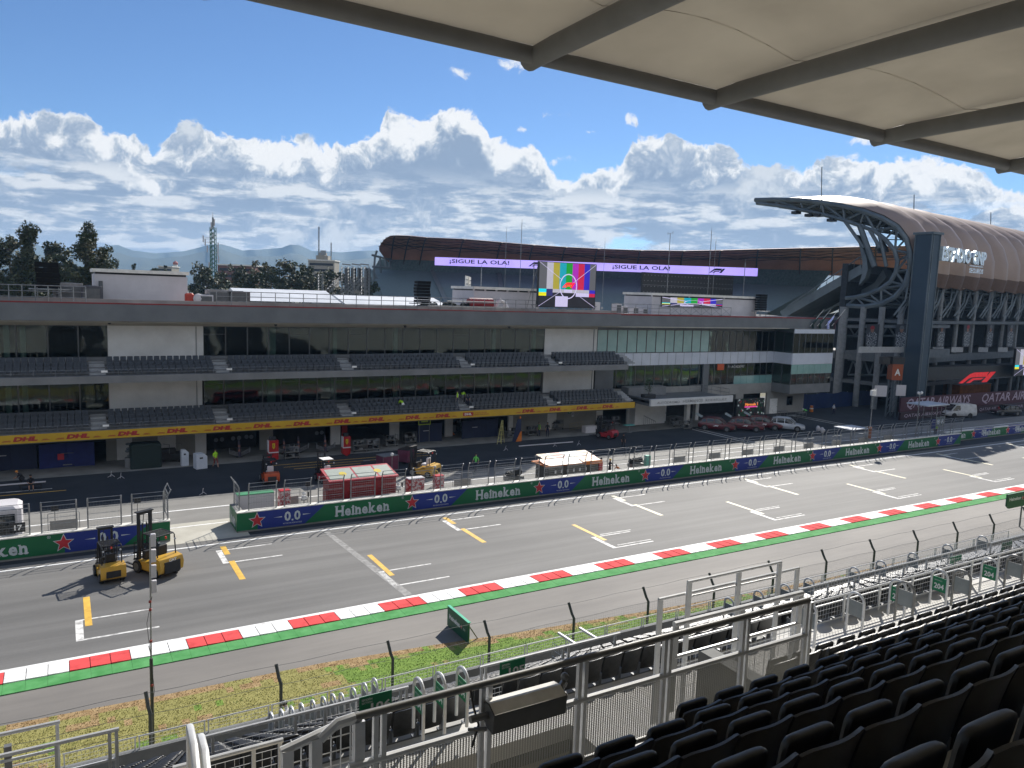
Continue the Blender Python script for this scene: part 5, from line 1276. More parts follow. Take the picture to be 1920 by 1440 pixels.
for k in range(15): 
    y=12.15+.8*k; z=zl(y); step(y,-30,160,z); rows.append(('l',k,y,z))
b.box(-30,160,24.0,25.2,1.2,1.6)
mk(b,'lower_steps',m_sc,gs)
b=MB(); b.box(-30,XV,11.05,11.95,8.85,ZW); b.box(XV,160,7.65,11.95,8.86,ZW); mk(b,'walkway',m_scp,gs)
b=MB(); b.box(-30,XV,5.0,5.95,12.2,12.34); mk(b,'balcony_ledge',m_sc,gs)
b=MB(); b.box(-30,XV,5.5,11.05,8.2,8.6); mk(b,'opening_floor',mat('opening_floor',(.38,.33,.24),.85,sc=1,c2=(.48,.42,.32)),gs)
b=MB(); b.box(-30,XV-.02,5.1,5.4,8.6,12.2); b.box(XV,XV+.25,5.5,7.9,8.6,zu(5.0)-.5); b.box(-30,160,11.95,12.0,zl(12.15)-.3,ZW);b.box(XV+.25,160,7.55,7.65,8.6,zu(6.88)-.5); mk(b,'inner_wall',m_par,gs)
b=MB(); b.box(-30,160,25.2,25.4,-.3,2.45); mk(b,'front_parapet',m_par,gs)
b=MB(); b.box(-30,160,-7.5,-7.2,10,27); mk(b,'back_wall',m_par,gs)
# raised side volume under the rows so nothing shows through
b=MB(); b.add([(-30,-7,19.2),(-30,4.9,11.9),(-30,4.9,5),(-30,-7,5)],[(0,1,2,3)]); b.add([(-30,12.1,8.0),(-30,25.2,1.4),(-30,25.2,-.3),(-30,12.1,-.3)],[(0,1,2,3)]); mk(b,'side_wall',m_par,gs)
# ---- seats
m_seat=mat('seat_black',(.012,.013,.014),.36,sc=9,c2=(.034,.035,.036),lo=.42,hi=.75,bump=.15,bs=220,spec=.55)
m_sfr=mat('seat_frame_grey',(.11,.12,.13),.45,.1,c2=(.15,.16,.17))
def seat_back():
    b=MB(); nu,nz=9,6; F=[];Bk=[]
    for j in range(nz+1):
        for i in range(nu+1):
            u=-1+2*i/nu; t=j/nz; zt=.92-.035*abs(u)**5+.012*u; z=.34+(zt-.34)*t; y=-.02-.22*(z-.34)+.05*u*u*(.4+.6*t)-(.03*t**4)
            w=.238*(1-.14*(1-t)**2)
            F.append((u*w,y+.022,z)); Bk.append((u*w,y,z-.0))
    n=nu+1; M_=len(F); fs=[]
    for j in range(nz):
        for i in range(nu):
            a=j*n+i; fs.append((a+n,a+n+1,a+1,a)); fs.append((M_+a,M_+a+1,M_+a+n+1,M_+a+n))
    for i in range(nu): a=nz*n+i; fs.append((a,M_+a,M_+a+1,a+1)); fs.append((i+1,M_+i+1,M_+i,i))
    for j in range(nz): 
        a=j*n; fs.append((a,M_+a,M_+a+n,a+n)); a=j*n+nu; fs.append((a+n,M_+a+n,M_+a,a))
    b.add(F+Bk,fs); return b
def seat_pad():
    b=MB(); L=[(.34,.10,.02),(.37,.15,.03),(.46,.165,.034),(.62,.18,.036),(.78,.19,.038),(.84,.188,.038),(.865,.175,.034),(.878,.15,.022),(.882,.11,.010)]; m=14; vs=[];fs=[]
    for z,hw,ht in L:
        for j in range(m):
            a=2*PI*j/m; c,s=math.cos(a),math.sin(a); vs.append((hw*math.copysign(abs(c)**.45,c),.115-.17*(z-.34)+ht*math.copysign(abs(s)**.6,s),z))
    for i in range(len(L)-1):
        for j in range(m): a=i*m+j; c=i*m+(j+1)%m; fs.append((a,c,c+m,a+m))
    fs.append(tuple(range((len(L)-1)*m,len(L)*m))); fs.append(tuple(range(m))[::-1]); b.add(vs,fs); return b
def seat_frame():
    b=MB()
    for s in (-1,1):
        b.fr((s*.245-.012,-.03,0),(.024,0,0),(0,.20,0),(0,.06,.16)); b.fr((s*.245-.012,.0,.14),(.024,0,0),(0,.12,0),(0,-.02,.36)); b.tube((s*.262-.02,.07,.5),(s*.262+.02,.07,.5),.032,8)
    b.tube((-.24,.07,.40),(.24,.07,.40),.014,5); return b
sb,sp_,sf=seat_back(),seat_pad(),seat_frame()
def dirname_row(t,k):
    o=['front','second','third','fourth','fifth','sixth','seventh','eighth','ninth','tenth','eleventh','twelfth','thirteenth','fourteenth','fifteenth','sixteenth','seventeenth']
    return o[3-k] if t=='u' else o[14-k]
xmin={1:gy(1275,1300,4.98).x}
cands=[]
hole=[(6.3,7.3)]
for t,k,y,z in rows:
    if t=='u':
        x0=-3 if k<=0 else (xmin[1] if k==1 else XV+.25)
    else: x0=-12
    pitch=.5 if t=='u' else .52
    i=0; x=x0+.3 if (t=='u' and k>0) else x0
    # each row slightly off its neighbour
    x+= (.11*k)%.5 if (t=='l' or k<=0) else 0
    while x<95:
        if t=='l' and any(abs(x-a)<.75 for a in (-2.2,7.0,15.5,24,33,42,51,60,69,78)): x+=pitch; continue
        q=pr((x,y,z+.6))
        if q and q[2]>1.1 and -60<q[0]<1990 and q[1]<1560: cands.append((q[2],t,k,x,y,z))
        x+=pitch
cands.sort(key=lambda c:c[0]); rr=random.Random(11)
s0=None; rest=MB()
for i,(d,t,k,x,y,z) in enumerate(cands):
    if i<300:
        if t=='u': lab='black tip-up seat in the %s row of the shaded upper block'%dirname_row(t,k); gr='black seats, upper block, %s row'%dirname_row(t,k)
        else: lab='black tip-up seat in the %s row from the parapet of the sunlit lower block'%dirname_row(t,k); gr='black seats, lower block, %s row'%dirname_row(t,k)
        if s0 is None:
            s0=thing('stadium_chair',lab,'seat',(0,0,0)); mk(sb,'backrest',m_seat,s0,smooth=True); mk(sp_,'folding_seat',m_seat,s0,smooth=True); mk(sf,'seat_frame',m_sfr,s0); s0.location=(x,y,z); s0['group']=gr
        else: dup(s0,(x,y,z),rr.uniform(-.015,.015),lab,gr)
    else:
        M_=Matrix.Translation((x,y,z)); 
        if d<26: rest.merge(sb,M_,0); rest.merge(sp_,M_,0); rest.merge(sf,M_,1)
        else:
            q=MB(); q.fr((-.22,0,.34),(.44,0,0),(0,.03,0),(0,-.1,.52)); q.fr((-.19,.10,.36),(.38,0,0),(0,.09,0),(0,-.08,.50)); rest.merge(q,M_,0)
mk(rest,'stadium_chairs',[m_seat,m_sfr],None,'black tip-up seats filling the rest of the sunlit lower block','seats',kind='stuff')
# ---- rails
def rail(name,label,p,q,h,posts,bars=(),mesh=None,r=.03,mt=None,mp=None,grp=None,pw=.05,cell=.11,topm=None):
    mt=mt or m_rail; p,q=V(p),V(q); u=V((0,0,1)); L_=(q-p).length; d=(q-p).normalized()
    t=thing(name,label,'railing',p,group=grp); b=MB(); b.tube(p+u*h-d*.04,q+u*h+d*.04,r,8)
    mk(b,'top_rail',topm or mt,t,smooth=True)
    b=MB()
    for f in bars: b.tube(p+u*h*f,q+u*h*f,r*.7,6)
    if bars: mk(b,'mid_rail',mt,t,smooth=True)
    for s in posts:
        b=MB(); a=p+d*s; b.fr(a-d*pw/2-V((-d.y,d.x,0))*.02,d*pw,V((-d.y,d.x,0))*.04,u*h); mk(b,'post',mp or mt,t)
    if mesh:
        b=MB(); z0,z1=mesh; n=int(L_/cell)
        for i in range(1,n): a=p+d*L_*i/n; b.tube(a+u*z0,a+u*z1,.0045,3,cap=False)
        m_=int((z1-z0)/cell)
        for j in range(m_+1): b.tube(p+u*(z0+(z1-z0)*j/m_),q+u*(z0+(z1-z0)*j/m_),.0045,3,cap=False)
        mk(b,'wire_mesh',mt,t)
    return t
G='mesh railing panels on the front parapet'
for i in range(-2,26):
    x=-.3+2.05*i
    rail('parapet_railing','silver mesh railing panel on the front parapet, one of the long even run',(x,25.3,2.45),(x+1.93,25.3,2.45),.44,(0,1.93),mesh=(.03,.4),r=.022,pw=.04,grp=G)
zr=3.45
# big guard rail
Yb=6.0; z1=gy(1085,1240,Yb).z; z1=13.5; x0=gy(655,1352,Yb).x; h=1.22
t=thing('guard_rail','large guard rail, top tube coloured as shaded, with perforated panels in front of the nearest seats','railing',(x0,Yb,12.34))
b=MB(); b.path([(x0-.25,Yb,z1-.12),(x0-.1,Yb,z1-.01),(x0+.05,Yb,z1)],.042,8); mk(b,'bent_end',m_rail,t,smooth=True)
b=MB(); b.tube((x0+.05,Yb,z1),(XV-.1,Yb,z1),.037,10); mk(b,'top_rail',m_raild,t,smooth=True)  # darker than the mid rail: shade on the top tube put into colour
b=MB(); b.tube((x0,Yb,z1-.45),(XV-.1,Yb,z1-.45),.033,8); mk(b,'mid_rail',m_rail,t,smooth=True)
b=MB(); b.tube((x0,Yb,z1-1.12),(XV-.1,Yb,z1-1.12),.03,6); mk(b,'bottom_rail',m_raild,t,smooth=True)
for px in (705,905,1085,1242,1385,1500):
    x=gy(px,1290,Yb).x
    for o in (0,.075):
        b=MB(); b.box(x+o-.022,x+o+.022,Yb-.025,Yb+.025,12.3,z1-.03); mk(b,'post',m_rail,t)
# perforated sheet with real see-through holes
def perforated():
    M=bpy.data.materials.new('perforated_steel'); M.use_nodes=True; n=M.node_tree; bs=n.nodes['Principled BSDF']; bs.inputs['Base Color'].default_value=(.34,.34,.32,1); bs.inputs['Metallic'].default_value=.3; bs.inputs['Roughness'].default_value=.5
    tc=n.nodes.new('ShaderNodeTexCoord'); sx=n.nodes.new('ShaderNodeSeparateXYZ'); n.links.new(tc.outputs['Object'],sx.inputs[0])
    def m(op,a,b=None):
        q=n.nodes.new('ShaderNodeMath'); q.operation=op
        for i,x in enumerate((a,b)):
            if x is None: continue
            if isinstance(x,(int,float)): q.inputs[i].default_value=x
            else: n.links.new(x,q.inputs[i])
        return q.outputs[0]
    k1,k2=PI/.030,PI/.020
    v=m('MULTIPLY',m('SINE',m('MULTIPLY',sx.outputs[0],k1)),m('SINE',m('MULTIPLY',sx.outputs[2],k2)))
    v=m('GREATER_THAN',m('ABSOLUTE',v),.30)
    tr=n.nodes.new('ShaderNodeBsdfTransparent'); ms=n.nodes.new('ShaderNodeMixShader'); n.links.new(v,ms.inputs[0]); n.links.new(bs.outputs[0],ms.inputs[1]); n.links.new(tr.outputs[0],ms.inputs[2])
    n.links.new(ms.outputs[0],n.nodes['Material Output'].inputs[0]); return M
m_perf=perforated()
pxs=[gy(px,1290,Yb).x for px in (905,1085,1242,1385,1500)]
for a,c in zip(pxs,pxs[1:]):
    b=MB(); b.box(a+.1,c-.04,Yb-.006,Yb+.006,z1-1.09,z1-.49); mk(b,'perforated_panel',m_perf,t)
b=MB(); b.box(x0+.1,pxs[0]-.04,Yb-.006,Yb+.006,z1-1.09,z1-.49); mk(b,'perforated_panel',m_perf,t)
for i,px in enumerate((705,905,1085,1242,1385)):
    b=MB(); x=gy(px,1290,Yb).x; b.box(x-.05,x+.13,Yb-.04,Yb+.04,12.31,12.36); mk(b,'foot_plate',m_raild,t)
# gate of white frames left of the guard rail
t=thing('gate','white gate of three thick posts at the left end of the guard rail','gate',(1.6,6.05,12.34))
xa=gy(527,1388,6.05).x; xb=x0+.12
for f in (.07,.42,.97):
    b=MB(); x=xa+(xb-xa)*f; b.box(x-.045,x+.045,6.0,6.09,12.3,z1-.06-.1*(1-f)); mk(b,'post',m_rail,t)
b=MB(); b.path([(xa,6.05,z1-.17),(xb-.15,6.05,z1-.05),(xb,6.05,z1-.06)],.04,8); b.tube((xa,6.05,z1-.72),(xb,6.05,z1-.72),.035,8); mk(b,'cross_rail',m_rail,t,smooth=True)
b=MB()
for i in range(1,8): x=xa+(xb-xa)*i/8; b.tube((x,6.07,z1-.7),(x,6.07,z1-.1),.006,4)
for i in range(1,5): z=z1-.7+.13*i; b.tube((xa,6.07,z),(xb,6.07,z),.006,4)
mk(b,'wire_mesh',m_rail,t)
# loudspeaker box clamped to the guard rail
t=thing('speaker_box','long grey loudspeaker box clamped to the guard rail','loudspeaker',(3.9,5.8,12.9)); xa,xb=gy(925,1300,5.8).x,gy(1062,1270,5.8).x
b=MB(); z=13.22
P=[(xa,5.79,z-.12),(xa,5.77,z+.07),(xa,5.88,z+.13),(xa,6.0,z+.11),(xa,6.0,z-.02),(xa,5.92,z-.10)]
b.prism(P,(xb-xa,0,0)); mk(b,'case',mat('speaker_case',(.06,.062,.06),.6,sc=3,c2=(.08,.082,.08)),t)
b=MB(); b.add([(xa+.01,5.772,z+.078),(xb-.01,5.772,z+.078),(xb-.01,5.88,z+.138),(xa+.01,5.88,z+.138)],[(0,1,2,3)]); b.add([(xa+.01,5.88,z+.138),(xb-.01,5.88,z+.138),(xb-.01,6.0,z+.118),(xa+.01,6.0,z+.118)],[(0,1,2,3)]); mk(b,'case_top_lit',mat('speaker_top_lit',(.55,.54,.50),.7,sc=4,c2=(.7,.69,.65)),t)  # pale sheet on top: sunlight on the case put into its colour
b=MB(); b.tube((xa-.18,5.9,z+.02),(xa+.0,5.9,z+.02),.035,8); b.tube((xa-.16,5.98,z-.12),(xa+.0,5.9,z-.12),.02,6); b.tube((xb,5.9,z+.08),(xb+.1,5.98,z+.08),.04,8); b.ball((xb+.1,5.97,z-.05),.045,6,5); b.ball((xb+.1,5.97,z+.15),.045,6,5); mk(b,'clamp',m_raild,t)
b=MB(); b.path([(xa-.15,5.98,z+.3),(xa-.12,5.95,z+.1),(xa-.05,5.97,z-.1),(xa-.12,5.96,z-.3)],.012,5); mk(b,'cable',m_bk,t)
# posts carrying the lower rail of the stand opening, right part
m_sg=mat('sign_green',(.010,.17,.075),.5,sc=1,c2=(.014,.20,.09)); m_sw=mat('sign_white',(.75,.76,.75),.5)
def sign_on(t,o,xd,w,h,num,word=True):
    o,xd=V(o),V(xd); u=V((0,0,1)); n=xd.cross(u).normalized(); b=MB(); b.fr(o-xd*w/2-u*h/2-n*.012,xd*w,-n*-.012,u*h); mk(b,'sign_plate',m_sg,t)
    b=MB()
    if word: text(b,'SECCIÓN',o-xd*w*.27+u*h*.34+n*.006,xd,u,w=w*.32,h=h*.12,bold=.02); text(b,'SECTION',o-xd*w*.27+u*h*.18+n*.006,xd,u,w=w*.32,h=h*.10)
    text(b,num,o+xd*w*.16-u*h*.10+n*.006,xd,u,w=w*.62,h=h*.42,bold=.03); mk(b,'sign_lettering',m_sw,t)
Yq=13.3
def rl(px0,py0,px1,py1,Y=Yq): a,c=gy(px0,py0,Y),gy(px1,py1,Y); z=(a.z+c.z)/2; return a.x,c.x,z
a,c,z=rl(385,1383,762,1288); t=rail('section_railing','white railing with the green section 106 sign',(a,Yq,z-1.15),(c,Yq,z-1.15),1.15,(0,.12,1.55,2.1,c-a-.12,c-a),bars=(.12,),mesh=(.15,.95),r=.032)
o=gy(703,1322,Yq); sign_on(t,(o.x,Yq-.04,o.z+.04),(1,0,0),.66,.42,'106')
a,c,z=rl(903,1252,1160,1187); t=rail('section_railing','white railing with the green section 105 sign nearest to us',(a,Yq,z-1.15),(c,Yq,z-1.15),1.15,(0,.1,2.05,2.2,c-a-.1),bars=(.1,),mesh=(.15,.6),r=.032)
o=gy(959,1256,Yq); sign_on(t,(o.x,Yq-.04,o.z+.04),(1,0,0),.62,.40,'105')
for (px,w) in ((1080,.0),(1120,.1)):
    a1=gy(px,1190,Yq); b=MB(); b.beam((a1.x,Yq,z),(a1.x-.03,Yq+.65,z),.05,.05); mk(b,'return_bar',m_rail,t)
p,q=gy(1080,1185,14.6),gy(1120,1285,Yq)
b=MB(); 
for i in range(9): b.tube((c-1.4+.0,Yq+.65*i/8,z-.2),(c-1.4,Yq+.65*i/8,z-1.0),.006,4)
for j in range(6): b.tube((c-1.4,Yq,z-.2-.16*j),(c-1.4,Yq+.65,z-.2-.16*j),.006,4)
mk(b,'side_mesh',m_rail,t)
# left lower rails
a,c,z=rl(-60,1390,107,1355,13.5); rail('landing_railing','plain white railing ending at the bottom left corner, upper of two',(a,13.5,z-1.0),(c,13.5,z-1.0),1.0,(c-a,),bars=(.55,),r=.035)
a,c,z=rl(112,1392,218,1368,13.2); rail('landing_railing','short plain white railing at the bottom left, lower of two',(a-1.2,13.2,z-1.0),(c,13.2,z-1.0),1.0,(.95+.2,c-a+1.1,c-a+1.2),bars=(.5,),r=.035)
b=MB(); x=gy(15,1400,13.6); b.box(x.x-.05,x.x+.05,13.5,13.6,8.4,x.z+.05); mk(b,'dark_post',m_raild,None,'dark square post behind the upper white rail at the bottom left corner','post')
for i,(pa,pb) in enumerate((((356,1362),(372,1440)),((377,1380),(392,1440)))):
    A=gy(*pa,9.3); Bq=gy(*pb,8.4); b=MB(); b.path([A-V((0,0,1.2)),A,A.lerp(Bq,.5),Bq-V((0,0,.3))],.045,8); mk(b,'stair_handrail',m_rail,None,'thick white stair handrail at the bottom left, %s of the pair'%('left' if i==0 else 'right'),'handrail',smooth=True)
a,c,z=rl(440,1440,520,1412,9.5); a,c,z=rl(330,1440,525,1388,10.0); rail('landing_railing','white mesh railing in front of the lower seats, left of the thick gate',(a,10,z-1.1),(c,10,z-1.1),1.1,(c-a-.35,c-a),mesh=(.1,1.0),r=.035)
# tall stair guard in the middle right
Yt=9.6
for (px0,px1,lab,hh) in ((1293,1462,'tall narrow white guard frame rising above the others, right of the centre',0),(1243,1500,'wide white guard frame with two bars just below the tall narrow one',1)):
    A=gy(px0,1090 if not hh else 1125,Yt); Bq=gy(px1,1055 if not hh else 1068,Yt); z=(A.z+Bq.z)/2; Y2=Yt+(.06 if hh else 0)
    L_=Bq.x-A.x; posts=(0,L_*.53,L_) if not hh else (0,L_)
    rail('tall_railing',lab,(A.x,Y2,z-2.3),(Bq.x,Y2,z-2.3),2.3,posts,bars=(.62,) if hh else (.88,),r=.03,pw=.1)
t=rail('tall_railing','low broad white handrail with wire mesh behind the big guard rail',(gy(1268,1170,8.2).x,8.2,gy(1268,1170,8.2).z-1.4),(gy(1500,1125,8.2).x,8.2,gy(1268,1170,8.2).z-1.4),1.4,(0,1.4,gy(1500,1125,8.2).x-gy(1268,1170,8.2).x),bars=(.62,),mesh=(.1,.85),r=.045,pw=.1)
# right railings: section 105 / 104 run and long mesh rail in front of the walkway
a,c,z=rl(1500,1108,1808,1028,13); t=rail('section_railing','long white railing with the farther green section 105 sign at its right end',(a,13,z-1.15),(c,13,z-1.15),1.15,[i*1.15 for i in range(int((c-a)/1.15)+1)],bars=(.1,),mesh=(.15,.9),r=.03)
o=gy(1790,1052,13); sign_on(t,(o.x,12.96,o.z-.02),(1,0,0),.62,.4,'105')
a,c,z=rl(1858,1020,1990,985,13); t=rail('section_railing','white railing with the green section 104 sign near the right edge',(a,13,z-1.15),(c,13,z-1.15),1.15,[i*1.3 for i in range(int((c-a)/1.3)+1)],bars=(.1,),mesh=(.15,.9),r=.03)
o=gy(1885,1025,13); sign_on(t,(o.x,12.96,o.z-.02),(1,0,0),.62,.4,'104')
Y=11.8; A=gy(1500,1150,Y)
t=rail('walkway_railing','long white mesh railing along the cross walkway at the right',(gy(1512,1140,Y).x,Y,ZW),(60,Y,ZW),gy(1640,1100,Y).z-ZW,[i*1.45 for i in range(22)],bars=(.16,.8),mesh=(.18,1.25),r=.03,pw=.07)
# ---- hoops
def hoop(kind):
    t=thing('hoop_barrier','','hoop rail'); w=.42; H=1.0; pts=[(0,-w/2,0),(0,-w/2,H-.2)]
    for i in range(1,8): a=PI-PI*i/8; pts.append((0,math.cos(a)*w/2,H-.2+math.sin(a)*.2))
    pts+=[(0,w/2,H-.2),(0,w/2,0)]
    b=MB(); b.path(pts,.032,8); mk(b,'hoop',m_rail if kind!='dark' else m_raild,t,smooth=True)
    b=MB(); b.box(-.006,.006,-w/2+.03,w/2-.03,.42,.80); mk(b,'panel',mat('hoop_panel',(.20,.22,.22),.6,c2=(.26,.28,.28)) if kind!='green' else m_sg,t)
    if kind=='green':
        b=MB(); text(b,'204',(-.012,0,.56),(0,-1,0),(0,0,1),w=.26,h=.15,bold=.03); text(b,'SECCIÓN',(-.012,.03,.72),(0,-1,0),(0,0,1),w=.2,h=.04); mk(b,'panel_lettering',m_sw,t)
    return t
hp={k:hoop(k) for k in ('plain','green','dark')}; used={}
def puth(k,p,lab,gr=None):
    if k not in used: used[k]=1; o=hp[k]; o.location=p; tag(o,lab,None,gr)
    else: o=dup(hp[k],p,0,lab,gr)
    return o
def hl(px,py,Y): 
    p=gy(px,py,Y); return (p.x,Y,p.z-1.0)
for i,(px,py) in enumerate(((786,1274),(826,1264),(868,1253))):
    puth('green',hl(px,py,11.6),'white hoop with green panel on the landing, %s of three'%['left','middle','right'][i])
for i,(px,py,k,lab) in enumerate(((1518,1130,'plain','hoop with a plain grey panel half hidden by the right end of the guard rail'),(1607,1112,'plain','tall hoop with a plain grey panel standing alone on the walkway'),(1686,1088,'green','hoop with a green 204 panel peeking out behind a dark hoop'),(1700,1092,'dark','dark hoop with grey panel, leftmost of the dark ones'),(1764,1069,'green','light hoop with a green 204 panel between two dark hoops'),(1806,1070,'dark','dark hoop with grey panel in the middle of the dark ones'),(1858,1048,'green','light hoop with a green 204 panel farthest to the right'),(1905,1042,'dark','dark hoop with grey panel at the right edge of the view'))):
    puth(k,hl(px,py,11.0 if k!='dark' else 10.2),lab)
GH='small white hoops lined up among the lower seats behind the section 106 railing'
for i,px in enumerate((509,528,547,566,587,607,625,641,663,684,703)):
    py=1338-(px-509)*.30 if px<640 else 1302-(px-640)*.45
    puth('plain',hl(px,py,19.0),'white hoop in the slanting line behind the section 106 railing',GH)
GH2='grey-panelled hoops in the lower block behind the long railing'
for i in range(9):
    px=1368+ [0,55,105,150,235,285,345,410,475][i]; py=1122-(px-1368)*.245
    puth('plain',hl(px,py,17.5),'white hoop with a grey panel in the row beyond the long section 105 railing',GH2)
# ---- catch fence in front of the stand
m_cf=mat('fence_post_dark',(.055,.062,.06),.5,.2,c2=(.08,.088,.085)); cfp=None
for i in range(-1,15):
    x=6.86-.0+4.545*i; lab='dark bent-top fence post on the verge, one of the even run'
    if cfp is None:
        cfp=thing('fence_post',lab,'fence post',(0,0,0),group='dark bent-top posts on the verge'); b=MB(); b.path([(0,0,0),(0,0,1.95),(-.05,.12,2.15),(-.10,.35,2.62)],.065,8); mk(b,'post',m_cf,cfp,smooth=True); b=MB(); b.box(-.1,.1,-.1,.1,0,.04); mk(b,'base_plate',m_cf,cfp); cfp.location=(x,28.2,.05)
    else: dup(cfp,(x,28.2,.05),0,lab,'dark bent-top posts on the verge')
t=thing('fence_wires','thin cables and fine mesh strung between the dark bent-top posts','fence wires',(30,28.2,1.2)); b=MB()
for y,z in ((28.2,.7),(28.2,1.35),(28.2,1.98),(28.55,2.6)):
    pts=[]
    for i in range(-4,70): x=1.1*i; pts.append((x,y,z+.03*math.sin(x*1.4)))
    b.path(pts,.010,3,cap=False)
mk(b,'cables',m_cf,t)
b=MB()
for i in range(0,560): x=14+i*.11; b.tube((x,28.2,.6),(x,28.2,2.0),.0022,3,cap=False)
for j in range(12): b.tube((14,28.2,.6+.12*j),(76,28.2,.6+.12*j),.0022,3,cap=False)
mk(b,'fine_mesh',m_cf,t)
# light and aerial mast on the verge
p=gz(287,1398,0); q=gy(296,1005,p.y); t=thing('aerial_mast','slim tall mast with stacked white boxes, standing on the verge left of the centre','mast',(p.x,p.y,0))
b=MB(); b.tube((p.x,p.y,0),(p.x,p.y,3.4),.06,8); mk(b,'lower_tube',m_cf,t,smooth=True); b=MB(); b.tube((p.x,p.y,3.4),(p.x+.05,p.y,q.z),.030,8); mk(b,'upper_tube',mat('pale_steel',(.32,.32,.31),.5,.2),t,smooth=True)
for i in range(4):
    z=q.z-.35-.58*i; b=MB(); b.rbox(p.x+.06,p.x+.23,p.y-.1,p.y+.06,z,z+.46,.015); mk(b,'white_box',m_ph,t)
b=MB(); b.path([(p.x+.07,p.y-.06,q.z-2.2),(p.x-.12,p.y-.06,q.z-3.2),(p.x-.06,p.y-.07,4),(p.x+.08,p.y-.09,2.2),(p.x-.08,p.y-.08,1),(p.x-.08,p.y-.1,.1)],.010,5); mk(b,'cable',m_bk,t,smooth=True)
b=MB()
for z in (q.z-2.7,5.6,4.1,2.4): b.tube((p.x,p.y-.06,z-.04),(p.x,p.y-.06,z+.04),.05,6)
mk(b,'cable_clamps',mat('clamp_red',(.25,.04,.03),.6),t)
# drain board sign on the run-off
p0,p1=gz(876,1211),gz(831,1180); t=thing('trackside_board','small green board with beer lettering and a red star standing on the run-off','sign',(p0.x,p0.y,0))
xd=(p0-p1); w=xd.length; xd.normalize(); 
xd=V((0,-1,0)); yb0,yb1=34.1,31.75; xq=16.75
b=MB(); b.box(xq,xq+.08,yb1,yb0,0.02,1.05); mk(b,'board',mat('board_green',(.006,.085,.04),.45,c2=(.008,.10,.048)),t)
b=MB(); b.box(xq-.01,xq+.14,yb1,yb0,1.05,1.08); mk(b,'board_edge',mat('board_teal',(.03,.42,.25),.5),t)
b=MB(); text(b,'Heineken',(xq-.012,yb0-.85,.60),xd,(0,0,1),w=1.2,h=.26,bold=.04); star(b,(xq-.006,yb0-1.62,.58),.13,xd,(0,0,1),1,0,.008); text(b,'0.0',(xq-.014,yb0-1.93,.56),xd,(0,0,1),w=.22,h=.12); mk(b,'board_lettering',[m_sw,m_br],t)
b=MB(); b.beam((xq+.1,yb0-.3,.9),(xq+.7,yb0-.3,.0),.05,.05); b.beam((xq+.1,yb1+.3,.9),(xq+.7,yb1+.3,.0),.05,.05); mk(b,'braces',m_gal,t)
# second green board cut by the right edge
A=gy(1887,955,30.6); t=thing('trackside_board','dark green board with beer lettering cut off by the right edge','sign',(A.x,30.6,0)); zt,zb=gy(1887,928,30.6).z,A.z
b=MB(); b.prism([(A.x,30.6,zb+.25),(A.x+.35,30.6,zb),(A.x+5,30.6,zb),(A.x+5,30.6,zt),(A.x,30.6,zt)],(0,.12,0)); mk(b,'board',MATS['board_green'],t); b=MB(); text(b,'Heineken',(A.x+1.1,30.58,(zt+zb)/2+.15),(1,0,0),(0,0,1),w=1.7,h=.28,bold=.03); star(b,(A.x+2.25,30.595,(zt+zb)/2+.1),.2,(1,0,0),(0,0,1),1,0,.01); mk(b,'board_lettering',[m_sw,m_br],t)
b=MB(); b.tube((A.x+2.5,30.7,0),(A.x+2.5,30.7,zb),.06,6); mk(b,'post',m_gal,t)
# ---- roof canopy over our heads
def membrane():
    M=bpy.data.materials.new('membrane'); M.use_nodes=True; n=M.node_tree; n.nodes.clear(); o=n.nodes.new('ShaderNodeOutputMaterial'); d=n.nodes.new('ShaderNodeBsdfDiffuse'); tr=n.nodes.new('ShaderNodeBsdfTranslucent'); ms=n.nodes.new('ShaderNodeMixShader'); ms.inputs[0].default_value=.15
    tc=n.nodes.new('ShaderNodeTexCoord'); ns=n.nodes.new('ShaderNodeTexNoise'); ns.inputs['Scale'].default_value=.6; ns.inputs['Detail'].default_value=6; cr=n.nodes.new('ShaderNodeValToRGB'); cr.color_ramp.elements[0].color=(.42,.375,.30,1); cr.color_ramp.elements[1].color=(.50,.45,.36,1); cr.color_ramp.elements[0].position=.35; cr.color_ramp.elements[1].position=.65
    n.links.new(tc.outputs['Object'],ns.inputs[0]); n.links.new(ns.outputs[0],cr.inputs[0])
    for q in (d,tr): n.links.new(cr.outputs[0],q.inputs[0])
    n.links.new(d.outputs[0],ms.inputs[1]); n.links.new(tr.outputs[0],ms.inputs[2]); n.links.new(ms.outputs[0],o.inputs[0]); return M
m_mem=membrane(); m_rb=mat('roof_steel',(.16,.165,.17),.6,.1,sc=1,c2=(.20,.205,.21))
ct=thing('roof_canopy','beige membrane roof with dark round steel beams above our seats','canopy',(15,8,22))
NX=[x*.955 for x in (-20.8,-15,-9.3,-3.6,2.1,8.15,13.0,19.1,25.3,31.5,37.7,44,50,56,62,68.2,74.4,80.5,87)]; YE=12.7; ZE=21.38
def az_(y): s=(YE-y); return ZE+.02*s-.0022*s*s if y>3 else ZE+.02*(YE-3)-.0022*(YE-3)**2+(3-y)*.18
def ZX(x): return ZE+.17-.0102*(x-8.2)
b=MB(); b.tube((NX[0],YE,ZX(NX[0])),(NX[-1],YE,ZX(NX[-1])),.165,12); mk(b,'edge_beam',m_rb,ct,smooth=True)
YS=[12.7,12.0,11.1,10.2,9.2,8.4,7,5.6,4.2,2.8,1.4,0,-2,-4,-7.2]
for x in NX:
    b=MB(); b.path([(x,YE+.28,ZX(x)-.02)]+[(x,y,az_(y)+ZX(x)-ZE) for y in YS],.20,12); mk(b,'arm',m_rb,ct,smooth=True)
b=MB()
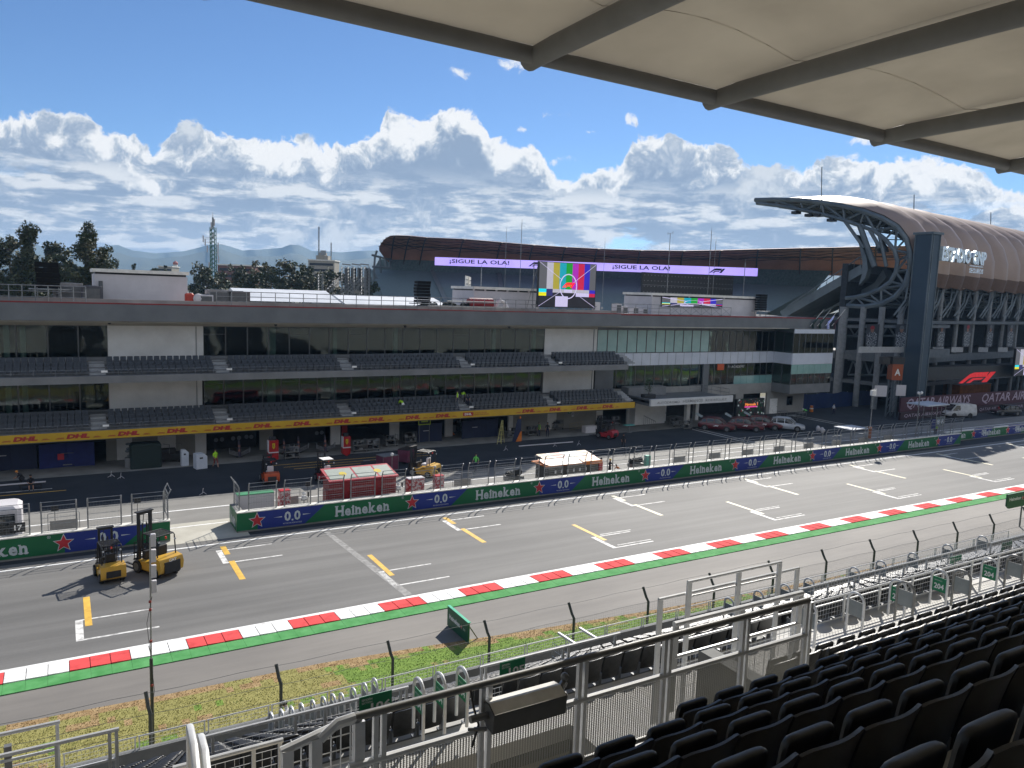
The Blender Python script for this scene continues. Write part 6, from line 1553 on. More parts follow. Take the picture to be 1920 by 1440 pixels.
for a,c in zip(NX,NX[1:]):
    n=6; vs=[]
    for y in YS:
        for i in range(n+1):
            u=i/n; vs.append((a+(c-a)*u,y,az_(y)+ZX(a+(c-a)*u)-ZE+.12+.18*min(1,(YE-y)/2)+.42*math.sin(PI*u)*min(1,(YE-y)/3)))
    b.add(vs,[(j*(n+1)+i,j*(n+1)+i+1,(j+1)*(n+1)+i+1,(j+1)*(n+1)+i) for j in range(len(YS)-1) for i in range(n)])
mk(b,'membrane',m_mem,ct,smooth=True)
b=MB()
for a,c in zip(NX,NX[1:]):
    for y0,k in ((10.7,0),(6.4,1.0)):
        pts=[]
        for i in range(13): u=i/12; y=y0-k*math.sin(PI*u); pts.append((a+(c-a)*u,y,az_(y)+ZX(a+(c-a)*u)-ZE+.285+.42*math.sin(PI*u)*min(1,(YE-y)/3)))
        b.path(pts,.010,4,cap=False)
mk(b,'seams',mat('seam_brown',(.20,.17,.13),.8),ct)
# ================================================================ people
m_skin=mat('skin',(.32,.17,.11),.6,c2=(.38,.21,.14)); m_hair=mat('hair_dark',(.015,.012,.010),.7)
def person(loc,rz,label,shirt,pants,pose='stand',cap=None,helmet=None,sleeve=False,legs_bare=False,mirror=False,name='person',group=None,vest=None):
    """one skinned surface; joints are posed, clothing follows the limbs"""
    J={'pel':(0,0,.95),'wst':(0,.01,1.08),'chs':(0,.0,1.30),'nck':(0,.01,1.47),'hd0':(0,.02,1.56),'hd1':(0,.02,1.70),
       'hl':(-.10,0,.90),'kl':(-.11,.02,.50),'al':(-.12,0,.08),'fl':(-.13,.15,.03),'hr':(.10,0,.90),'kr':(.11,.02,.50),'ar':(.12,0,.08),'fr':(.13,.15,.03),
       'sl':(-.19,0,1.40),'el':(-.25,.0,1.13),'wl':(-.24,.08,.90),'pl':(-.24,.10,.81),'sr':(.19,0,1.40),'er':(.25,.0,1.13),'wr':(.24,.08,.90),'pr':(.24,.10,.81)}
    P={'walk':{'kl':(-.10,.22,.54),'al':(-.10,.30,.10),'fl':(-.10,.45,.08),'kr':(.10,.0,.50),'ar':(.10,-.28,.14),'fr':(.10,-.20,.03),'el':(-.25,-.10,1.14),'wl':(-.22,-.06,.90),'pl':(-.22,-.04,.81),'er':(.25,.08,1.14),'wr':(.22,.24,.98),'pr':(.21,.31,.93)},
       'reach':{'er':(.27,.20,1.28),'wr':(.18,.42,1.20),'pr':(.15,.50,1.18),'el':(-.27,.16,1.20),'wl':(-.16,.36,1.12),'pl':(-.12,.43,1.10)},
       'sit':{'pel':(0,0,.50),'wst':(0,.05,.62),'chs':(0,.14,.84),'nck':(0,.18,1.00),'hd0':(0,.22,1.09),'hd1':(0,.24,1.22),'hl':(-.10,.02,.47),'kl':(-.14,.44,.50),'al':(-.14,.40,.10),'fl':(-.14,.55,.05),'hr':(.10,.02,.47),'kr':(.14,.44,.50),'ar':(.14,.40,.10),'fr':(.14,.55,.05),'sl':(-.19,.14,.93),'el':(-.26,.28,.70),'wl':(-.10,.46,.62),'pl':(-.03,.50,.60),'sr':(.19,.14,.93),'er':(.26,.28,.70),'wr':(.10,.46,.62),'pr':(.03,.50,.60)},
       'crouch':{'pel':(0,-.1,.36),'wst':(0,0,.48),'chs':(0,.18,.66),'nck':(0,.28,.78),'hd0':(0,.34,.85),'hd1':(0,.40,.96),'hl':(-.12,-.08,.34),'kl':(-.18,.28,.46),'al':(-.14,.06,.08),'fl':(-.15,.22,.03),'hr':(.12,-.08,.34),'kr':(.18,.28,.46),'ar':(.14,.06,.08),'fr':(.15,.22,.03),'sl':(-.19,.2,.74),'el':(-.22,.38,.56),'wl':(-.12,.55,.45),'pl':(-.08,.62,.42),'sr':(.19,.2,.74),'er':(.22,.38,.56),'wr':(.12,.55,.45),'pr':(.08,.62,.42)},
       'bend':{'wst':(0,.14,1.05),'chs':(0,.36,1.13),'nck':(0,.50,1.18),'hd0':(0,.58,1.20),'hd1':(0,.70,1.24),'sl':(-.19,.42,1.18),'el':(-.22,.52,.95),'wl':(-.16,.62,.78),'pl':(-.14,.66,.72),'sr':(.19,.42,1.18),'er':(.22,.52,.95),'wr':(.16,.62,.78),'pr':(.14,.66,.72)}}
    J.update(P.get(pose,{})); 
    if mirror: J={k:(-x,y,z) for k,(x,y,z) in J.items()}
    Rd={'pel':.145,'wst':.125,'chs':.155,'nck':.058,'hd0':.085,'hd1':.088,'hl':.095,'kl':.065,'al':.045,'fl':.038,'hr':.095,'kr':.065,'ar':.045,'fr':.038,'sl':.062,'el':.045,'wl':.03,'pl':.038,'sr':.062,'er':.045,'wr':.03,'pr':.038}
    E=[('pel','wst'),('wst','chs'),('chs','nck'),('nck','hd0'),('hd0','hd1'),('pel','hl'),('hl','kl'),('kl','al'),('al','fl'),('pel','hr'),('hr','kr'),('kr','ar'),('ar','fr'),('chs','sl'),('sl','el'),('el','wl'),('wl','pl'),('chs','sr'),('sr','er'),('er','wr'),('wr','pr')]
    ks=list(J); V_=[J[k] for k in ks]; Ed=[(ks.index(a),ks.index(b)) for a,b in E]; rad=[Rd[k] for k in ks]; lab_=list(E)
    for s in 'lr':    # five separate unequal fingers and a thumb leaving the side of the palm
        w=V(J['w'+s]); p=V(J['p'+s]); d=(p-w).normalized(); side=d.cross(V((0,0,1)))
        if side.length<.1: side=V((0,1,0))
        side.normalize(); cu=side.cross(d)
        pi=ks.index('p'+s)
        for i in range(5):
            o=(i-2)*.019 if i else -.045; ln=(.055,.075,.085,.08,.062)[i]; a=p+side*o+d*(.012 if i else -.02); b_=a+(d*.6+cu*.25+(side*-.7 if i==0 else V((0,0,0))))*ln; 
            V_+= [tuple(a),tuple(b_)]; n=len(V_); rad+=[.010,.008]; Ed+=[(pi,n-2),(n-2,n-1)]; lab_+=[('w'+s,'p'+s)]*2
    me=bpy.data.meshes.new('person'); me.from_pydata(V_,Ed,[]); ob=bpy.data.objects.new('tmp',me); COL.objects.link(ob)
    sk=ob.modifiers.new('s','SKIN'); ly=me.skin_vertices[0].data if me.skin_vertices else None
    if ly is None:
        bpy.context.view_layer.objects.active=ob; bpy.context.view_layer.update(); ly=me.skin_vertices[0].data
    for i,r in enumerate(rad): ly[i].radius=(r,r*(.78 if ks[i] in('chs','wst','pel') else 1)) if i<len(ks) else (r,r)
    ly[0].use_root=True
    sb_=ob.modifiers.new('u','SUBSURF'); sb_.levels=1; sb_.render_levels=1
    bpy.context.view_layer.update(); m2=bpy.data.meshes.new_from_object(ob.evaluated_get(bpy.context.evaluated_depsgraph_get()))
    vs=[tuple(v.co) for v in m2.vertices]; fs=[tuple(p.vertices) for p in m2.polygons]; bpy.data.objects.remove(ob)
    segs=[(V(J[a]),V(J[b_]),a,b_) for a,b_ in E]; mi=[]
    for f in fs:
        c=V((0,0,0)); 
        for i in f: c+=V(vs[i])
        c/=len(f); best=None
        for A,B,a,b_ in segs:
            t_=max(0,min(1,(c-A).dot(B-A)/((B-A).length_squared+1e-9))); dd=(c-A.lerp(B,t_)).length-Rd[a]*.7
            if best is None or dd<best[0]: best=(dd,a,b_,t_)
        _,a,b_,t_=best
        if a in('nck','hd0') or b_ in('pl','pr'): k=0
        elif b_ in('wl','wr'): k=1 if sleeve else 0
        elif a in ('pel','hl','hr','kl','kr') and b_!='wst': k=(0 if legs_bare and a in('kl','kr') else 2)
        elif a in('al','ar'): k=3
        else: k=1
        mi.append(k)
    t=thing(name,label,'person',(0,0,0),group=group); b=MB(); b.v=vs; b.f=fs; b.m=mi; mk(b,'body',[m_skin,shirt,pants,m_bk],t,smooth=True)
    h=V(J['hd1']); hd=(h-V(J['hd0'])).normalized(); fw=V((0,1,0)) if abs(hd.y)<.7 else V((0,.3,-1)).normalized()
    b=MB(); b.ball(h+fw*.085-hd*.035,(.013,.02,.018),6,4); 
    for sx in(-1,1): b.ball(h+V((sx*.088,0,-.03)),(.012,.022,.03),6,4)
    mk(b,'nose_and_ears',m_skin,t)
    b=MB()
    for sx in(-1,1): b.ball(h+fw*.082+V((sx*.032,0,0))-hd*.01,(.012,.008,.009),5,4)
    b.ball(h+fw*.078-hd*.07,(.026,.008,.006),6,4); mk(b,'eyes_and_mouth',m_hair,t)
    b=MB(); b.ball(h-fw*.012+hd*.022,(.094,.098,.085),10,6)
    if helmet or cap: b=MB(); b.ball(h+hd*.03,(.112,.12,.10),12,6,half=False); b.add([h+fw*.10+V((-.08,0,0))+hd*.03,h+fw*.10+V((.08,0,0))+hd*.03,h+fw*.19+V((.06,0,0))+hd*.015,h+fw*.19+V((-.06,0,0))+hd*.015],[(0,1,2,3),(3,2,1,0)])
    mk(b,'helmet' if helmet else ('cap' if cap else 'hair'),helmet or cap or m_hair,t,smooth=True)
    if vest:
        b=MB(); c=V(J['chs']); w_=V(J['wst'])
        for sx in(-1,1):
            b.path([w_+V((sx*.075,-.115,-.05)),c+V((sx*.08,-.125,0)),c+V((sx*.075,-.07,.13)),c+V((sx*.075,.08,.12)),c+V((sx*.08,.135,0)),w_+V((sx*.075,.115,-.05))],.018,5)
        mk(b,'reflective_bands',m_wht,t)
    t.location=loc; t.rotation_euler=(0,0,rz); return t
def cl(n,c,**k): return mat('cloth_'+n,c,.85,sc=8,bump=.3,bs=30,**k)
c_lime=cl('lime',(.40,.75,.02)); c_green=cl('green',(.16,.62,.12)); c_blk=cl('black',(.015,.015,.018)); c_nvy=cl('navy',(.015,.02,.05)); c_red=cl('red',(.45,.03,.03)); c_white=cl('white',(.70,.70,.70)); c_khaki=cl('khaki',(.40,.30,.10)); c_grey=cl('grey',(.13,.13,.14)); m_hel=mat('helmet_white',(.7,.7,.7),.35); m_hely=mat('helmet_yellow',(.65,.42,.02),.35)
g0=lambda px,py,z=0: gz(px,py,z)
person(g0(404,877),R(200),'person in lime shirt and reddish shorts walking beside the broad white kiosk',c_lime,cl('shorts',(.16,.04,.04)),'walk',legs_bare=True)
person(g0(892,884)-V((0,0,0)),R(120),'person with a dark helmet and green vest walking in the pit lane',c_green,c_nvy,'walk',helmet=m_bk)
person(g0(58,918),R(185),'person in a black shirt sitting on a bench, forearms on their knees',c_blk,c_blk,'sit',legs_bare=True)
person(g0(43,905),R(90),'person crouching in dark clothes with an orange helmet, behind the sitting one',c_blk,c_blk,'crouch',helmet=mat('helmet_orange',(.60,.22,.03),.4))
p=gy(757,768,YF+.8); person((p.x,YF+1.0,3.9),R(10),'person in a lime vest bending on the lower balcony, left of the group',c_lime,c_white,'bend',cap=m_bk)
p=gy(858,760,YF+1.2); person((p.x,YF+1.3,4.2),R(60),'person in a banded lime vest, leftmost on the balcony stairs',c_lime,c_nvy,'stand',vest=True,cap=c_blk)
p=gy(868,757,YF+1.7); person((p.x,YF+1.9,4.4),R(-40),'person in a lime vest on the lower balcony stairs, in the middle of the group',c_lime,c_grey,'bend')
p=gy(877,757,YF+1.4); person((p.x,YF+1.5,4.2),R(160),'person in a dark vest with pale bands on the lower balcony, right of the group',c_nvy,c_nvy,'bend',vest=True)
person((gy(1010,815,77.0).x,77.0,0),R(175),'person in dark clothes with yellow braces in front of the beige garage wall, left one',c_nvy,c_nvy,'stand')
person((gy(1026,820,76.4).x,76.4,0),R(160),'person in dark clothes with yellow braces in front of the beige garage wall, right one',c_blk,c_nvy,'stand')
for px,Y in ((1010,77.0),(1026,76.4)):
    pass
person(g0(1168,842),R(150),'person in dark clothes walking alone on the dark pit lane right of the red forklift',c_blk,c_blk,'walk')
person(g0(1512,782),R(80),'person in a green shirt bending over metal tables near the blue tarpaulin',c_green,c_blk,'bend',helmet=m_hel)
person(g0(1562,778),R(240),'person in a white shirt and dark trousers near the blue tarpaulin',c_white,c_nvy,'walk')
p=gy(815,885,60.2); person((p.x,60.2,0),R(170),'person in a khaki jacket and white cap behind the pit wall beside the yellow forklift',c_khaki,c_grey,'reach',cap=m_hel,sleeve=True)
p=gy(1143,880,56.9); person((p.x,56.9,0),R(200),'person in dark clothes behind the pit wall right of the orange-roofed timing stand',c_blk,c_blk,'reach',cap=mat('cap_yellow',(.6,.45,.1),.6))
p=gy(1126,880,57.6); person((p.x,57.6,0),R(250),'person in a red shirt at the right end of the orange-roofed timing stand',c_red,c_blk,'stand',cap=c_blk)
p=gy(1161,882,57.4); person((p.x,57.4,0),R(90),'person in white with an orange bag bending behind the pit wall',cl('orange',(.55,.16,.02)),c_white,'crouch')
p=gy(1752,828,58.5); person((p.x,58.5,0),R(90),'person in a yellow-green vest below the marshal tower',c_lime,c_nvy,'stand')
p=gz(535,1336,.9); person((p.x,27.0,.9-.2),R(30),'photographer in a white shirt and black cap crouching behind the mesh railing by the verge',c_white,c_blk,'crouch',cap=m_bk)
person((gy(1064,868,61).x,74,0),R(10),'person in dark clothes by the beige garage wall, left of the doorway',c_blk,c_blk,'stand') if False else None
# yellow braces of the two mechanics
for px,Y,zz_ in ((1010,77.0,0),(1026,76.4,0)):
    x=gy(px,815,Y).x; b=MB()
    for s in(-1,1): b.path([(x+s*.09,Y-.15,.95),(x+s*.1,Y-.17,1.3),(x+s*.08,Y-.10,1.45)],.028,5)
    b.path([(x-.09,Y-.15,.95),(x,Y-.17,.85),(x+.09,Y-.15,.95)],.028,5)
    for o in COL.objects:
        if o.name.startswith('person') and o.parent is None and abs(o.location.x-x)<.01 and abs(o.location.y-Y)<.01:
            b.xf(Matrix.Rotation(-o.rotation_euler.z,4,'Z')@Matrix.Translation((-x,-Y,0))); mk(b,'yellow_braces',c_lime,o)
# ================================================================ vehicles
m_tyre=mat('tyre',(.012,.012,.013),.8,c2=(.02,.02,.02)); m_rim=mat('rim',(.25,.26,.27),.3,.7); m_cgl=mat('car_glass',(.010,.016,.018),.05,spec=.9); m_lamp=mat('lamp_clear',(.5,.52,.55),.15)
def wheel(p,x,y,r,w=.22,name='wheel'):
    b=MB(); b.path([(x,y-w/2,r),(x,y-w/2+.02,r),(x,y+w/2-.02,r),(x,y+w/2,r)],[r*.94,r,r,r*.94],18); o=mk(b,name,m_tyre,p,smooth=True)
    b=MB(); s=1 if y>0 else -1; b.tube((x,y+s*w*.3,r),(x,y+s*(w/2+.012),r),r*.62,12)
    for k in range(5): a=2*PI*k/5; b.beam((x,y+s*(w/2+.014),r),(x+math.cos(a)*r*.6,y+s*(w/2+.014),r+math.sin(a)*r*.6),.05,.03,up=(0,1,0))
    mk(b,'rim',m_rim,o); return o
def car(label,paint,kind='suv',tail_open=False,name='parked_car',cat='car',logo=None,group=None):
    t=thing(name,label,cat,(0,0,0),group=group)
    if kind=='suv': S=[(-2.3,.45,.86,.80),(-2.22,.34,.98,.88),(-1.7,.28,1.02,.93),(-.6,.28,1.0,.94),(.7,.28,.98,.94),(1.1,.28,.96,.93),(1.75,.28,.88,.90),(2.2,.32,.78,.82),(2.36,.42,.66,.70)]; Rf=[(-2.22,.98,.80),(-1.85,1.52,.70),(-1.2,1.64,.68),(.0,1.66,.68),(.45,1.60,.67),(1.18,.97,.78)]
    else: S=[(-2.7,.45,1.0,.88),(-2.62,.34,1.15,.95),(-1.6,.28,1.18,.98),(.5,.28,1.15,.98),(1.5,.28,1.1,.97),(2.1,.3,1.0,.94),(2.55,.36,.80,.82),(2.65,.45,.66,.72)]; Rf=[(-2.64,1.15,.93),(-2.55,2.1,.84),(-1.2,2.18,.84),(.4,2.18,.83),(1.0,2.08,.80),(1.95,1.05,.88)]
    b=MB(); vs=[];fs=[]
    for x,z0,z1,w in S: vs+=[(x,-w*.9,z0),(x,-w,z0+.14),(x,-w,z1-.22),(x,-w*.93,z1),(x,-w*.5,z1+.03),(x,w*.5,z1+.03),(x,w*.93,z1),(x,w,z1-.22),(x,w,z0+.14),(x,w*.9,z0)]
    n=10
    for i in range(len(S)-1):
        for j in range(n): a=i*n+j; c=i*n+(j+1)%n; fs.append((a,c,c+n,a+n))
    fs+=[tuple(range(n)),tuple(range((len(S)-1)*n,len(S)*n))[::-1]]; b.add(vs,fs); mk(b,'body',paint,t,smooth=True)
    b=MB(); vs=[];fs=[]; zb=S[3][2]
    for x,z,w in Rf: vs+=[(x,-w*1.04,zb-.03),(x,-w*.97,zb+(z-zb)*.7),(x,-w*.86,z),(x,w*.86,z),(x,w*.97,zb+(z-zb)*.7),(x,w*1.04,zb-.03)]
    for i in range(len(Rf)-1):
        for j in range(5): a=i*6+j; fs.append((a,a+1,a+7,a+6))
    b.add(vs,fs)
    if kind=='suv': 
        mk(b,'windows',m_cgl,t,smooth=True)
        b=MB(); 
        for i in range(1,4):
            (x0,z0,w0),(x1,z1,w1)=Rf[i],Rf[i+1]; b.add([(x0,-w0*.9,z0+.012),(x0,w0*.9,z0+.012),(x1,w1*.9,z1+.012),(x1,-w1*.9,z1+.012)],[(0,1,2,3)])
        for s in(-1,1):
            b.path([(-2.0,s*.80,zb),(-1.8,s*.71,1.5),(-1.2,s*.66,1.64),(.0,s*.66,1.66),(.45,s*.66,1.60),(1.15,s*.78,zb+.02)],.035,5)
            for x in(-1.25,-.25): b.beam((x,s*.88,zb),(x,s*.68,1.62),.09,.03)
            b.tube((-1.4,s*.55,1.7),(.2,s*.55,1.71),.022,5)
        mk(b,'roof',paint,t,smooth=True)
    else:
        mk(b,'cargo_body',paint,t,smooth=True)
        b=MB(); b.add([(1.06,-.70,2.03),(1.06,.70,2.03),(1.96,.80,1.14),(1.96,-.80,1.14)],[(0,1,2,3)])
        for s in(-1,1): b.add([(.35,s*.93,1.2),(1.72,s*.935,1.2),(1.05,s*.845,1.92),(.35,s*.85,1.96)],[(0,1,2,3)])
        mk(b,'windows',m_cgl,t)
    xf=S[-2][0]
    for s in(-1,1):
        b=MB(); b.fr((xf-.28,s*.52-.2*(s<0)-.0,.68),(.34,0,-.03),(0,.26,0),(-.02,0,.10)); mk(b,'headlight',m_lamp,t)
        b=MB(); b.box(S[0][0]-.015,S[0][0]+.1,s*.62-.12,s*.62+.12,.78,.90); mk(b,'tail_light',mat('tail_red',(.3,.01,.01),.3),t)
        b=MB(); b.rbox(.72,.92,s*.98-.10,s*.98+.10,zb+.0,zb+.16,.03); mk(b,'mirror',paint,t)
        for x in(-1.42,1.42):
            b=MB(); b.tube((x,s*(.955 if kind=='suv' else .985),.36),(x,s*.70,.36),.43,18); mk(b,'wheel_arch',m_bk,t); wheel(t,x,s*.84,.36)
    b=MB(); b.box(S[-1][0]-.05,S[-1][0]+.02,-.42,.42,.44,.62); mk(b,'grille',m_bk,t)
    b=MB(); b.box(S[-1][0]+.0,S[-1][0]+.03,-.24,.24,.34,.44); mk(b,'number_plate',m_wht,t)
    if tail_open: b=MB(); b.prism([(-1.9,-.72,1.60),(-1.9,.72,1.60),(-2.75,.74,2.0),(-2.75,-.74,2.0)],(0,0,.06)); mk(b,'tailgate',mat('tailgate_glass',(.30,.36,.38),.15),t)
    if logo:
        b=MB()
        f1logo(b,(-.35,-.965,.62),(1,0,0),(0,0,1),.7,.2,0); mk(b,'door_logo',m_wht,t)
    return t
p_red=mat('paint_maroon',(.11,.008,.015),.28,.2,c2=(.13,.010,.018),coat=.6); p_wh=mat('paint_white',(.50,.53,.57),.28,.1,c2=(.56,.59,.63),coat=.6); p_van=mat('paint_van',(.50,.51,.52),.35); p_blk=mat('paint_black',(.02,.022,.026),.3,coat=.5)
hd=R(-52)
for (px,py,lab,k,ta) in ((1345,815,'maroon sports utility car with a white racing logo, leftmost of the parked row',1,True),(1400,815,'maroon sports utility car second in the parked row, tailgate up',1,True),(1435,812,'maroon sports utility car third in the parked row, next to the white one',0,True)):
    c_=car(lab,p_red,tail_open=ta,logo=True); q=gz(px,py-8); c_.location=(q.x,q.y+.2,0); c_.rotation_euler=(0,0,hd)
c_=car('white sports utility car at the right end of the parked row',p_wh); q=gz(1474,806); c_.location=(q.x,q.y,0); c_.rotation_euler=(0,0,hd)
c_=car('white panel van parked in front of the burgundy airline hoarding',p_van,'van',name='van',cat='van'); q=gz(1792,783); c_.location=(q.x+1,q.y+.3,0); c_.rotation_euler=(0,0,R(160))
c_=car('black pickup style car parked in front of the hoarding near the right edge',p_blk); q=gz(1885,778); c_.location=(q.x,q.y,0); c_.rotation_euler=(0,0,R(160))
# forklifts
def forklift(label,col,s=1.0,seat=m_bk,roof=None,mast_h=2.9,text_=None,load=None,guard=m_bk):
    t=thing('forklift',label,'forklift',(0,0,0)); 
    b=MB(); P=[(-1.35,.35),(-1.42,.75),(-1.30,1.05),(-.75,1.12),(-.55,.72),(.55,.70),(.75,.55),(.75,.25),(-1.2,.25)]
    w=.62; vs=[]
    for y,k in ((-w,.97),(-w-.05,1),(w+.05,1),(w,.97)): vs+=[(x*k if x<0 else x,y,z) for x,z in P]
    n=len(P); fs=[tuple(range(n)),tuple(range(3*n,4*n))[::-1]]
    for r in range(3):
        for j in range(n): a=r*n+j; c=r*n+(j+1)%n; fs.append((a,a+n,c+n,c))
    b.add(vs,fs); mk(b,'chassis',col,t,smooth=True)
    b=MB(); b.box(-1.44,-1.36,-.38,.38,.42,.80); mk(b,'radiator_grille',m_bk,t)
    b=MB(); b.rbox(-.55,.0,-.3,.3,.95,1.1,.04); b.rbox(-.62,-.45,-.28,.28,1.1,1.6,.04); mk(b,'seat',seat,t)
    b=MB(); b.tube((.35,0,.75),(.18,0,1.25),.03,6); b.path([(.18+.04*math.cos(a)*.5,math.sin(a)*.17,1.27+.05*math.cos(a)) for a in [2*PI*k/10 for k in range(11)]],.015,5); b.box(.28,.5,-.4,.4,.7,1.15); mk(b,'steering_column',m_bk,t)
    b=MB(); H=2.15
    for y in(-.52,.52): b.path([(.55,y,.75),(.35,y,H-.05),(.2,y,H),(-.75,y,H),(-.85,y,H-.05),(-.95,y,1.05)],.035,6)
    for i in range(8): x=-.72+.12*i; b.tube((x,-.52,H),(x,.52,H),.018,5)
    b.tube((-.78,-.52,H),(-.78,.52,H),.035,5); b.tube((.25,-.52,H),(.25,.52,H),.035,5); mk(b,'overhead_guard',guard,t,smooth=True)
    if roof: b=MB(); b.box(-.8,.3,-.5,.5,H+.03,H+.07); mk(b,'roof_panel',roof,t)
    b=MB()
    for y in(-.34,.34): b.box(.86,.98,y-.06,y+.06,.1,mast_h); b.box(.99,1.07,y-.045 if y>0 else y-.02,y+.02 if y>0 else y+.045,.1,mast_h-.05)
    for z in(.35,1.3,mast_h-.06): b.box(.85,.98,-.34,.34,z-.05,z+.05)
    b.box(.80,1.1,-.46,.46,mast_h,mast_h+.05); b.tube((.93,-.12,.2),(.93,-.12,mast_h*.8),.04,6); b.tube((.93,.12,.2),(.93,.12,mast_h*.8),.04,6); b.path([(.9,.05,mast_h),(.8,.2,2.2),(.86,.25,1.2)],.02,5); mk(b,'mast',m_bk,t)
    b=MB(); zc=.55
    for z in(zc,zc+.35): b.box(1.08,1.13,-.55,.55,z,z+.08)
    for y in(-.5,-.25,0,.25,.5): b.box(1.09,1.12,y-.015,y+.015,zc+.05,zc+.95)
    b.box(1.09,1.12,-.52,.52,zc+.92,zc+.96); mk(b,'carriage',m_bk,t)
    for y in(-.28,.28): b=MB(); b.box(1.13,1.18,y-.06,y+.06,.12,zc+.4); b.box(1.13,2.2,y-.06,y+.06,.10,.145); mk(b,'fork',m_bk,t)
    for x,y,r in((.62,-.60,.34),(.62,.60,.34),(-.85,-.55,.28),(-.85,.55,.28)): wheel(t,x,y,r,.24)
    b=MB()
    for y in(-.45,.45): b.tube((-1.0,y,1.9),(-1.02,y,1.9),.06,8)
    mk(b,'work_light',m_lamp,t); b=MB(); b.tube((-.9,0,1.98),(-.9,0,2.1),.05,8); mk(b,'beacon',mat('beacon',(.6,.06,.04),.3),t)
    if text_: b=MB(); text(b,text_,(-1.455,0,.98),(0,-1,0),(0,0,1),w=.44,h=.16,bold=.05); b.xf(Matrix.Identity(4)); mk(b,'brand_lettering',m_wht,t)
    if text_: b=MB(); b.box(-1.45,-1.40,-.45,.45,.3,.9); mk(b,'rear_panel',m_bk,t)
    t.scale=(s,s,s); return t
p_yel=mat('lift_yellow',(.55,.31,.035),.35,sc=2,c2=(.62,.36,.045),coat=.3); p_or=mat('lift_orange',(.42,.07,.02),.4); p_rd=mat('lift_red',(.40,.02,.03),.4)
def put(t,x,y,rz,z=0): t.location=(x,y,z); t.rotation_euler=(0,0,rz); return t
put(forklift('yellow forklift standing on the track seen from behind, left one of the two',p_yel,.98,mast_h=2.75),2.0,48.5,R(97))
put(forklift('larger yellow forklift with a tall mast on the track, right one of two',p_yel,1.12,mast_h=3.1,text_='CAT'),4.45,48.3,R(118))
q=gz(507,903); put(forklift('orange forklift in the dark pit lane beyond the pit wall, leftmost',p_or,.95,seat=m_ph,mast_h=2.3),q.x-.1,q.y,R(88))
q=gz(613,905); put(forklift('red forklift with a white roof behind the red timing stand',p_rd,.95,seat=m_ph,roof=m_wht,mast_h=2.6),q.x,q.y+.6,R(95))
q=gz(795,893); put(forklift('yellow forklift carrying a maroon crate in the pit lane',p_yel,1.1,mast_h=2.4,seat=m_ph),q.x,q.y+.3,R(125))
q=gz(1138,822); put(forklift('red forklift parked close to the garages, left of the dark barrier',p_rd,1.0,mast_h=2.6),q.x,q.y+.3,R(110))
# ================================================================ pit lane things
def cr(name,label,cat,x,y,w,d,h,m,z=0,b_=.03,rz=0,lid=None,extra=None):
    t=thing(name,label,cat,(0,0,0)); b=MB(); b.rbox(-w/2,w/2,-d/2,d/2,z,z+h,b_); mk(b,'body',m,t)
    if lid: b=MB(); b.rbox(-w/2-.01,w/2+.01,-d/2-.01,d/2+.01,z+h-.01,z+h+.05,b_*.5); mk(b,'lid',lid,t)
    if extra: extra(t)
    t.location=(x,y,0); t.rotation_euler=(0,0,rz); return t
m_bg2=mat('crate_maroon',(.13,.03,.06),.5,c2=(.17,.04,.08))
q=gz(722,882); cr('flight_case','maroon flight case standing on the pit lane between two forklifts','crate',q.x+.4,q.y+.5,1.7,1.3,1.35,m_bg2,lid=m_slab,rz=R(10),extra=lambda t:[mk(MB().box(-.85,-.82,-.66,-.6,0,1.35).box(.82,.85,-.66,-.6,0,1.35),'corner_strips',m_gal,t)])
q=gz(772,872); cr('flight_case','maroon flight case carried on the forks of the yellow pit lane forklift','crate',q.x-.1,q.y+1.0,1.6,1.2,1.2,m_bg2,z=.25,lid=m_bk,rz=R(35))
q=gz(735,868,1.2); t=thing('pole_lamp','thin pole with a white ball lamp beside the maroon flight case','lamp',(q.x,q.y,0)); b=MB(); b.tube((q.x,q.y,0),(q.x,q.y,1.9),.03,6); mk(b,'pole',m_gal,t); b=MB(); b.ball((q.x,q.y,2.0),.16,8,6); mk(b,'lamp_ball',m_hel,t)
# kiosks
def kiosk(px,py,w,h,d,lab,rz):
    q=gz(px,py); t=thing('kiosk',lab,'kiosk',(0,0,0)); b=MB(); b.prism([(-w/2,-d/2,0),(w/2,-d/2,0),(w/2,-d/2,h-.25),(w/2-.25,-d/2,h),(-w/2,-d/2,h)],(0,d,0)); mk(b,'body',mat('kiosk_white',(.52,.56,.62),.4,c2=(.60,.64,.70)),t)
    b=MB(); b.box(-w*.2,w*.1,-d/2-.01,-d/2-.001,h*.68,h*.78); mk(b,'dark_slot',m_bk,t); b=MB(); b.box(-w/2+.05,w/2-.05,-d/2+.05,d/2-.05,0,-.0+.02); mk(b,'foot',m_bk,t); t.location=(q.x,q.y+d/2,0.03); t.rotation_euler=(0,0,rz)
kiosk(347,874,.62,1.5,.6,'slim white kiosk with a sloping top, left one of the two',R(5)); kiosk(377,880,1.0,1.4,.8,'broad white kiosk with a dark slot, right one of the two',R(12))
for i,(px,py,w,h,lab) in enumerate(((275,880,2.6,2.3,'tall dark green covered rack beside the garage wall panels'),)):
    q=gz(px,py); cr('covered_rack',lab,'rack',q.x,q.y+1,w,1.6,h,mat('cover_green',(.006,.018,.016),.7,bump=.5),b_=.15)
q=gz(318,868); t=thing('equipment_cart','black open equipment cart with tubular handles left of the slim white kiosk','cart',(q.x,q.y+.6,0)); b=MB(); b.box(q.x-1.1,q.x+1.1,q.y,q.y+1.0,.3,.9); b.box(q.x-.9,q.x+.6,q.y+.1,q.y+.9,.9,1.3); mk(b,'tray',m_bk,t); b=MB()
for s in(-1.1,.0,1.1): b.path([(q.x+s,q.y,.9),(q.x+s,q.y,1.75),(q.x+s-.5,q.y+.3,1.8)],.03,5)
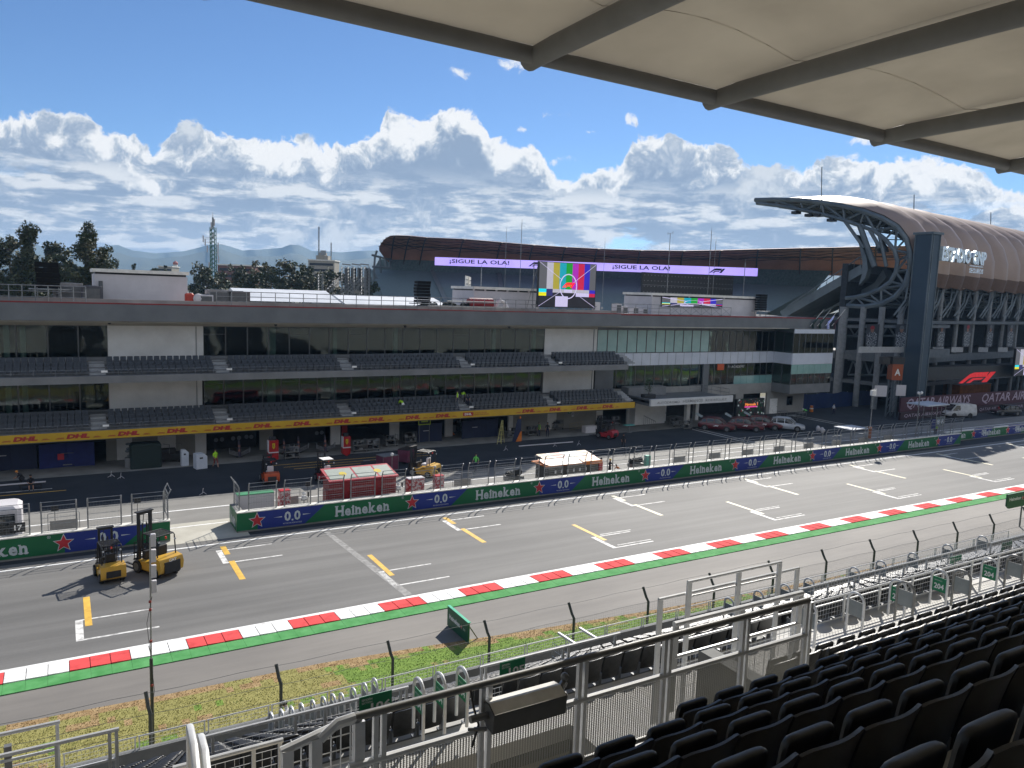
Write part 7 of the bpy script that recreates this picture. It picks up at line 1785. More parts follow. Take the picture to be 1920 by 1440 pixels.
mk(b,'handles',m_raild,t); b=MB()
for s in(-.9,.9): b.tube((q.x+s,q.y-.05,.16),(q.x+s,q.y+.05,.16),.16,10)
mk(b,'castors',m_tyre,t)
q=gz(244,878); t=thing('trolley','grey drum trolley with a stack of hoses on top, by the white wall panel','trolley',(q.x,q.y,0)); b=MB(); b.tube((q.x,q.y+.3,.05),(q.x,q.y+.3,.95),.42,12); mk(b,'drum',m_slab,t); b=MB()
for i in range(6): b.ball((q.x+.2*math.sin(i*2),q.y+.3,1.1+.22*i),(.25,.2,.13),7,4)
mk(b,'hoses',mat('hose_grey',(.10,.12,.13),.6),t)
# dark blue screens in front of garages
m_scn=mat('panel_navy',(.006,.012,.045),.6,c2=(.008,.016,.058)); m_scb=mat('panel_blue',(.006,.012,.10),.6,c2=(.008,.018,.14))
def gscreen(px0,px1,py,h,lab,m,Y=79.2,mark=True,fold=.25):
    xa,xb=gy(px0,py,Y).x,gy(px1,py,Y).x; t=thing('garage_screen_panel',lab,'screen wall',(xa,Y,0)); b=MB(); n=max(2,int((xb-xa)/1.6)); pts=[(xa+(xb-xa)*i/n,Y+fold*(i%2)) for i in range(n+1)]
    for (x0,y0),(x1,y1) in zip(pts,pts[1:]): b.beam((x0,y0,h/2+.03),(x1,y1,h/2+.03),.05,h)
    mk(b,'panels',m,t); 
    if mark: b=MB(); [b.box(x-.35,x+.35,Y-.06,Y-.03,h*.62,h*.65) for x in ((xa*2+xb)/3,)]; mk(b,'white_mark',m_ph,t)
gscreen(-30,70,880,2.2,'dark navy garage screen at the left edge',m_scn,79.4); gscreen(74,178,875,2.2,'blue garage screen with a red mark, left of the white wall panel',m_scb,79.0,False)
b=MB(); p=gy(114,857,78.9); b.box(p.x-.25,p.x+.25,78.9,78.93,p.z-.25,p.z+.3); mk(b,'red_poster',m_br,None,'small red square poster on the blue garage screen','poster',origin=(p.x,78.9,p.z))
gscreen(783,828,825,2.1,'navy folding screen in front of the garage left of the orange cone',m_scn,78.4); gscreen(866,935,820,2.1,'wide navy folding screen between the orange cone and the ladder',m_scn,78.6); 
# team nose cones and wings on stands, red cabinets
def cabinet(px,py,w,h,lab,Y):
    q=gz(px,py); t=thing('team_cabinet',lab,'cabinet',(q.x,q.y,0)); x,y=q.x,q.y
    b=MB(); b.prism([(x-w/2,y,.25),(x,y-.05,0),(x+w/2,y,.25),(x+w/2,y,h),(x-w/2,y,h)],(0,.6,0)); mk(b,'body',MATS['team_red'],t); b=MB(); b.box(x-w/2-.01,x+w/2+.01,y-.06,y-.03,h*.42,h*.47); b.box(x-w/2-.03,x-w/2+.03,y-.05,y+.5,h*.45,h+.02); mk(b,'white_stripe',m_ph,t)
    b=MB(); b.poly([(x-.13,y-.06,h*.88),(x-.13,y-.06,h*.68),(x,y-.06,h*.60),(x+.13,y-.06,h*.68),(x+.13,y-.06,h*.88)][::-1]); mk(b,'yellow_shield',mat('shield_yellow',(.55,.42,.02),.5),t)
    b=MB(); b.path([(x,y-.075,h*.83),(x-.04,y-.075,h*.76),(x+.03,y-.075,h*.70)],.02,4); b.rbox(x-w*.35,x+w*.3,y+.1,y+.5,h,h+.35,.05); mk(b,'dark_top',m_bk,t)
cabinet(513,866,.95,2.1,'red team cabinet with a yellow shield, left one by the black garage screen',78); cabinet(650,855,.8,2.0,'red team cabinet with a yellow shield, right one beside the red garage panel',78)
m_or=mat('team_orange',(.60,.17,.02),.5)
def nosecone(px,py,lab,s=1.0,c=m_red):
    q=gz(px,py); x,y=q.x,q.y; t=thing('nose_cone',lab,'car nose',(x,y,0)); b=MB(); b.path([(x,y,.15),(x,y+.05,.8*s),(x,y+.2,1.5*s),(x,y+.25,1.75*s)],[.16,.14,.10,.05],8); mk(b,'nose',mat('nose_navy',(.02,.02,.05),.4,sc=3,c2=(.28,.10,.06),lo=.5,hi=.55),t,smooth=True)
    b=MB()
    for sx in(-1,1):
        for k in range(3): b.beam((x+sx*.15,y-.02,.2+.14*k),(x+sx*.95,y-.02,.55+.14*k),.22,.03)
        b.beam((x+sx*.95,y-.15,.5),(x+sx*.97,y-.15,1.05),.25,.03)
    mk(b,'front_wing',mat('wing_grey',(.16,.17,.20),.4,sc=4,c2=(.35,.36,.38)),t)
    b=MB(); b.box(x-.3,x+.3,y-.1,y+.5,0.03,.12); mk(b,'stand',m_bk,t)
nosecone(449,858,'dark racing nose with silver front wing, left one in front of the round sponsor signs'); nosecone(560,850,'dark racing nose with silver wing right of the left red cabinet'); nosecone(610,848,'orange and dark racing nose left of the white pillar'); nosecone(533,852,'red and white racing nose partly hidden behind the left red cabinet',.9)
q=gz(848,818); t=thing('sign_board','small orange-tipped board standing on the apron between the navy screens','board',(q.x,q.y,0)); b=MB(); b.box(q.x-.45,q.x+.45,q.y,q.y+.1,.5,1.3); mk(b,'panel',m_slab,t); b=MB(); b.prism([(q.x-.45,q.y-.01,.15),(q.x+.4,q.y-.01,.15),(q.x-.05,q.y-.01,.6),(q.x-.45,q.y-.01,.6)],(0,.1,0)); mk(b,'orange_corner',m_or,t)
q=gz(850,812); t=thing('hanging_jacket','pile of dark gear topped with yellow and white pieces beside the small board','pile',(q.x+.8,q.y+.4,0)); b=MB()
for i in range(6): b.ball((q.x+.9+.2*math.sin(i*3),q.y+.5,.3+.25*i),(.35,.3,.22),7,5)
mk(b,'bags',m_bk,t); b=MB(); b.ball((q.x+1.0,q.y+.3,1.5),(.1,.1,.25),6,4); b.ball((q.x+.6,q.y+.3,1.3),(.1,.1,.2),6,4); mk(b,'pale_pieces',m_ph,t)
# ladder
q=gz(941,832); t=thing('step_ladder','pale yellow step ladder standing at the edge of the apron','ladder',(q.x,q.y,0)); b=MB(); x,y=q.x,q.y
for s in(-1,1): b.tube((x-.7,y+s*.02-.1,0),(x-.1,y,2.7),.035,5) if s<0 else b.tube((x-.15,y-.1,0),(x+.05,y,2.7),.035,5)
for k in range(6): f=(k+.7)/6.4; b.beam((x-.7+.6*f,y-.1,2.7*f),(x-.15+.2*f,y-.1,2.7*f),.08,.04)
mk(b,'front_frame',mat('ladder_yellow',(.50,.46,.18),.5),t); b=MB(); b.tube((x+.6,y+.5,0),(x,y,2.7),.03,5); b.tube((x+.2,y+.7,0),(x-.1,y,2.7),.03,5)
for k in range(4): f=.15+.2*k; b.tube((x+.6-.6*f,y+.5*(1-f),2.7*f),(x+.2-.3*f,y+.7*(1-f),2.7*f),.02,4)
mk(b,'rear_frame',MATS['ladder_yellow'],t)
# orange and blue fin, posters and small sign on the beige wall
q=gz(975,828); t=thing('feather_board','tall narrow board, orange below and navy above, among the mechanics gear','board',(q.x,q.y,0)); b=MB(); b.prism([(q.x-.55,q.y,0.03),(q.x+.2,q.y,0.03),(q.x+.2,q.y,1.2),(q.x+.05,q.y,1.2)],(0,.05,0)); b.box(q.x+.12,q.x+.27,q.y+.4,q.y+.45,1.2,2.9); mk(b,'orange_part',m_or,t); b=MB(); b.prism([(q.x-1.0,q.y+.06,0.03),(q.x+.15,q.y+.06,0.03),(q.x+.1,q.y+.06,2.7),(q.x-.4,q.y+.06,2.6)],(0,.05,0)); mk(b,'navy_part',m_scn,t)
for px,py,w,h,m,lab in ((1068,773,.5,.3,mat('exit_green',(.01,.16,.05),.5),'small green emergency sign on the beige garage wall'),(1074,776,.32,.75,m_ph,'narrow white notice on the beige garage wall')):
    p=gy(px,py,YW-.03); t=thing('wall_sign',lab,'sign',(p.x,YW-.05,p.z-h/2)); b=MB(); b.box(p.x-w/2,p.x+w/2,YW-.05,YW-.01,p.z-h/2,p.z+h/2); mk(b,'plate',m,t); b=MB(); b.box(p.x-w*.15,p.x+w*.2,YW-.055,YW-.051,p.z-h*.2,p.z+h*.2); mk(b,'pictogram',m_wht if 'green' in lab else m_bk,t)
# mixed gear: carts, monitors, tyre racks - each its own thing
def gear(px,py,lab,seed,n=7,w=1.4,h=1.3,cols=(m_bk,m_slab,m_gal),name='equipment_trolley'):
    rr=random.Random(seed); q=gz(px,py); t=thing(name,lab,'trolley',(q.x,q.y,0)); b=MB(); b.box(q.x-w/2,q.x+w/2,q.y,q.y+.8,.18,.28); b.box(q.x-w/2,q.x+w/2,q.y+.05,q.y+.75,h*.55,h*.62)
    for sx in(-1,1):
        for sy in(0,.75): b.tube((q.x+sx*w*.48,q.y+sy,.1),(q.x+sx*w*.48,q.y+sy,h),.025,5)
    b.tube((q.x-w/2,q.y,h),(q.x+w/2,q.y,h),.025,5); mk(b,'frame',m_raild,t)
    for j,m in enumerate(cols):
        b=MB()
        for i in range(n//len(cols)+1): x=q.x+rr.uniform(-.4,.4)*w; z=rr.choice((.28,h*.62)); b.rbox(x-.15,x+.15+.1*rr.random(),q.y+.1,q.y+.55,z,z+rr.uniform(.15,.42),.02)
        mk(b,'boxes',m,t)
    b=MB()
    for sx in(-1,1): b.tube((q.x+sx*w*.42,q.y-.02,.09),(q.x+sx*w*.42,q.y+.06,.09),.09,8)
    mk(b,'castors',m_tyre,t)
for i,a in enumerate(((675,848,'black trolley with grey boxes right of the right red cabinet'),(548,862,'low black trolley in front of the silver racing noses'),(735,838,'dark trolley at the foot of the white pillar left of the yellow sign'),(770,832,'crowded black trolley under the small yellow sign'),(962,822,'dark trolley with tyres beside the ladder'),(1000,818,'black trolley behind the two mechanics'),(1100,800,'black trolley with cases left of the red forklift'),(1128,800,'tall dark trolley just behind the red forklift'),(1155,798,'grey trolley at the dark garage doorway'),(1048,806,'small trolley against the beige garage wall'),(125,876,'dark trolley in front of the blue garage screen'),(25,880,'dark trolley at the left edge by the navy screen'),(700,846,'dark bench trolley inside the red garage'),(1290,806,'dark trolley under the white canopy'),(1335,800,'black cart stacked with bags behind the first maroon car'),(1270,800,'pale narrow cart beside the canopy column'))): gear(*a,i+1)
p=gy(796,790,78.0); t=thing('hanging_sign','small black sign edged in lime hanging in front of the garage','sign',(p.x,78,p.z)); b=MB(); b.box(p.x-.75,p.x+.75,78,78.06,p.z-.4,p.z+.4); mk(b,'edge',mat('lime_edge',(.45,.60,.02),.5),t); b=MB(); b.box(p.x-.65,p.x+.65,77.98,78,p.z-.3,p.z+.3); mk(b,'black_face',m_bk,t); b=MB(); text(b,'PIT',(p.x,77.97,p.z),(1,0,0),(0,0,1),w=.01,h=.005); b=MB(); b.box(p.x-.4,p.x+.4,77.96,77.97,p.z-.08,p.z+.08); mk(b,'stroke',MATS['lime_edge'],t)
b=MB(); p=gy(796,800,78.1); b.tube((p.x-.6,78.1,0.03),(p.x-.6,78.1,3.0),.03,5); b.tube((p.x+.6,78.1,0.03),(p.x+.6,78.1,2.6),.03,5); mk(b,'hanger_poles',m_raild,t)
# table with teal top, white table, barriers
q=gz(1182,812); t=thing('side_table','small table with a turquoise top at the end of the dark barrier','table',(q.x,q.y,0)); b=MB(); b.rbox(q.x-.75,q.x+.75,q.y,q.y+.7,.95,1.02,.05); mk(b,'top',mat('teal_top',(.10,.36,.32),.4),t); b=MB(); b.tube((q.x,q.y+.35,0.03),(q.x,q.y+.35,.95),.12,8); b.box(q.x-.35,q.x+.35,q.y+.1,q.y+.6,0.03,.08); mk(b,'pedestal',m_slab,t)
q=gz(1110,812); cr('white_crate','white folding crate left of the red forklift','crate',q.x,q.y+.5,1.9,.9,.85,m_ph)
t=railing('crowd_barrier','dark upright-bar barrier running from the entrance wall out to the pit lane',[(gz(1181,783).x,gz(1181,783).y,0.0),(gz(1228,808).x,gz(1228,808).y,0)],1.25,.035,n=14,mid=(.12,),m=m_raild,rp=.018,cat='barrier')
t=railing('lattice_barrier','beige lattice barrier leaning along the garage wall left of the white crate',[(gz(1068,808).x,gz(1068,808).y,0.03),(gz(1093,803).x,gz(1093,803).y,0.03)],.9,.03,n=9,mid=(.1,.5),m=mat('barrier_beige',(.30,.24,.14),.6),rp=.02,cat='barrier')
for i,(px,py) in enumerate(((1470,782),(1488,790),(1505,785))): 
    q=gz(px,py); t=thing('trestle_table','grey metal trestle table near the right building corner, %s'%['leftmost','in the middle','rightmost, beside the person in green'][i],'table',(q.x,q.y,0)); b=MB(); b.box(q.x-.9,q.x+.9,q.y,q.y+.7,.82,.86); mk(b,'top',m_slab,t)
    for sx in(-.8,.8):
        b=MB(); b.tube((q.x+sx,q.y+.05,0),(q.x+sx,q.y+.05,.82),.025,5); b.tube((q.x+sx,q.y+.65,0),(q.x+sx,q.y+.65,.82),.025,5); b.tube((q.x+sx,q.y+.05,.3),(q.x+sx,q.y+.65,.3),.02,4); mk(b,'leg',m_gal,t)
q=gz(1521,772); t=thing('traffic_drum','orange and white striped drum behind the person in green','drum',(q.x,q.y,0)); b=MB(); b.path([(q.x,q.y,0),(q.x,q.y,.35),(q.x,q.y,.36),(q.x,q.y,1.0)],[.3,.28,.27,.22],12); mk(b,'drum',m_or,t); b=MB(); b.tube((q.x,q.y,.45),(q.x,q.y,.62),.285,12); mk(b,'white_band',m_wht,t)
# potted palm and planter on the canopy
p=gy(1217,742,76.5); t=thing('planter','black planter box with a spindly dark plant on the canopy deck','planter',(p.x,76.5,4.06)); b=MB(); b.rbox(p.x-1.0,p.x+.9,76.2,77.0,4.06,4.6,.04); mk(b,'box',m_bk,t); b=MB(); b.path([(p.x,76.6,4.5),(p.x+.1,76.6,5.2),(p.x,76.6,6.2)],.05,5); mk(b,'stem',m_bark,t) if 'bark' in MATS else mk(b,'stem',m_bk,t)
b=MB(); rr=random.Random(4)
for i in range(240):
    c=V((p.x+rr.gauss(0,.25),76.6+rr.gauss(0,.2),5.0+rr.random()*1.7)); a=rr.random()*2*PI; b.add([c,c+V((.22*math.cos(a),.1,.16*math.sin(a))),c+V((.26*math.cos(a+.3),.05,.2*math.sin(a+.3)))],[(0,1,2)])
mk(b,'leaves',mat('indoor_plant',(.02,.05,.02)),t)
# big LED cube beside the entrance
p0,p1=gy(1382,748,YW-1.5),gy(1434,745,YW-1.5); zb_=.25
t=thing('led_wall','dark led wall with green and red dots and an orange name, beside the entrance','screen',((p0.x+p1.x)/2,YW-1.5,0)); b=MB(); b.box(p0.x,p1.x,YW-1.5,YW-1.0,zb_,p0.z-.1); mk(b,'case',m_bk,t)
b=MB(); rr=random.Random(8); W_=p1.x-p0.x; H=p0.z-.1-zb_
for i in range(150): x=p0.x+rr.random()*W_; z=zb_+H*rr.random()**.9; s=.05 if i%3 else .11; b.box(x-s,x+s,YW-1.53,YW-1.51,z-s,z+s,rr.choice((0,0,0,1,2)))
mk(b,'dots',[mat('dot_green',(.008,.08,.03),.5,emi=.12),mat('dot_red',(.20,.02,.03),.5,emi=.25),mat('dot_pale',(.35,.4,.4),.5,emi=.3)],t)
b=MB(); text(b,'Fórmula 1',(p0.x+W_*.52,YW-1.56,zb_+H*.68),(1,0,0),(0,0,1),w=W_*.46,h=.42,bold=.04); mk(b,'orange_name',mat('led_orange',(.75,.22,.04),.5,emi=.7),t)
b=MB(); b.box(p0.x+W_*.28,p0.x+W_*.72,YW-1.56,YW-1.54,zb_+H*.50,zb_+H*.57); mk(b,'magenta_bar',mat('led_magenta',(.65,.05,.30),.5,emi=.7),t)
# flood light stands / marshal tower / canopies behind the wall
def lmast(px,pyt,Y,lab,heads):
    p=gy(px,pyt,Y); t=thing('light_mast',lab,'light mast',(p.x-.3,Y,0)); b=MB(); b.tube((p.x,Y,0),(p.x,Y,p.z),.06,6); mk(b,'pole',m_gal,t)
    b=MB()
    if heads==1: b.rbox(p.x-.35,p.x+.4,Y-.2,Y+.2,p.z-.1,p.z+.55,.05); b.box(p.x-.3,p.x-.1,Y-.22,Y-.2,p.z+.5,p.z+.75); b.box(p.x+.1,p.x+.3,Y-.22,Y-.2,p.z+.5,p.z+.75)
    else:
        for s in(-1,1): b.ball((p.x+s*.35,Y,p.z+.1),(.22,.15,.2),8,5); b.tube((p.x,Y,p.z-.2),(p.x+s*.3,Y,p.z+.05),.03,5)
    mk(b,'lamp_head',m_hel,t)
    if heads==1: b=MB(); b.tube((p.x,Y,1.2),(p.x,Y,2.6),.22,8); mk(b,'orange_wrap',mat('wrap_rust',(.22,.07,.03),.8),t)
    return t
lmast(1637,740,56.6,'light mast with a square white head and an orange wrapped foot behind the pit wall',1); lmast(1725,738,58.0,'slim light mast with two round white heads beside the marshal tower',2)
p=gy(1760,818,57.6); t=thing('marshal_tower','small marshal tower with round blue emblems and a flat canopy behind the pit wall','tower',(p.x,57.6,0)); x,y=p.x,57.6; b=MB()
for sx in(-.95,.95):
    for sy in(0,1.8): b.tube((x+sx,y+sy,0),(x+sx,y+sy,4.4),.05,5)
for z in(1.6,2.8,4.2): b.path([(x-.95,y,z),(x+.95,y,z),(x+.95,y+1.8,z),(x-.95,y+1.8,z),(x-.95,y,z)],.035,4)
b.tube((x,y,1.6),(x,y,4.2),.03,4); mk(b,'frame',m_gal,t); b=MB(); b.box(x-.9,x-.03,y-.03,y,1.65,2.75); b.box(x+.03,x+.9,y-.03,y,1.65,2.75); mk(b,'front_panels',mat('tower_grey',(.10,.13,.14),.6),t)
b=MB()
for sx in(-.46,.46): b.tube((x+sx,y-.05,2.2),(x+sx,y-.03,2.2),.36,16)
mk(b,'round_emblems',mat('emblem_blue',(.10,.16,.26),.5,sc=9,c2=(.45,.5,.55),lo=.45,hi=.55),t)
b=MB()
for sx in(-.46,.46): text(b,'FIA',(x+sx,y-.06,2.2),(1,0,0),(0,0,1),w=.36,h=.18,bold=.03)
mk(b,'emblem_lettering',m_wht,t)
b=MB(); b.rbox(x-4.0,x+.8,y-.6,y+2.4,4.45,4.6,.04); mk(b,'canopy',m_tent,t); b=MB(); b.box(x-1.9,x-1.0,y-.02,y+.1,1.3,2.6); mk(b,'blue_panel',m_scb,t)
p=gy(1600,822,58.5); t=thing('flat_canopy','small flat white canopy on thin legs behind the far pit wall fence','canopy',(p.x,58.5,0)); z=p.z+.7; b=MB(); b.rbox(p.x-1.6,p.x+1.8,57.6,60.2,2.1,2.2,.03); mk(b,'top',m_tent,t); b=MB()
for sx in(-1.5,1.7):
    for sy in(57.7,60.1): b.tube((p.x+sx,sy,0),(p.x+sx,sy,2.1),.04,5)
mk(b,'leg_frame',m_gal,t)
# ---- timing stands on the pit wall
def stand_red():
    x0,x1=gy(617,930,55.4).x,gy(742,910,55.4).x; y0,y1=55.3,56.9; zt=gy(740,886,y0).z; t=thing('timing_stand','red timing stand with a white paneled roof behind the pit wall','timing stand',((x0+x1)/2,y0,0)); zt=2.75
    m1=mat('stand_red',(.20,.006,.012),.45,sc=1,c2=(.26,.009,.018)); b=MB(); b.box(x0,x1,y0+.05,y1,0.3,zt-.15)
    for i in range(9): z=.5+i*.23; b.box(x0+.02,x1-.02,y0,y0+.05,z,z+.17)
    mk(b,'ribbed_body',m1,t); b=MB(); b.box(x0+1.0,x0+1.5,y0-.03,y0-.0,.3,zt-.2); b.box(x0+3.3,x0+3.8,y0-.03,y0,.3,zt-.2); mk(b,'plain_panels',mat('stand_red_dark',(.25,.004,.010),.5),t)
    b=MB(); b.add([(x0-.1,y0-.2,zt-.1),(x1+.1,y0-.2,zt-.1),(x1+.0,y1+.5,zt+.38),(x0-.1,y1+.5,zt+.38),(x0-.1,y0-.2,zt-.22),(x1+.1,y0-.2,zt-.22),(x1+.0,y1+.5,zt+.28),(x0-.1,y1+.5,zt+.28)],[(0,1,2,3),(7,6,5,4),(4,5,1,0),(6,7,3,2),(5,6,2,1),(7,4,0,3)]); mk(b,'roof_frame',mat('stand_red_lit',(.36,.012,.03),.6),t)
    b=MB(); sl=(.48)/(y1+.7-y0)
    for a,c in((.02,.40),(.43,.72),(.75,.98)):
        xa,xb=x0+(x1-x0)*a,x0+(x1-x0)*c; ya,yb=y0,y1+.25; za=zt-.1+sl*(.2)+.012; zb=zt-.1+sl*(yb-y0+.2)+.012; b.add([(xa,ya,za),(xb,ya,za),(xb,yb,zb),(xa,yb,zb)],[(0,1,2,3)])
    mk(b,'roof_panels',mat('roof_pale',(.27,.31,.27),.6,c2=(.33,.37,.33)),t)
    b=MB(); xa=x0+1.3; b.add([(xa+.3*math.cos(2*PI*k/10),y0+.9+.35*math.sin(2*PI*k/10),zt-.1+sl*(1.1+.35*math.sin(2*PI*k/10))+.02) for k in range(10)],[tuple(range(10))]); xa=x0+4.1; b.add([(xa+.3*math.cos(2*PI*k/10),y0+.9+.35*math.sin(2*PI*k/10),zt-.1+sl*(1.1+.35*math.sin(2*PI*k/10))+.02) for k in range(10)],[tuple(range(10))]); mk(b,'yellow_badges',MATS['shield_yellow'],t)
    b=MB(); b.box(x0-.28,x0-.03,y0-.1,y0+.8,0,1.9); mk(b,'end_post',m1,t)
stand_red()
def stand_orange():
    x0,x1=gy(1018,890,55.6).x,gy(1122,880,55.6).x; y0,y1=55.4,57.0; zt=2.05; t=thing('timing_stand','grey timing stand with a white and orange roof and a row of white tags','timing stand',((x0+x1)/2,y0,0))
    b=MB(); b.add([(x0+.45,y0,.2),(x1-.3,y0,.2),(x1-.1,y0,zt),(x0+.45,y0,zt),(x0+.1,y1,.2),(x1-.1,y1,.2),(x1-.1,y1,zt),(x0+.1,y1,zt)],[(0,1,2,3),(5,4,7,6),(4,0,3,7),(1,5,6,2),(3,2,6,7),(4,5,1,0)]); mk(b,'body',mat('stand_charcoal',(.05,.05,.048),.5,c2=(.065,.065,.06)),t)
    b=MB()
    for i in range(6): x=x0+1.1+i*.66; b.box(x,x+.16,y0-.03,y0-.005,1.35,1.62)
    mk(b,'white_tags',m_wht,t)
    b=MB(); yr=(y0+y1)/2+.2; zr=zt+.62
    P=lambda x,y,z:(x,y,z)
    n=11; xa,xb=x0+.5,x1-.1
    for i in range(n):
        a,c=xa+(xb-xa)*i/n+.01,xa+(xb-xa)*(i+1)/n-.01; m=2 if i>=n-4 else 0
        b.add([(a,y0-.25,zt+.1+(.08 if m else 0)),(c,y0-.25,zt+.1+(.08 if m else 0)),(c,yr-.1,zt+.42),(a,yr-.1,zt+.42)],[(0,1,2,3)],1 if i>=n-4 else 0); b.add([(a,yr-.1,zt+.42),(c,yr-.1,zt+.42),(c,y1+.7,zr),(a,y1+.7,zr)],[(0,1,2,3)],3 if i in(3,4) else (2 if i in (0,1,9,10) else 0))
    b.add([(x0,y0+.1,zt+.25),(xa,y0-.25,zt+.08),(xa,yr-.1,zt+.42),(x0-.1,yr,zt+.5)],[(0,1,2,3)],1); b.box(x0-.0,x1+.1,y0-.2,y1+.6,zt,zt+.08,1); b.box(x1-1.9,x1+.05,y0-.28,y0-.24,zt-.12,zt+.2,1)
    mk(b,'roof',[mat('roof_white',(.40,.43,.40),.5),m_or,mat('roof_cream',(.50,.33,.18),.5),mat('roof_pink',(.50,.16,.12),.5)],t)
    b=MB(); b.box(x1-.15,x1+.25,y0-.1,y1,1.0,zt); mk(b,'red_end',mat('red_screen',(.40,.03,.03),.5),t)
stand_orange()
# low hoop frames on the pit side of the wall
GF='low grey tubular frames along the pit side of the wall'
f0=None
for i in range(22):
    x=-6+4.9*i if i<2 else 13.5+4.9*(i-2)
    if x>90: break
    if 16.5<x<23.5 or 37<x<44: continue
    if f0 is None:
        f0=thing('tubular_frame','','frame',(0,0,0)); b=MB(); b.path([(0,0,0),(0,0,1.75),(.05,0,1.8),(1.75,0,1.8),(1.8,0,1.75),(1.8,0,0)],.022,5); mk(b,'tube',m_gal,f0); b=MB(); b.box(.1,1.7,-.01,.01,.5,1.3); mk(b,'infill_panel',mat('frame_panel',(.30,.29,.27),.6),f0); f0.location=(x,57.0,0); tag(f0,'low grey tubular frame on the pit side of the wall, one of a sparse row',None,GF)
    else: dup(f0,(x,57.0,0),0,'low grey tubular frame on the pit side of the wall, one of a sparse row',GF)
p=gz(450,960); cr('white_unit','white cabinet with a green edge just behind the left end of the long pit wall','cabinet',11.9,56.6,2.6,.8,1.95,m_ph,lid=mat('lid_green',(.05,.25,.12),.5))
for px,lab in ((533,'red and white cube crate standing behind the pit wall near its left end'),(822,'red and white crate standing upright behind the wall by the person in khaki')):
    x=gy(px,950 if px<600 else 910,56.2).x; cr('drinks_crate',lab,'crate',x,56.2,.75,.6,2.05 if px<600 else 2.0,mat('crate_red',(.35,.03,.04),.5,sc=5,c2=(.6,.5,.5),lo=.5,hi=.56),lid=m_br,rz=.1)
x=gy(778,912,56.4).x; cr('drinks_cooler','wide red and white cooler with rounded corners behind the pit wall','cooler',x,56.4,1.45,.7,1.95,MATS['crate_red'],lid=m_ph,b_=.1)
for px,py,lab in ((570,950,'white remote camera on a stand clamped behind the wall, left of the red timing stand'),(747,912,'white remote camera on a stand right of the red timing stand')):
    x=gy(px,py,54.9).x; t=thing('remote_camera',lab,'camera',(x,54.9,0)); b=MB(); b.tube((x,54.9,0),(x,54.9,1.6),.04,6); b.box(x-.2,x+.2,54.8,55,1.5,1.58); mk(b,'stand',m_gal,t); b=MB(); b.rbox(x-.16,x+.16,54.75,55.05,1.6,1.85,.04); b.ball((x,54.9,2.0),(.15,.15,.13),8,5); mk(b,'camera_head',m_hel,t); b=MB(); b.box(x+.25,x+.36,54.8,54.95,1.75,2.1); mk(b,'monitor',m_bk,t)
for i,x in enumerate((-.7,4.2,16.0)):
    b=MB(); b.tube((x,57.4,0),(x,57.4,1.9),.02,5); b.box(x-.2,x+.22,57.3,57.4,1.85,2.2); mk(b,'marker_post',m_bk,None,'small black box on a thin post, %s'%['left of the yellow forklifts','just right of the larger forklift mast','left of the red timing stand'][i],'marker')
for px,lab,w in ((965,'heap of black tyres and covers behind the wall left of the orange-roofed stand',1.6),(1192,'black go-cart frame on the wall side right of the crouching person',1.4)):
    x=gy(px,890,56.3).x; t=thing('gear_pile',lab,'pile',(x,56.3,0)); b=MB()
    for k in range(4): b.tube((x-.6+.35*k,56.2,1.45+.05*k),(x-.6+.35*k,56.5,1.5),.26,10)
    mk(b,'tyres',m_tyre,t); b=MB(); b.box(x-w/2,x+w/2,56,56.8,.9,1.25); mk(b,'shelf',m_raild,t)
x=gy(1213,876,56.0).x; cr('green_cushion','turquoise padded bundle on the wall side right of the black cart','bundle',x,56.0,.55,.4,2.0,mat('pad_teal',(.10,.40,.30),.6))
# number board and bus front at the left edge behind the wall
t=thing('minibus','white-framed dark screened minibus cut off by the left edge','minibus',(-5.5,57,0)); xr=gy(40,960,56).x; b=MB(); b.rbox(xr-5.5,xr,56,58.4,.35,2.75,.22); mk(b,'body',m_ph,t); b=MB(); b.box(xr-5.2,xr-.35,55.96,56,.9,2.3); mk(b,'side_glass',m_cgl,t)
for x in(xr-1.0,xr-4.4): b=MB(); b.tube((x,56.0,.36),(x,56.3,.36),.36,14); mk(b,'wheel',m_tyre,t)
x=gy(33,1000,54.6).x; t=thing('number_board','black board with the white number 17 on the wall at the left edge','sign',(x,54.5,1.45)); b=MB(); b.box(x-.42,x+.42,54.5,54.54,1.5,2.1); mk(b,'board',m_bk,t); b=MB(); text(b,'17',(x+.05,54.49,1.8),(1,0,0),(0,0,1),w=.42,h=.34,bold=.03); mk(b,'number',m_wht,t)
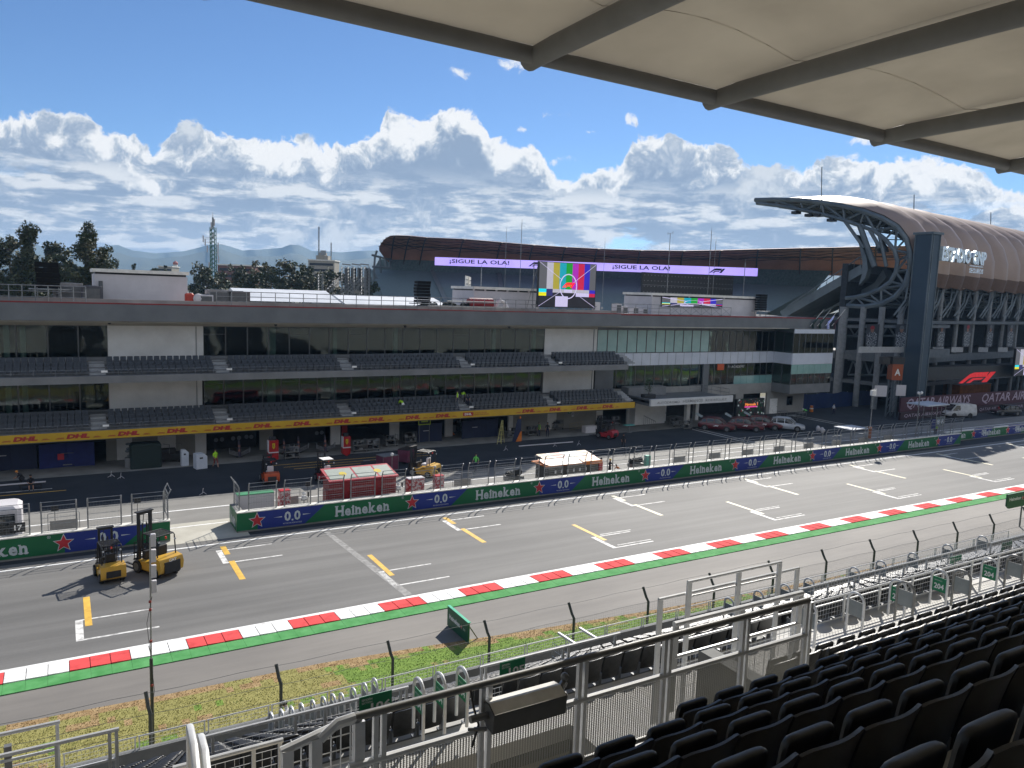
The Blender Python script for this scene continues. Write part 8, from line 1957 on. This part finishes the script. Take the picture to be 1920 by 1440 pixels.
# long pipes lying in the pit lane, bits of kit
for i,(a,c,lab) in enumerate((((973,838),(1074,830),'long thin white bar lying on the pit lane below the mechanics'),((0,912),(86,905),'long white bar lying beside the sitting person, upper one'))):
    p,q=gz(*a),gz(*c); b=MB(); b.beam(p+V((0,0,.1)),q+V((0,0,.1)),.12,.1); mk(b,'long_bar',m_ph,None,lab,'bar')
p=gz(58,922); t=thing('bench','low dark bench under the sitting person','bench',(p.x,p.y,0)); p=gz(58,918); b=MB(); b.box(p.x-.8,p.x+.8,p.y-.1,p.y+.35,.36,.42); mk(b,'seat',m_bk,t)
for s in(-.7,.7): b=MB(); b.box(p.x+s-.03,p.x+s+.03,p.y-.05,p.y+.3,0,.36); mk(b,'leg',m_bk,t)
for i,(px,py,lab) in enumerate(((208,895,'thin white stand base at the dark pit lane edge, left of a pair'),(226,898,'thin white stand base with crossed feet, right of a pair'),(380,928,'bent silver tube lying on the dark pit lane'),(948,845,'small tripod on the pit lane left of the long bar'),(1040,838,'little white marker on the dark pit lane'),(1085,835,'small grey marker near the right end of the long bar'))):
    q=gz(px,py); b=MB(); b.tube((q.x-.25,q.y,.02),(q.x+.1,q.y,.25),.02,4); b.tube((q.x+.3,q.y,.02),(q.x+.05,q.y,.25),.02,4); b.tube((q.x,q.y+.2,.02),(q.x+.05,q.y,.55),.025,4); mk(b,'floor_stand',m_ph,None,lab,'stand')
q=gz(400,915); 
for i,(px0,px1,py0,py1,lab) in enumerate(((830,1050,905,0,'row of thin low posts with a cord in the pit lane'),)):
    pts=[(36+2.3*k,63.6+.0*k) for k in range(9)]; t=thing('cordon',lab,'cordon',(36,63.6,0)); b=MB()
    for x,y in pts: b.tube((x,y,0),(x,y,1.1),.02,5)
    mk(b,'cordon_posts',m_gal,t); b=MB(); b.tube((pts[0][0],63.6,1.05),(pts[-1][0],63.6,1.05),.008,3); mk(b,'cord',m_gal,t)
q=gz(1530,840); 
for i,(px,py) in enumerate(((1533,808),(1541,811))):
    q=gz(px,py); b=MB(); b.ball((q.x,q.y,.35),(.3,.25,.4),7,5); b.ball((q.x+.3,q.y,.25),(.25,.2,.25),7,5); mk(b,'white_bundle',m_ph,None,'small white bundle on the ground right of the white parked car, %s'%('left' if i==0 else 'right'),'bundle')
# ================================================================ the air
b=MB(); b.box(-4800,9000,-2400,7500,-1.5,215)
HAZE=.00012
M=bpy.data.materials.new('air'); M.use_nodes=True; n=M.node_tree; n.nodes.clear(); o=n.nodes.new('ShaderNodeOutputMaterial'); v=n.nodes.new('ShaderNodeVolumePrincipled')
v.inputs['Color'].default_value=(.36,.63,1,1); v.inputs['Density'].default_value=HAZE; v.inputs['Anisotropy'].default_value=.2
n.links.new(v.outputs[0],o.inputs['Volume']); mk(b,'haze',M,kind='stuff')
